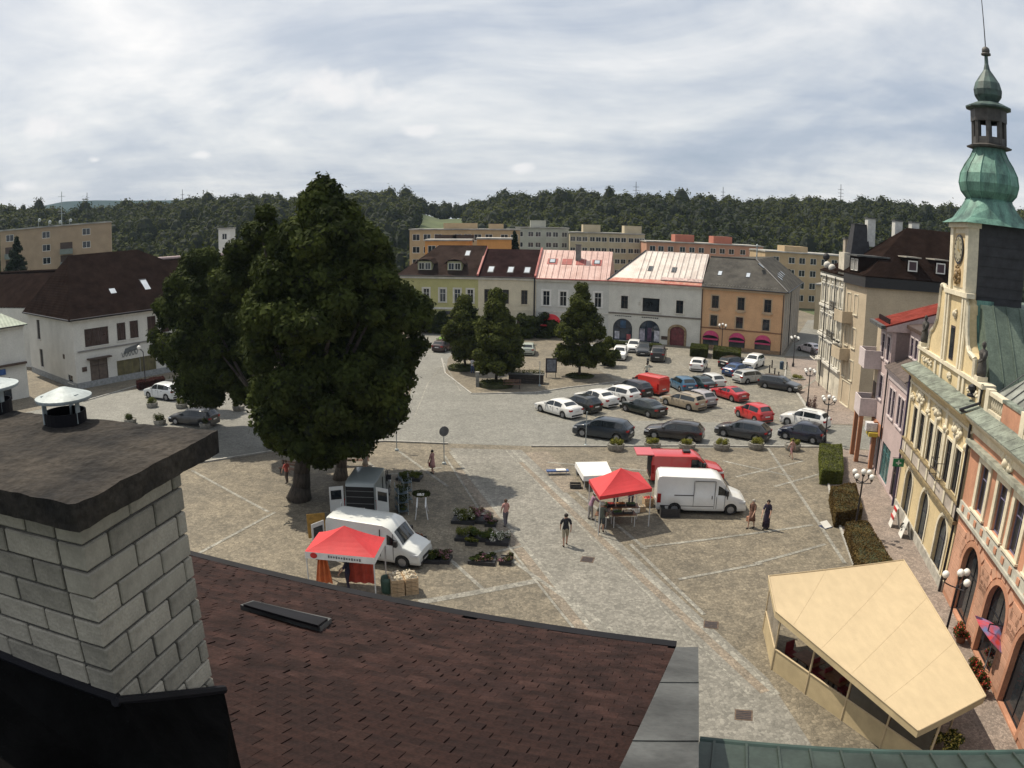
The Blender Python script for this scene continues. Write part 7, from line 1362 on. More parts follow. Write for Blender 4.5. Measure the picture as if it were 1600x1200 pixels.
panelled(wB, wE, 0, .95, M_can2, 'low_wall'); panelled(wA, wB, 0, .95, M_can2, 'low_wall')
mb = MB(); mb.tube(Vector((wB.x, wB.y, .97)), Vector((wE.x, wE.y, .97)), .04, n=6); mb.tube(Vector((wA.x, wA.y, .97)), Vector((wB.x, wB.y, .97)), .04, n=6); mb.build('wall_rail', M_can, cf)
for k in range(5): p = wB.lerp(wE, k/4); mb = MB(); mb.tube((p.x, p.y, 0), (p.x, p.y, 2.45), .045, n=8); mb.build('post', M_can, cf)
for p in (wA, g(1476, 1160)): mb = MB(); mb.tube((p.x, p.y, 0), (p.x, p.y, 2.6), .045, n=8); mb.build('post', M_can, cf)
for k in range(1, 4): a, b = wB.lerp(wE, k/4+.01), wB.lerp(wE, (k+1)/4-.01); mb = MB(); mb.add([Vector((a.x, a.y, 1.0)), Vector((b.x, b.y, 1.0)), Vector((b.x, b.y, 2.3)), Vector((a.x, a.y, 2.3))], [(0, 1, 2, 3)]); o = mb.build('clear_window', M_win, cf) if k > 1 else None
mb = MB(); mb.add([Vector((wA.x, wA.y, 1)), Vector((wB.x, wB.y, 1)), Vector((wB.x, wB.y, 2.4)), Vector((wA.x, wA.y, 2.4))], [(0, 1, 2, 3)]); mb.build('clear_window', mat('clear_foil_pale', (.25, .22, .18), .2, .3, 1), cf)
mb = MB(); a, b = wB.lerp(wE, .03), wB.lerp(wE, .46); mb.tube(Vector((a.x, a.y, 2.25)), Vector((b.x, b.y, 2.2)), .05, n=8); mb.build('rolled_window', mat('rolled_foil', (.35, .34, .36), .3, .3, 3), cf)
# tables and chairs inside the pavilion, seen through the open bay
M_red = mat('cushion_red', (.22, .02, .03), .8, .2, 3); M_wood = mat('table_wood', (.16, .075, .035), .5, .3, 4)
inn = -nW if (-nW).dot(ctr-wB) > 0 else nW
for i in range(4):
    p = wB.lerp(wE, .12+.19*i)+inn*1.0; tt = thing('cafe_table', ['wooden cafe table nearest the tent corner', 'wooden cafe table second from the tent corner, seen in the open bay', 'wooden cafe table behind the first clear window', 'wooden cafe table behind the last clear window'][i], 'table', (p.x, p.y, 0), math.atan2(dW.y, dW.x), 'tables in the cafe tent'); mb = MB(); mb.box(-.6, .6, -.38, .38, .7, .74); mb.build('table_top', M_wood, tt); mb = MB(); mb.tube((0, 0, .04), (0, 0, .7), .05); mb.lathe([(.25, 0), (.2, .04)], 10); mb.build('leg', M_iron, tt)
    for s_ in (-1, 1):
        q = p+dW*(s_*.95); ch_ = thing('cafe_chair', 'red cushioned chair %s' % (['left of the corner cafe table', 'right of the corner cafe table', 'left of the second cafe table', 'right of the second cafe table', 'left of the third cafe table', 'right of the third cafe table', 'left of the last cafe table', 'right of the last cafe table'][i*2+(s_ > 0)]), 'chair', (q.x, q.y, 0), math.atan2(dW.y, dW.x)+(pi if s_ > 0 else 0), 'chairs in the cafe tent')
        mb = MB(); mb.box(-.22, .22, -.22, .22, .42, .48); mb.build('seat', M_red, ch_); mb = MB(); mb.box(-.24, -.2, -.22, .22, .48, .95); mb.build('backrest', M_red, ch_); [MB().box(x-.02, x+.02, y-.02, y+.02, 0, .42).build('leg', M_iron, ch_) for x in (-.19, .19) for y in (-.19, .19)]
# plants and tilted parasols beside the tent
def flowers(label, p, seed, cols, n=9, r_=.5, h=.7, nm='flower_pot', grp=None):
    t = thing(nm, label, 'plant', p, 0, grp); mb = MB(); mb.lathe([(.2, 0), (.27, .32), (.25, .34)], 12); mb.build('pot', mat('pot_terracotta', (.24, .10, .05), .9, .2), t); rr = random.Random(seed); BB = [(rr.uniform(-r_, r_)*.6, rr.uniform(-r_, r_)*.6, rr.uniform(.35, h), .2, .2, .18) for _ in range(n)]; V, Fq = leaf_cloud(BB, 160, .05, .5, seed=seed); mi = (np.random.default_rng(seed).random(len(Fq)) < .3).astype(int); np_mesh('plant', V, Fq, [LEAF_P, cols], t, mi)
RF = mat('blossom_red', (.55, .05, .03), .7, .3, 9); WF = mat('blossom_white', (.7, .68, .62), .7, .2, 9)
for i, (x, y) in enumerate([(1500, 1003), (1520, 1060), (1530, 1085), (1548, 1045), (1560, 1062)]): flowers(['red flowering pot at the near side of the first dark arch', 'red flowering pot by the tent corner under the parasol', 'tall red geranium pot beside the tent corner', 'red flowers against the wall by the second dark arch', 'mixed red and white flowers under the wall lantern'][i], g(x, y), 200+i, RF, h=1.0, grp='red flower pots by the salmon house')
t = thing('parasol', 'tilted closed-side parasol in red and blue beside the salmon house arches', 'parasol', g(1535, 1055), 0); M_um = mat('parasol_cloth', (.14, .18, .36), .8, 0, 2.2, col2=(.50, .05, .05), detail=1)
mb = MB(); T = lambda v: Matrix.Rotation(R(38), 3, Vector((.3, .9, 0))) @ Vector((v[0], v[1], v[2]-2.1)) + Vector((0, 0, 2.1)); mb.lathe([(1.15, 1.85), (.6, 2.12), (.03, 2.3)], 8); mb.lathe([(.03, 2.29), (.6, 2.10), (1.15, 1.84)], 8); mb.build('canopy', M_um, t, T=lambda v: T(Vector(v))); mb = MB(); mb.tube((0, 0, 0), (0, 0, 2.1), .03); mb.lathe([(.3, 0), (.28, .08)], 12); mb.build('pole', M_gal, t)
flowers('dark shrub with yellow flowers inside the near end of the tent', g(1465, 1190), 210, mat('blossom_yellow', (.5, .4, .08), .7), h=1.2, r_=.9, n=14)

# ================================================================ MARKET
M_cr = mat('tent_red', (.50, .03, .035), .7, .08, 1.2); M_crw = mat('tent_white', (.68, .68, .68), .75, .08, 2); M_al = mat('pole_white', (.55, .56, .56), .5, .1)
def canopy(label, C4, z, peak, val, mval, name='market_canopy'):
    """C4: four eave corners (x,y) in order"""
    c = sum((Vector((*p, 0)) for p in C4), Vector())/4; t = thing(name, label, 'canopy', (c.x, c.y, 0)); Q = [Vector((p[0]-c.x, p[1]-c.y, z)) for p in C4]; ap = Vector((0, 0, z+peak)); mb = MB()
    for i in range(4):
        a, b = Q[i], Q[(i+1) % 4]; N_ = 6; 
        for k in range(N_):
            r0, r1 = k/N_, (k+1)/N_; sg = lambda f: -.10*sin(pi*f); V = []
            for f in (r0, r1):
                for u in np.linspace(0, 1, 5): p = a.lerp(b, u).lerp(ap, f); p.z += sg(f)*(.55+.45*sin(pi*u)) + (0); V.append(p)
            mb.add(V, [(j, j+1, j+6, j+5) for j in range(4)])
    mb.build('roof_cloth', M_cr, t)
    for i in range(4):
        a, b = Q[i], Q[(i+1) % 4]; mb = MB(); V = [a.lerp(b, u)+Vector((0, 0, dz)) for u in np.linspace(0, 1, 9) for dz in (0.01, -val-.02*sin(u*25))]; mb.add(V, [(2*k, 2*k+1, 2*k+3, 2*k+2) for k in range(8)]); mb.build('valance', mval, t)
        p = Q[i]*.97; mb = MB(); mb.box(p.x-.025, p.x+.025, p.y-.025, p.y+.025, 0, z); mb.build('leg', M_al, t)
        mb = MB(); m_ = a.lerp(b, .5); mb.tube(a*.98, m_*.98-Vector((0, 0, .3)), .015, n=4); mb.tube(b*.98, m_*.98-Vector((0, 0, .3)), .015, n=4); mb.build('brace', M_al, t)
    return t, Q
q1 = [g(476, 868, 2.25), g(587, 878, 2.25), g(602, 842, 2.25), g(497, 828, 2.25)]; # front-left, front-right, back-right, back-left
fl, fr_ = g(476, 862, 2.25), g(585, 872, 2.25); e_x = (fr_-fl); br = g(602, 840, 2.25); e_y = br-fr_
t1, Q1 = canopy('left red market canopy with white valance beside the white vans', [(p.x, p.y) for p in (fl, fr_, br, fl+e_y)], 2.25, .95, .32, M_crw)
mb = MB(); a, b = Q1[0], Q1[1]; p = a.lerp(b, .13)-Vector((0, 0, .14)); dd = (b-a).normalized(); nn = Vector((dd.y, -dd.x, 0))*.02; mb.add([p+nn+dd*(.17*cos(2*pi*k/16))+Vector((0, 0, .14*sin(2*pi*k/16))) for k in range(16)], [tuple(range(16))]); mb.build('round_emblem', mat('emblem_red', (.5, .02, .02), .6), t1)
mb = MB()
for k in range(13): p = a.lerp(b, .34+k*.037)-Vector((0, 0, .13+.004*k)); h_ = .045 if k % 3 else .065; mb.add([p+nn-Vector((0, 0, h_)), p+nn+dd*.07-Vector((0, 0, h_)), p+nn+dd*.07+Vector((0, 0, h_)), p+nn+Vector((0, 0, h_))], [(0, 1, 2, 3)])
mb.build('valance_lettering', mat('letter_grey', (.12, .12, .14), .7), t1)['kind'] = 'stuff'
fl, fr_ = g(937, 776, 2.3), g(1019, 763, 2.3); br = g(998, 738, 2.3); e_y = br-fr_
t2, Q2 = canopy('right red market canopy over the fruit stall beside the white panel van', [(p.x, p.y) for p in (fl, fr_, br, fl+e_y)], 2.3, .95, .2, M_cr)
M_crate = mat('crate_wood', (.50, .36, .22), .8, .25, 6); M_cblack = mat('crate_black', (.025, .025, .028), .6, .2, 5); M_cgreen = mat('crate_green', (.03, .07, .05), .6, .2, 5)
def crate(label, p, rz=0, w_=.6, d=.4, h=.25, m=None, fill=None, seed=0, grp=None, z=0, fh=.06, fs=.03, open_=True, cat='crate', slats=3):
    t = thing('crate', label, cat, (p.x, p.y, p.z+z), rz, grp); m = m or M_crate
    mb = MB(); mb.box(-w_/2, w_/2, -d/2, d/2, 0, .015); mb.build('base', m, t); sh = h/slats
    for k in range(slats):
        for s_ in (-1, 1): mb = MB(); y = s_*(d/2-.008); mb.box(-w_/2, w_/2, y-.008, y+.008, k*sh+.012, (k+1)*sh-.012); mb.build('slat', m, t); mb = MB(); x = s_*(w_/2-.008); mb.box(x-.008, x+.008, -d/2+.016, d/2-.016, k*sh+.012, (k+1)*sh-.012); mb.build('slat', m, t)
    if fill:
        rr = random.Random(seed); mb = MB(); 
        for k in range(26): mb.ball((rr.uniform(-w_/2+.06, w_/2-.06), rr.uniform(-d/2+.06, d/2-.06), h+rr.uniform(-.05, fh-.02)), fs*rr.uniform(.8, 1.3), 6)
        mb.box(-w_/2+.03, w_/2-.03, -d/2+.03, d/2-.03, .02, h-.03); o = mb.build('produce', fill, t, smooth=True); o['kind'] = 'stuff'
    return t
PAL = mat('produce_pale', (.62, .55, .42), .7, .2, 8); ORA = mat('produce_orange', (.55, .20, .03), .6, .3, 8); REDP = mat('produce_red', (.45, .03, .02), .5, .3, 8); GRN = mat('produce_green', (.06, .14, .03), .6, .3, 8)
ds = (g(655, 920)-g(615, 925)).normalized(); az0 = math.atan2(ds.y, ds.x); base = g(632, 928); dn_ = Vector((-ds.y, ds.x, 0)); nl = ['bottom', 'second', 'third', 'top']
for cx_ in range(2):
    for cy_ in range(2):
        for k in range(4):
            p = base+ds*(-.32+cx_*.66)+dn_*(cy_*.46); crate('pale wooden crate, %s of the %s %s stack beside the left canopy' % (nl[k], ['left', 'right'][cx_], ['front', 'rear'][cy_]), p, az0, z=k*.22, h=.2, fill=PAL if k == 3 else None, seed=k+cx_*4, grp='pale wooden crates stacked by the left canopy', fh=.1, fs=.05)
t = thing('plastic_barrel', 'dark green barrel in front of the pale crate stacks', 'barrel', g(606, 925)); mb = MB(); mb.lathe([(.26, 0), (.3, .1), (.32, .6), (.28, .8), (.24, .8), (.24, .2), (.001, .2)], 16); mb.build('barrel', M_cgreen, t, smooth=True)
# trays of plants on the paving
def ptray(label, px, py, w_, d, h, leaf, bl=None, seed=0, frac=.2, nb=10, grp='trays of plants laid out for sale'):
    p = g(px, py); t = thing('plant_tray', label, 'plants', p, -.12, grp); mb = MB(); mb.box(-w_/2, w_/2, -d/2, d/2, 0, .16); mb.build('tray', M_cblack, t)
    for s_ in (-1, 1): mb = MB(); mb.box(-w_/2-.02, w_/2+.02, s_*d/2-.02, s_*d/2+.02, .0, .2); mb.build('tray_side', M_cblack, t)
    rr = random.Random(seed); BB = [(rr.uniform(-w_/2, w_/2)*.9, rr.uniform(-d/2, d/2)*.9, .2+h*rr.uniform(.2, .8), .17, .17, h*.4) for _ in range(max(4, int(nb*w_)))]; V, Fq = leaf_cloud(BB, 150, .04, .5, seed=seed); mi = (np.random.default_rng(seed).random(len(Fq)//30+1) < frac).astype(int).repeat(30)[:len(Fq)]; np_mesh('plants', V, Fq, [leaf, bl or leaf], t, mi)
PF = mat('blossom_mauve', (.30, .12, .16), .7, .4, 9); GL = leafmat('leaf_bright', (.035, .06, .015), (.10, .14, .04), 3)
T_ = [('long tray of olive potted shrubs at the left of the upper plant group', 725, 815, 1.3, .9, .55, LEAF_H, WF, .06), ('wide tray of mauve heathers beside the walkway edge', 750, 814, 1.3, .9, .5, LEAF_H, PF, .6), ('small black tray at the right tip of the upper plant group', 767, 821, .6, .5, .15, LEAF_D, PF, .2),
      ('tray of tall grasses at the left of the middle plant group', 727, 842, 1.0, .8, .5, LEAF_H, LEAF_Y, .3), ('green leafy tray in the centre of the middle plant group', 750, 842, 1.2, .8, .45, GL, LEAF_H, .2), ('tray with white blossoms at the right of the middle plant group', 778, 848, 1.2, .8, .4, GL, WF, .35), ('small tray of yellow flowers in front of the middle plant group', 737, 851, .6, .4, .2, LEAF_D, LEAF_Y, .4),
      ('dark tray left in the lower plant group', 742, 879, .6, .5, .15, LEAF_D, GL, .3), ('square dark tray of seedlings in the lower plant group', 759, 878, 1.0, .9, .2, LEAF_D, PF, .2), ('small separate tray of seedlings at the right of the lower plant group', 791, 878, .6, .8, .2, LEAF_D, PF, .3),
      ('tray of dark plants near the bumper of the high-roof van', 675, 876, .9, .8, .3, LEAF_D, LEAF_Y, .15), ('tray of russet plants right of the high-roof van', 692, 876, .8, .8, .35, LEAF_D, PF, .35), ('flat black crate with red pots between the two left vans', 653, 845, .8, .5, .15, LEAF_D, RF, .3), ('heap of cut greenery behind the open van', 640, 748, 1.6, 1.0, .3, LEAF_H, GL, .3)]
for i, a in enumerate(T_): ptray(*a[:7], a[7], 300+i, a[8])
# trestle with a wreath
t = thing('trestle_table', 'white trestle stand with a dark wreath on top right of the open van', 'table', g(659, 806), .1)
for x in (-.3, .3):
    for y in (-.5, .6): mb = MB(); mb.tube((x*1.2, y*1.2, 0), (x*.8, y*.8, .8), .03, n=5); mb.build('leg', M_al, t)
for x in (-.25, .25): mb = MB(); mb.box(x-.04, x+.04, -.8, .8, .8, .85); mb.build('rail', M_al, t)
w_ = thing('wreath', 'dark green wreath with a white ribbon lying on the trestle stand', 'wreath', g(657, 800)+Vector((0, .6, .86)), 0); BB = [(cos(a)*.42, sin(a)*.35, .08, .14, .14, .12) for a in np.linspace(0, 6.0, 12)]; V, Fq = leaf_cloud(BB, 120, .045, .4, seed=330); np_mesh('foliage', V, Fq, LEAF_D, w_); mb = MB(); mb.box(-.2, .2, -.45, -.2, .1, .17); mb.build('ribbon', M_white, w_)
for i, (x, y, h) in enumerate([(628, 800, 1.7), (634, 782, 1.6)]):
    t = thing('flower_trolley', ['dark blue-grey metal trolley shelf right of the open van, nearer one', 'dark blue-grey metal trolley shelf right of the open van, farther one'][i], 'trolley', g(x, y), .35, 'trolley shelves by the open van')
    for z in (.2, .75, 1.3): mb = MB(); mb.box(-.3, .3, -.55, .55, z, z+.04); mb.build('shelf', mat('trolley_blue', (.05, .08, .10), .6), t)
    for sx in (-.28, .28):
        for sy in (-.53, .53): mb = MB(); mb.tube((sx, sy, 0), (sx, sy, h), .02, n=5); mb.build('post', M_gal, t)
    V, Fq = leaf_cloud([(0, yy, z, .25, .28, .16) for z in (.4, .95, 1.5) for yy in (-.3, .3)], 120, .05, .4, seed=340+i); np_mesh('plants', V, Fq, LEAF_D, t)
t = thing('yellow_board', 'yellow-brown board leaning behind the high-roof van doors', 'board', g(497, 845), .4); mb = MB(); mb.box(-.5, .5, -.03, .03, .2, 1.5, T=lambda v: Vector((v.x, v.y+v.z*.15, v.z))); mb.build('panel', mat('board_ochre', (.35, .20, .04), .8, .3), t); mb = MB(); mb.box(-.06, .06, 0, .3, 0, .5); mb.build('foot', M_wood, t)
# goods hanging under the left canopy
c1 = t1.location; 
M_or = mat('cloth_orange', (.60, .16, .05), .85, .2, 2)
for i, (px, py, w_, m_) in enumerate([(508, 918, .35, M_or), (566, 918, .62, mat('cloth_red', (.50, .07, .04), .85, .2, 2))]):
    t = thing('hanging_cloth', ['orange cloth hanging at the left post of the left canopy', 'red-orange cloth wall hanging under the left canopy'][i], 'cloth', g(px, py), .0); mb = MB(); N_ = 14
    for k in range(N_): x0, x1 = -w_+2*w_*k/N_, -w_+2*w_*(k+1)/N_; y0, y1 = .06*sin(k*1.3), .06*sin((k+1)*1.3); mb.add([(x0*(1.0 if i else 1.2), y0, .25), (x1*(1.0 if i else 1.2), y1, .25), (x1*(1 if i else .5), y1, 1.9), (x0*(1 if i else .5), y0, 1.9)], [(0, 1, 2, 3)])
    mb.build('cloth', m_, t)
t = thing('stall_table', 'low stall table with goods under the left canopy', 'table', g(530, 905)+Vector((0, .8, 0)), 0); mb = MB(); mb.box(-1.2, 1.2, -.35, .35, .75, .8); mb.build('table_top', M_wood, t); [MB().box(x-.03, x+.03, y-.03, y+.03, 0, .75).build('leg', M_al, t) for x in (-1.1, 1.1) for y in (-.3, .3)]
# fruit stall under the right canopy
c2 = Vector(t2.location)
for i, (dx, dy, rz, L_) in enumerate([(-.9, -.1, 1.3, 1.7), (.2, -.55, .1, 1.4), (.25, .7, 0, 2.0)]):
    t = thing('stall_table', ['stall table along the left side of the right canopy', 'stall table at the front of the right canopy', 'stall table at the back of the right canopy'][i], 'table', c2+Vector((dx, dy, 0)), rz, 'tables of the fruit stall'); mb = MB(); mb.box(-L_/2, L_/2, -.35, .35, .7, .74); mb.build('table_top', M_wood, t); [MB().box(x-.02, x+.02, y-.02, y+.02, 0, .7).build('leg', M_al, t) for x in (-L_/2+.1, L_/2-.1) for y in (-.3, .3)]
    for k in range(3 if L_ > 1.5 else 2):
        u_ = -L_/2+.35+k*.6; p = c2+Vector((dx, dy, 0))+Vector((cos(rz)*u_, sin(rz)*u_, .745)); fm_, fn = [(REDP, 'red'), (ORA, 'orange'), (GRN, 'green'), (PAL, 'pale')][(i*2+k) % 4]
        crate('black crate of %s fruit, %s on the %s stall table of the right canopy' % (fn, ['first', 'second', 'third'][k], ['left', 'front', 'back'][i]), p, rz, .52, .36, .14, M_cblack, fm_, i*7+k, 'fruit crates on the stall tables', slats=1)
for i, (px, py, m_, h) in enumerate([(963, 800, REDP, .5), (1000, 798, PAL, .35), (1012, 790, REDP, .55), (948, 802, ORA, .3), (990, 800, M_crw, .4)]):
    crate(['crate of red fruit under the middle of the right canopy', 'pale crate at the right of the fruit stall', 'red-filled tall crate beside the panel van rear', 'orange-filled crate at the customer\'s feet', 'white box on the ground of the fruit stall'][i], g(px, py), .1*i, .6, .45, h, M_crate if i != 4 else M_crw, m_ if i != 4 else None, 20+i, 'crates on the ground of the fruit stall', slats=3)
crate('big black plastic bin at the rear wheel of the white panel van', g(1046, 806), -.05, 1.15, .6, .55, M_cblack, None, 0, None, slats=2)
t = thing('price_board', 'small white price board at the front of the right canopy', 'sign', g(961, 808), 0); mb = MB(); mb.box(-.17, .17, -.02, .0, .15, .5); mb.build('board', M_white, t); mb = MB(); mb.tube((0, .02, 0), (0, .02, .5), .02); mb.build('stand', M_iron, t)
# white-topped table behind
p = [g(899, 722, .95), g(948, 721, .95), g(958, 742, .95), g(912, 744, .95)]; c = sum(p, Vector())/4; t = thing('market_table', 'large market table under a white cloth behind the right red canopy', 'table', (c.x, c.y, 0)); mb = MB(); Q = [q-c for q in p]; mb.prism([(q.x, q.y) for q in Q], .9, .95); mb.build('table_top', M_white, t); mb = MB(); N4 = len(Q); [mb.add([(Q[i].x, Q[i].y, .93), (Q[(i+1) % 4].x, Q[(i+1) % 4].y, .93), (Q[(i+1) % 4].x*1.03, Q[(i+1) % 4].y*1.03, .62), (Q[i].x*1.03, Q[i].y*1.03, .62)], [(0, 1, 2, 3)]) for i in range(4)]; mb.build('cloth', M_crw, t); [MB().box(q.x*.9-.03, q.x*.9+.03, q.y*.9-.03, q.y*.9+.03, 0, .9).build('leg', M_al, t) for q in Q]
t = thing('folding_stool', 'low blue and white folded thing on the paving left of the white table', 'stool', g(871, 741), .1); mb = MB(); mb.box(-.75, .75, -.2, .2, .22, .3); mb.build('seat', mat('stool_blue', (.05, .09, .22), .6), t); mb = MB(); mb.box(-.1, .55, -.22, .22, .3, .34); mb.build('cushion', M_white, t); [MB().tube((x, -.15, 0), (x, .15, .24), .02).build('leg', M_al, t) for x in (-.6, .6)]
crate('black open crate on the paving left of the right canopy', g(899, 762), 0, .7, .5, .3, M_cblack, None, 0, slats=2)
for i, (x, y) in enumerate([(918, 742), (906, 741)]): crate(['crate of colourful goods under the white table front', 'small crate of green goods at the white table corner'][i], g(x, y), .1, .5, .4, .3, M_cblack, [ORA, GRN][i], 50+i)

# ================================================================ PEOPLE
SK = mat('skin', (.42, .25, .18), .6, .08, 3); HAIRD = mat('hair_dark', (.02, .015, .012), .8, .3, 20); HAIRB = mat('hair_brown', (.09, .05, .03), .8, .3, 20); HAIRG = mat('hair_grey', (.35, .33, .30), .8, .2, 20)
def person(label, p, yaw, h=1.75, top=(.03, .03, .035), legs=(.2, .2, .2), kind='shorts', hair=HAIRD, stride=.12, arms=(.15, -.15), bend=0, bag=None, hat=None, sleeve=.22, female=False, sit=False, shoes=(.02, .02, .02)):
    k = h/1.75; t = thing('person', label, 'person', (p.x, p.y, p.z), yaw); V = []; E_ = []; Rr = []
    def v(x, y, z, r_, par=None):
        V.append((x*k, y*k, z*k)); Rr.append(r_*k); 
        if par is not None: E_.append((par, len(V)-1))
        return len(V)-1
    by = bend; sw = .155 if female else .18; hp = .10
    pel = v(0, 0, .95, .135); wa = v(0, by*.3, 1.12, .115, pel); cs_ = v(0, by*.8, 1.32, .135, wa); nk0 = v(0, by, 1.45, .075, cs_); nk = v(0, by*1.1+.01, 1.52, .055, nk0); hd = v(0, by*1.25+.02, 1.62, .085, nk); ht = v(0, by*1.3+.015, 1.70, .07, hd)
    for s_, ar in ((-1, arms[0]), (1, arms[1])):
        sh = v(s_*sw, by, 1.42, .06, nk0); el = v(s_*(sw+.07), by+ar*.6, 1.15, .042, sh); wr_ = v(s_*(sw+.06), by+ar*1.3+.06, .93, .027, el); pm = v(s_*(sw+.055), by+ar*1.4+.08, .86, .032, wr_)
        for f in range(4): f1_ = v(s_*(sw+.055)+(0), by+ar*1.4+.055+f*.02, .80-.004*abs(f-1.5), .0095, pm); v(s_*(sw+.045), by+ar*1.42+.06+f*.02, .765-.004*abs(f-1.5), .008, f1_)
        th = v(s_*(sw+.04), by+ar*1.4+.125, .84, .010, pm); v(s_*(sw+.035), by+ar*1.4+.14, .81, .009, th)
        st = stride*s_; hj = v(s_*hp, 0, .90, .095, pel); kn = v(s_*hp, st*.8+.03, .50, .058, hj); an = v(s_*hp*.95, st*1.5-.01, .09, .036, kn); hl = v(s_*hp, st*1.5+.03, .035, .034, an); v(s_*hp*1.15, st*1.5+.17, .03, .03, hl)
    me = bpy.data.meshes.new('body'); me.from_pydata(V, E_, []); o = bpy.data.objects.new('body', me); COL.objects.link(o); sk_ = o.modifiers.new('s', 'SKIN'); sk_.use_smooth_shade = True
    for i, r_ in enumerate(Rr): me.skin_vertices[0].data[i].radius = (r_, r_*.85 if i < 4 else r_); me.skin_vertices[0].data[i].use_root = (i == 0)
    sb = o.modifiers.new('b', 'SUBSURF'); sb.levels = 1; sb.render_levels = 1
    dg = bpy.context.evaluated_depsgraph_get(); m2 = bpy.data.meshes.new_from_object(o.evaluated_get(dg)); m2.name = 'body'; o.modifiers.clear(); o.data = m2; m2.materials.clear(); m2.materials.append(SK); o.parent = t
    co = [vv.co.copy() for vv in m2.vertices]; no = [vv.normal.copy() for vv in m2.vertices]
    def skin_part(name, test, m_, off=.014):
        fs = [p_ for p_ in m2.polygons if test(p_.center/k)]; ids = {}; vs = []; ff = []
        for p_ in fs:
            f = []
            for i in p_.vertices:
                if i not in ids: ids[i] = len(vs); vs.append(co[i]+no[i]*off*k)
                f.append(ids[i])
            ff.append(f)
        if not vs: return
        mb = MB(); mb.add(vs, ff); return mb.build(name, m_, t, smooth=True)
    tm_ = mat('cloth_%02d%02d%02d' % tuple(int(x*99) for x in top), top, .9, .12, 8, bump=.3, bscale=30); lm = mat('cloth_%02d%02d%02d' % tuple(int(x*99) for x in legs), legs, .9, .12, 8, bump=.3, bscale=30)
    arm = lambda c: abs(c.x) > sw-.01
    skin_part('shirt', lambda c: .93 < c.z < 1.50 and ((not arm(c)) or c.z > 1.42-sleeve), tm_, .018)
    if kind in ('shorts', 'trousers', 'skirt'): skin_part('shorts' if kind == 'shorts' else 'trousers', lambda c: (.52 if kind == 'shorts' else .08 if kind == 'trousers' else .85) < c.z < 1.0 and abs(c.x) < sw+.012, lm, .016)
    if kind in ('dress', 'skirt', 'longdress'):
        z0 = {'dress': .48, 'skirt': .5, 'longdress': .12}[kind]; mb = MB(); mb.lathe([(.125*k, 1.08*k), (.165*k, .93*k), (.20*k, .7*k), (.235*k if z0 > .3 else .23*k, z0*k), (.21*k, z0*k+.01)], 16); d_ = mb.build('skirt', lm, t, smooth=True); d_.scale = (1, .82, 1)
    [skin_part('shoe', (lambda c, s_=s_: c.z < .085 and c.x*s_ > 0), mat('shoe_%02d' % int(shoes[0]*99), shoes, .7), .008) for s_ in (-1, 1)]
    hy = (by*1.25+.02)*k; mb = MB(); mb.ball((0, hy-.012*k, 1.645*k), .108*k, 12, sz=1.05); V2 = [(a_, b_, c_) for a_, b_, c_ in mb.v]; mb.v = [(x, y if y < hy+.05*k or z > 1.68*k else hy+.05*k, max(z, 1.585*k)) for x, y, z in V2]; mb.build('hair', hair, t, smooth=True)
    mb = MB(); fy = hy+.088*k; mb.add([(0, fy+.028*k, 1.60*k), (-.014*k, fy-.01, 1.60*k), (.014*k, fy-.01, 1.60*k), (0, fy-.004, 1.65*k)], [(0, 1, 3), (0, 3, 2), (0, 2, 1)]); mb.build('nose', SK, o)
    for s_ in (-1, 1): mb = MB(); mb.ball((s_*.034*k, fy-.014*k, 1.648*k), .011*k, 6); mb.build('eye', HAIRD, o); mb = MB(); mb.ball((s_*.095*k, hy, 1.625*k), .02*k, 6); mb.build('ear', SK, o)
    mb = MB(); mb.box(-.024*k, .024*k, fy-.012*k, fy+.002, 1.572*k, 1.58*k); mb.build('mouth', mat('lips', (.25, .08, .07), .6), o)
    if hat: mb = MB(); mb.lathe([(.19*k, 1.69*k), (.12*k, 1.70*k), (.105*k, 1.77*k), (.001, 1.79*k)], 14, (0, hy, 0)); mb.build('hat', mat('hat_%02d' % int(hat[0]*99), hat, .9), t, smooth=True)
    if bag:
        bx_ = sw+.075; bg_ = thing('handbag', bag[1], 'bag', t.location + Matrix.Rotation(yaw, 3, 'Z') @ Vector((bx_*k, arms[1]*1.4*k+.08, .38*k)), yaw); mb = MB(); mb.box(-.07, .07, -.19, .19, 0, .28); mb.build('bag', mat('bag_%02d' % int(bag[0][0]*99), bag[0], .6), bg_); mb = MB(); mb.path([(0, -.12, .28), (0, -.08, .42), (0, 0, .47), (0, .08, .42), (0, .12, .28)], .012, 5); mb.build('handle', HAIRD, bg_)
    return t
# yaw 0 looks along +y (away from the camera)
person('man in black T-shirt and light shorts walking away in the middle of the walkway', g(883, 853), .1, 1.86, (.02, .02, .025), (.30, .27, .20), 'shorts', HAIRD, .1, (.1, -.12))
person('person in olive shirt and dark shorts with a pale hat waiting at the right canopy', g(939, 832), -.2, 1.78, (.10, .11, .09), (.05, .06, .07), 'shorts', HAIRG, .04, (.25, .25), hat=(.5, .48, .42))
person('woman in a patterned mauve blouse bending over the stall at the right canopy\'s left edge', g(922, 812), -1.2, 1.66, (.34, .20, .28), (.30, .28, .27), 'trousers', HAIRB, .05, (.5, .5), bend=.18, female=True)
person('dark haired vendor in a red top behind the fruit tables', g(962, 786), 2.8, 1.72, (.30, .04, .05), (.04, .04, .05), 'trousers', HAIRD, .02, (.3, .2))
person('person in a white top standing inside the right canopy by the van', g(985, 792), 3.0, 1.7, (.5, .47, .46), (.07, .06, .09), 'trousers', HAIRB, .03, (.3, .1), female=True)
person('person in a brown dress walking by the nose of the white panel van', g(1173, 825), 2.3, 1.76, (.14, .07, .05), (.14, .07, .05), 'dress', HAIRG, .12, (.2, -.1), female=True, bag=((.45, .22, .14), 'tan shopping bag carried by the person in the brown dress'))
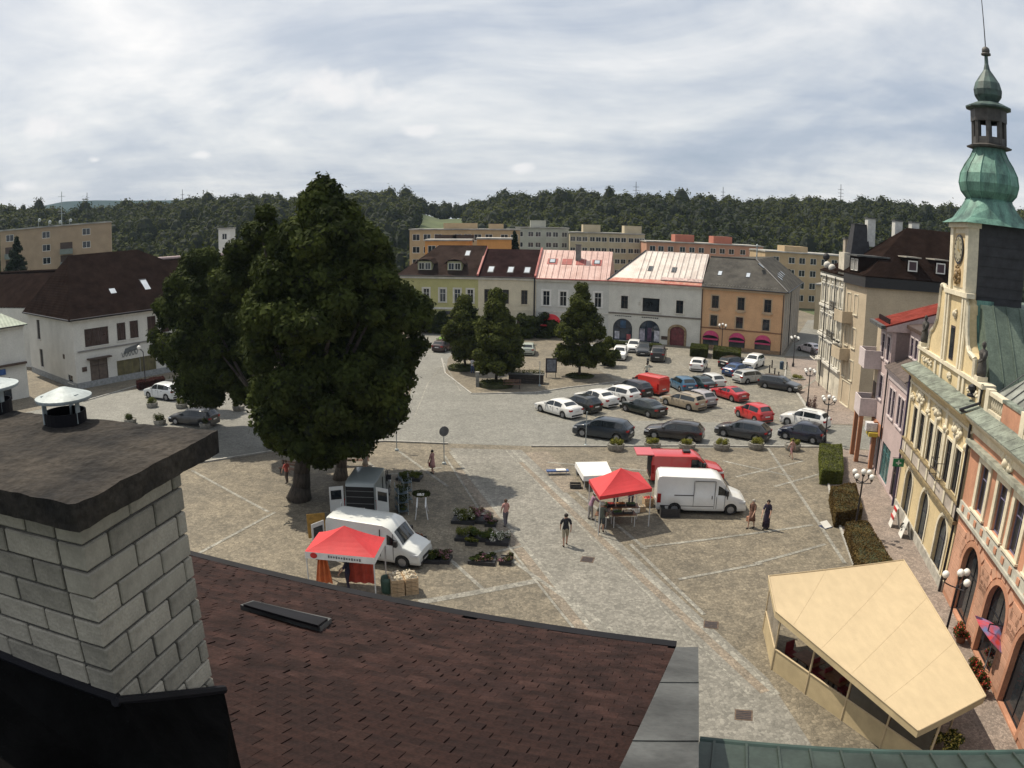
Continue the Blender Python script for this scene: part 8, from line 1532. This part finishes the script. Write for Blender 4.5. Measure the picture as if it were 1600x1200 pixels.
person('person in a long dark purple dress walking beside the one in brown', g(1196, 826), 2.6, 1.78, (.03, .022, .045), (.03, .022, .045), 'longdress', HAIRD, .08, (.15, .3), female=True)
person('woman in a pink top and grey trousers on the walkway beside the plant trays', g(790, 822), .4, 1.62, (.50, .27, .24), (.13, .12, .14), 'trousers', HAIRB, .1, (.1, .1), female=True)
person('woman in a dusty pink dress carrying a dark red bag near the round sign', g(676, 740), 1.0, 1.68, (.36, .20, .19), (.36, .20, .19), 'dress', HAIRD, .1, (.1, .15), female=True, bag=((.28, .02, .04), 'dark red bag in the hand of the woman in pink'))
person('small figure in a pale pink outfit striding past the rightmost flower tub', g(1236, 716), .2, 1.5, (.50, .30, .26), (.42, .22, .22), 'shorts', HAIRB, .28, (.2, -.2), female=True)
person('person in a white and blue outfit crossing the parking area', g(1010, 591), .3, 1.72, (.5, .5, .42), (.04, .05, .10), 'trousers', HAIRD, .08)
person('dark clothed seller standing under the left canopy', g(545, 921), 1.4, 1.72, (.02, .02, .05), (.03, .03, .05), 'trousers', HAIRD, .04, (.2, .3))
person('person in white and blue by the low hedge of the left island tree', g(738, 583), -.5, 1.7, (.55, .56, .6), (.05, .08, .2), 'trousers', HAIRD, .05)
person('person in a red top beside the linden trunk', g(449, 755), 1.2, 1.6, (.45, .10, .08), (.15, .12, .1), 'trousers', HAIRB, .02)
person('slight pale figure by the bench right of the linden trunks', g(571, 736), .3, 1.6, (.35, .32, .28), (.3, .26, .22), 'dress', HAIRG, .04, female=True)
t = thing('motorcycle', 'small dark motorcycle parked between the white and dark cars', 'motorcycle', g(1012, 572), 1.4)
for x in (-.65, .65): mb = MB(); mb.tube((x, -.06, .3), (x, .06, .3), .3, n=16); w_ = mb.build('wheel', M_tyre, t); mb = MB(); mb.tube((x, -.065, .3), (x, .065, .3), .16, n=12); mb.build('rim', M_rim, w_)
mb = MB(); mb.box(-.45, .35, -.13, .13, .35, .65); mb.box(-.1, .4, -.15, .15, .65, .9); mb.build('body', M_iron, t); mb = MB(); mb.box(-.75, 0, -.13, .13, .68, .8); mb.build('seat', M_tyre, t); mb = MB(); mb.tube((.45, -.35, 1.02), (.45, .35, 1.02), .02); mb.tube((.65, 0, .3), (.42, 0, 1.0), .03); mb.build('handlebar', M_gal, t)
# small joined details count as stuff
for o in bpy.data.objects:
    if o.type == 'MESH' and o.parent and o.name.split('.')[0] in ('snow_hooks', 'hour_marks', 'stucco_ornament', 'shop_lettering', 'snow_guard', 'flag_bracket', 'stucco_relief', 'roof_dishes', 'railing', 'crossarm', 'clock_hands', 'script_lettering', 'door_gap', 'plants', 'keystone', 'coat_of_arms', 'dark_core', 'balustrade_rail', 'antenna', 'edge_hem', 'brace', 'window_bracket'): o['kind'] = 'stuff'
print('TRIS', sum(sum(len(p.vertices)-2 for p in o.data.polygons) if len(o.data.polygons) < 20000 else len(o.data.polygons)*2 for o in bpy.data.objects if o.type == 'MESH' and o.data.users == 1))
mb = MB(); mb.box(-760, 760, -60, 1900, -1.2, 75); o = mb.build('haze', bpy.data.materials.new('haze')); hm = o.active_material; hm.use_nodes = True; ht = hm.node_tree; ht.nodes.clear()
pv = ht.nodes.new('ShaderNodeVolumePrincipled'); pv.inputs['Color'].default_value = (.62, .78, .95, 1); pv.inputs['Density'].default_value = .0001; pv.inputs['Anisotropy'].default_value = .2
ho = ht.nodes.new('ShaderNodeOutputMaterial'); ht.links.new(pv.outputs[0], ho.inputs['Volume']); tag(o, kind='stuff'); S.cycles.volume_bounces = 0
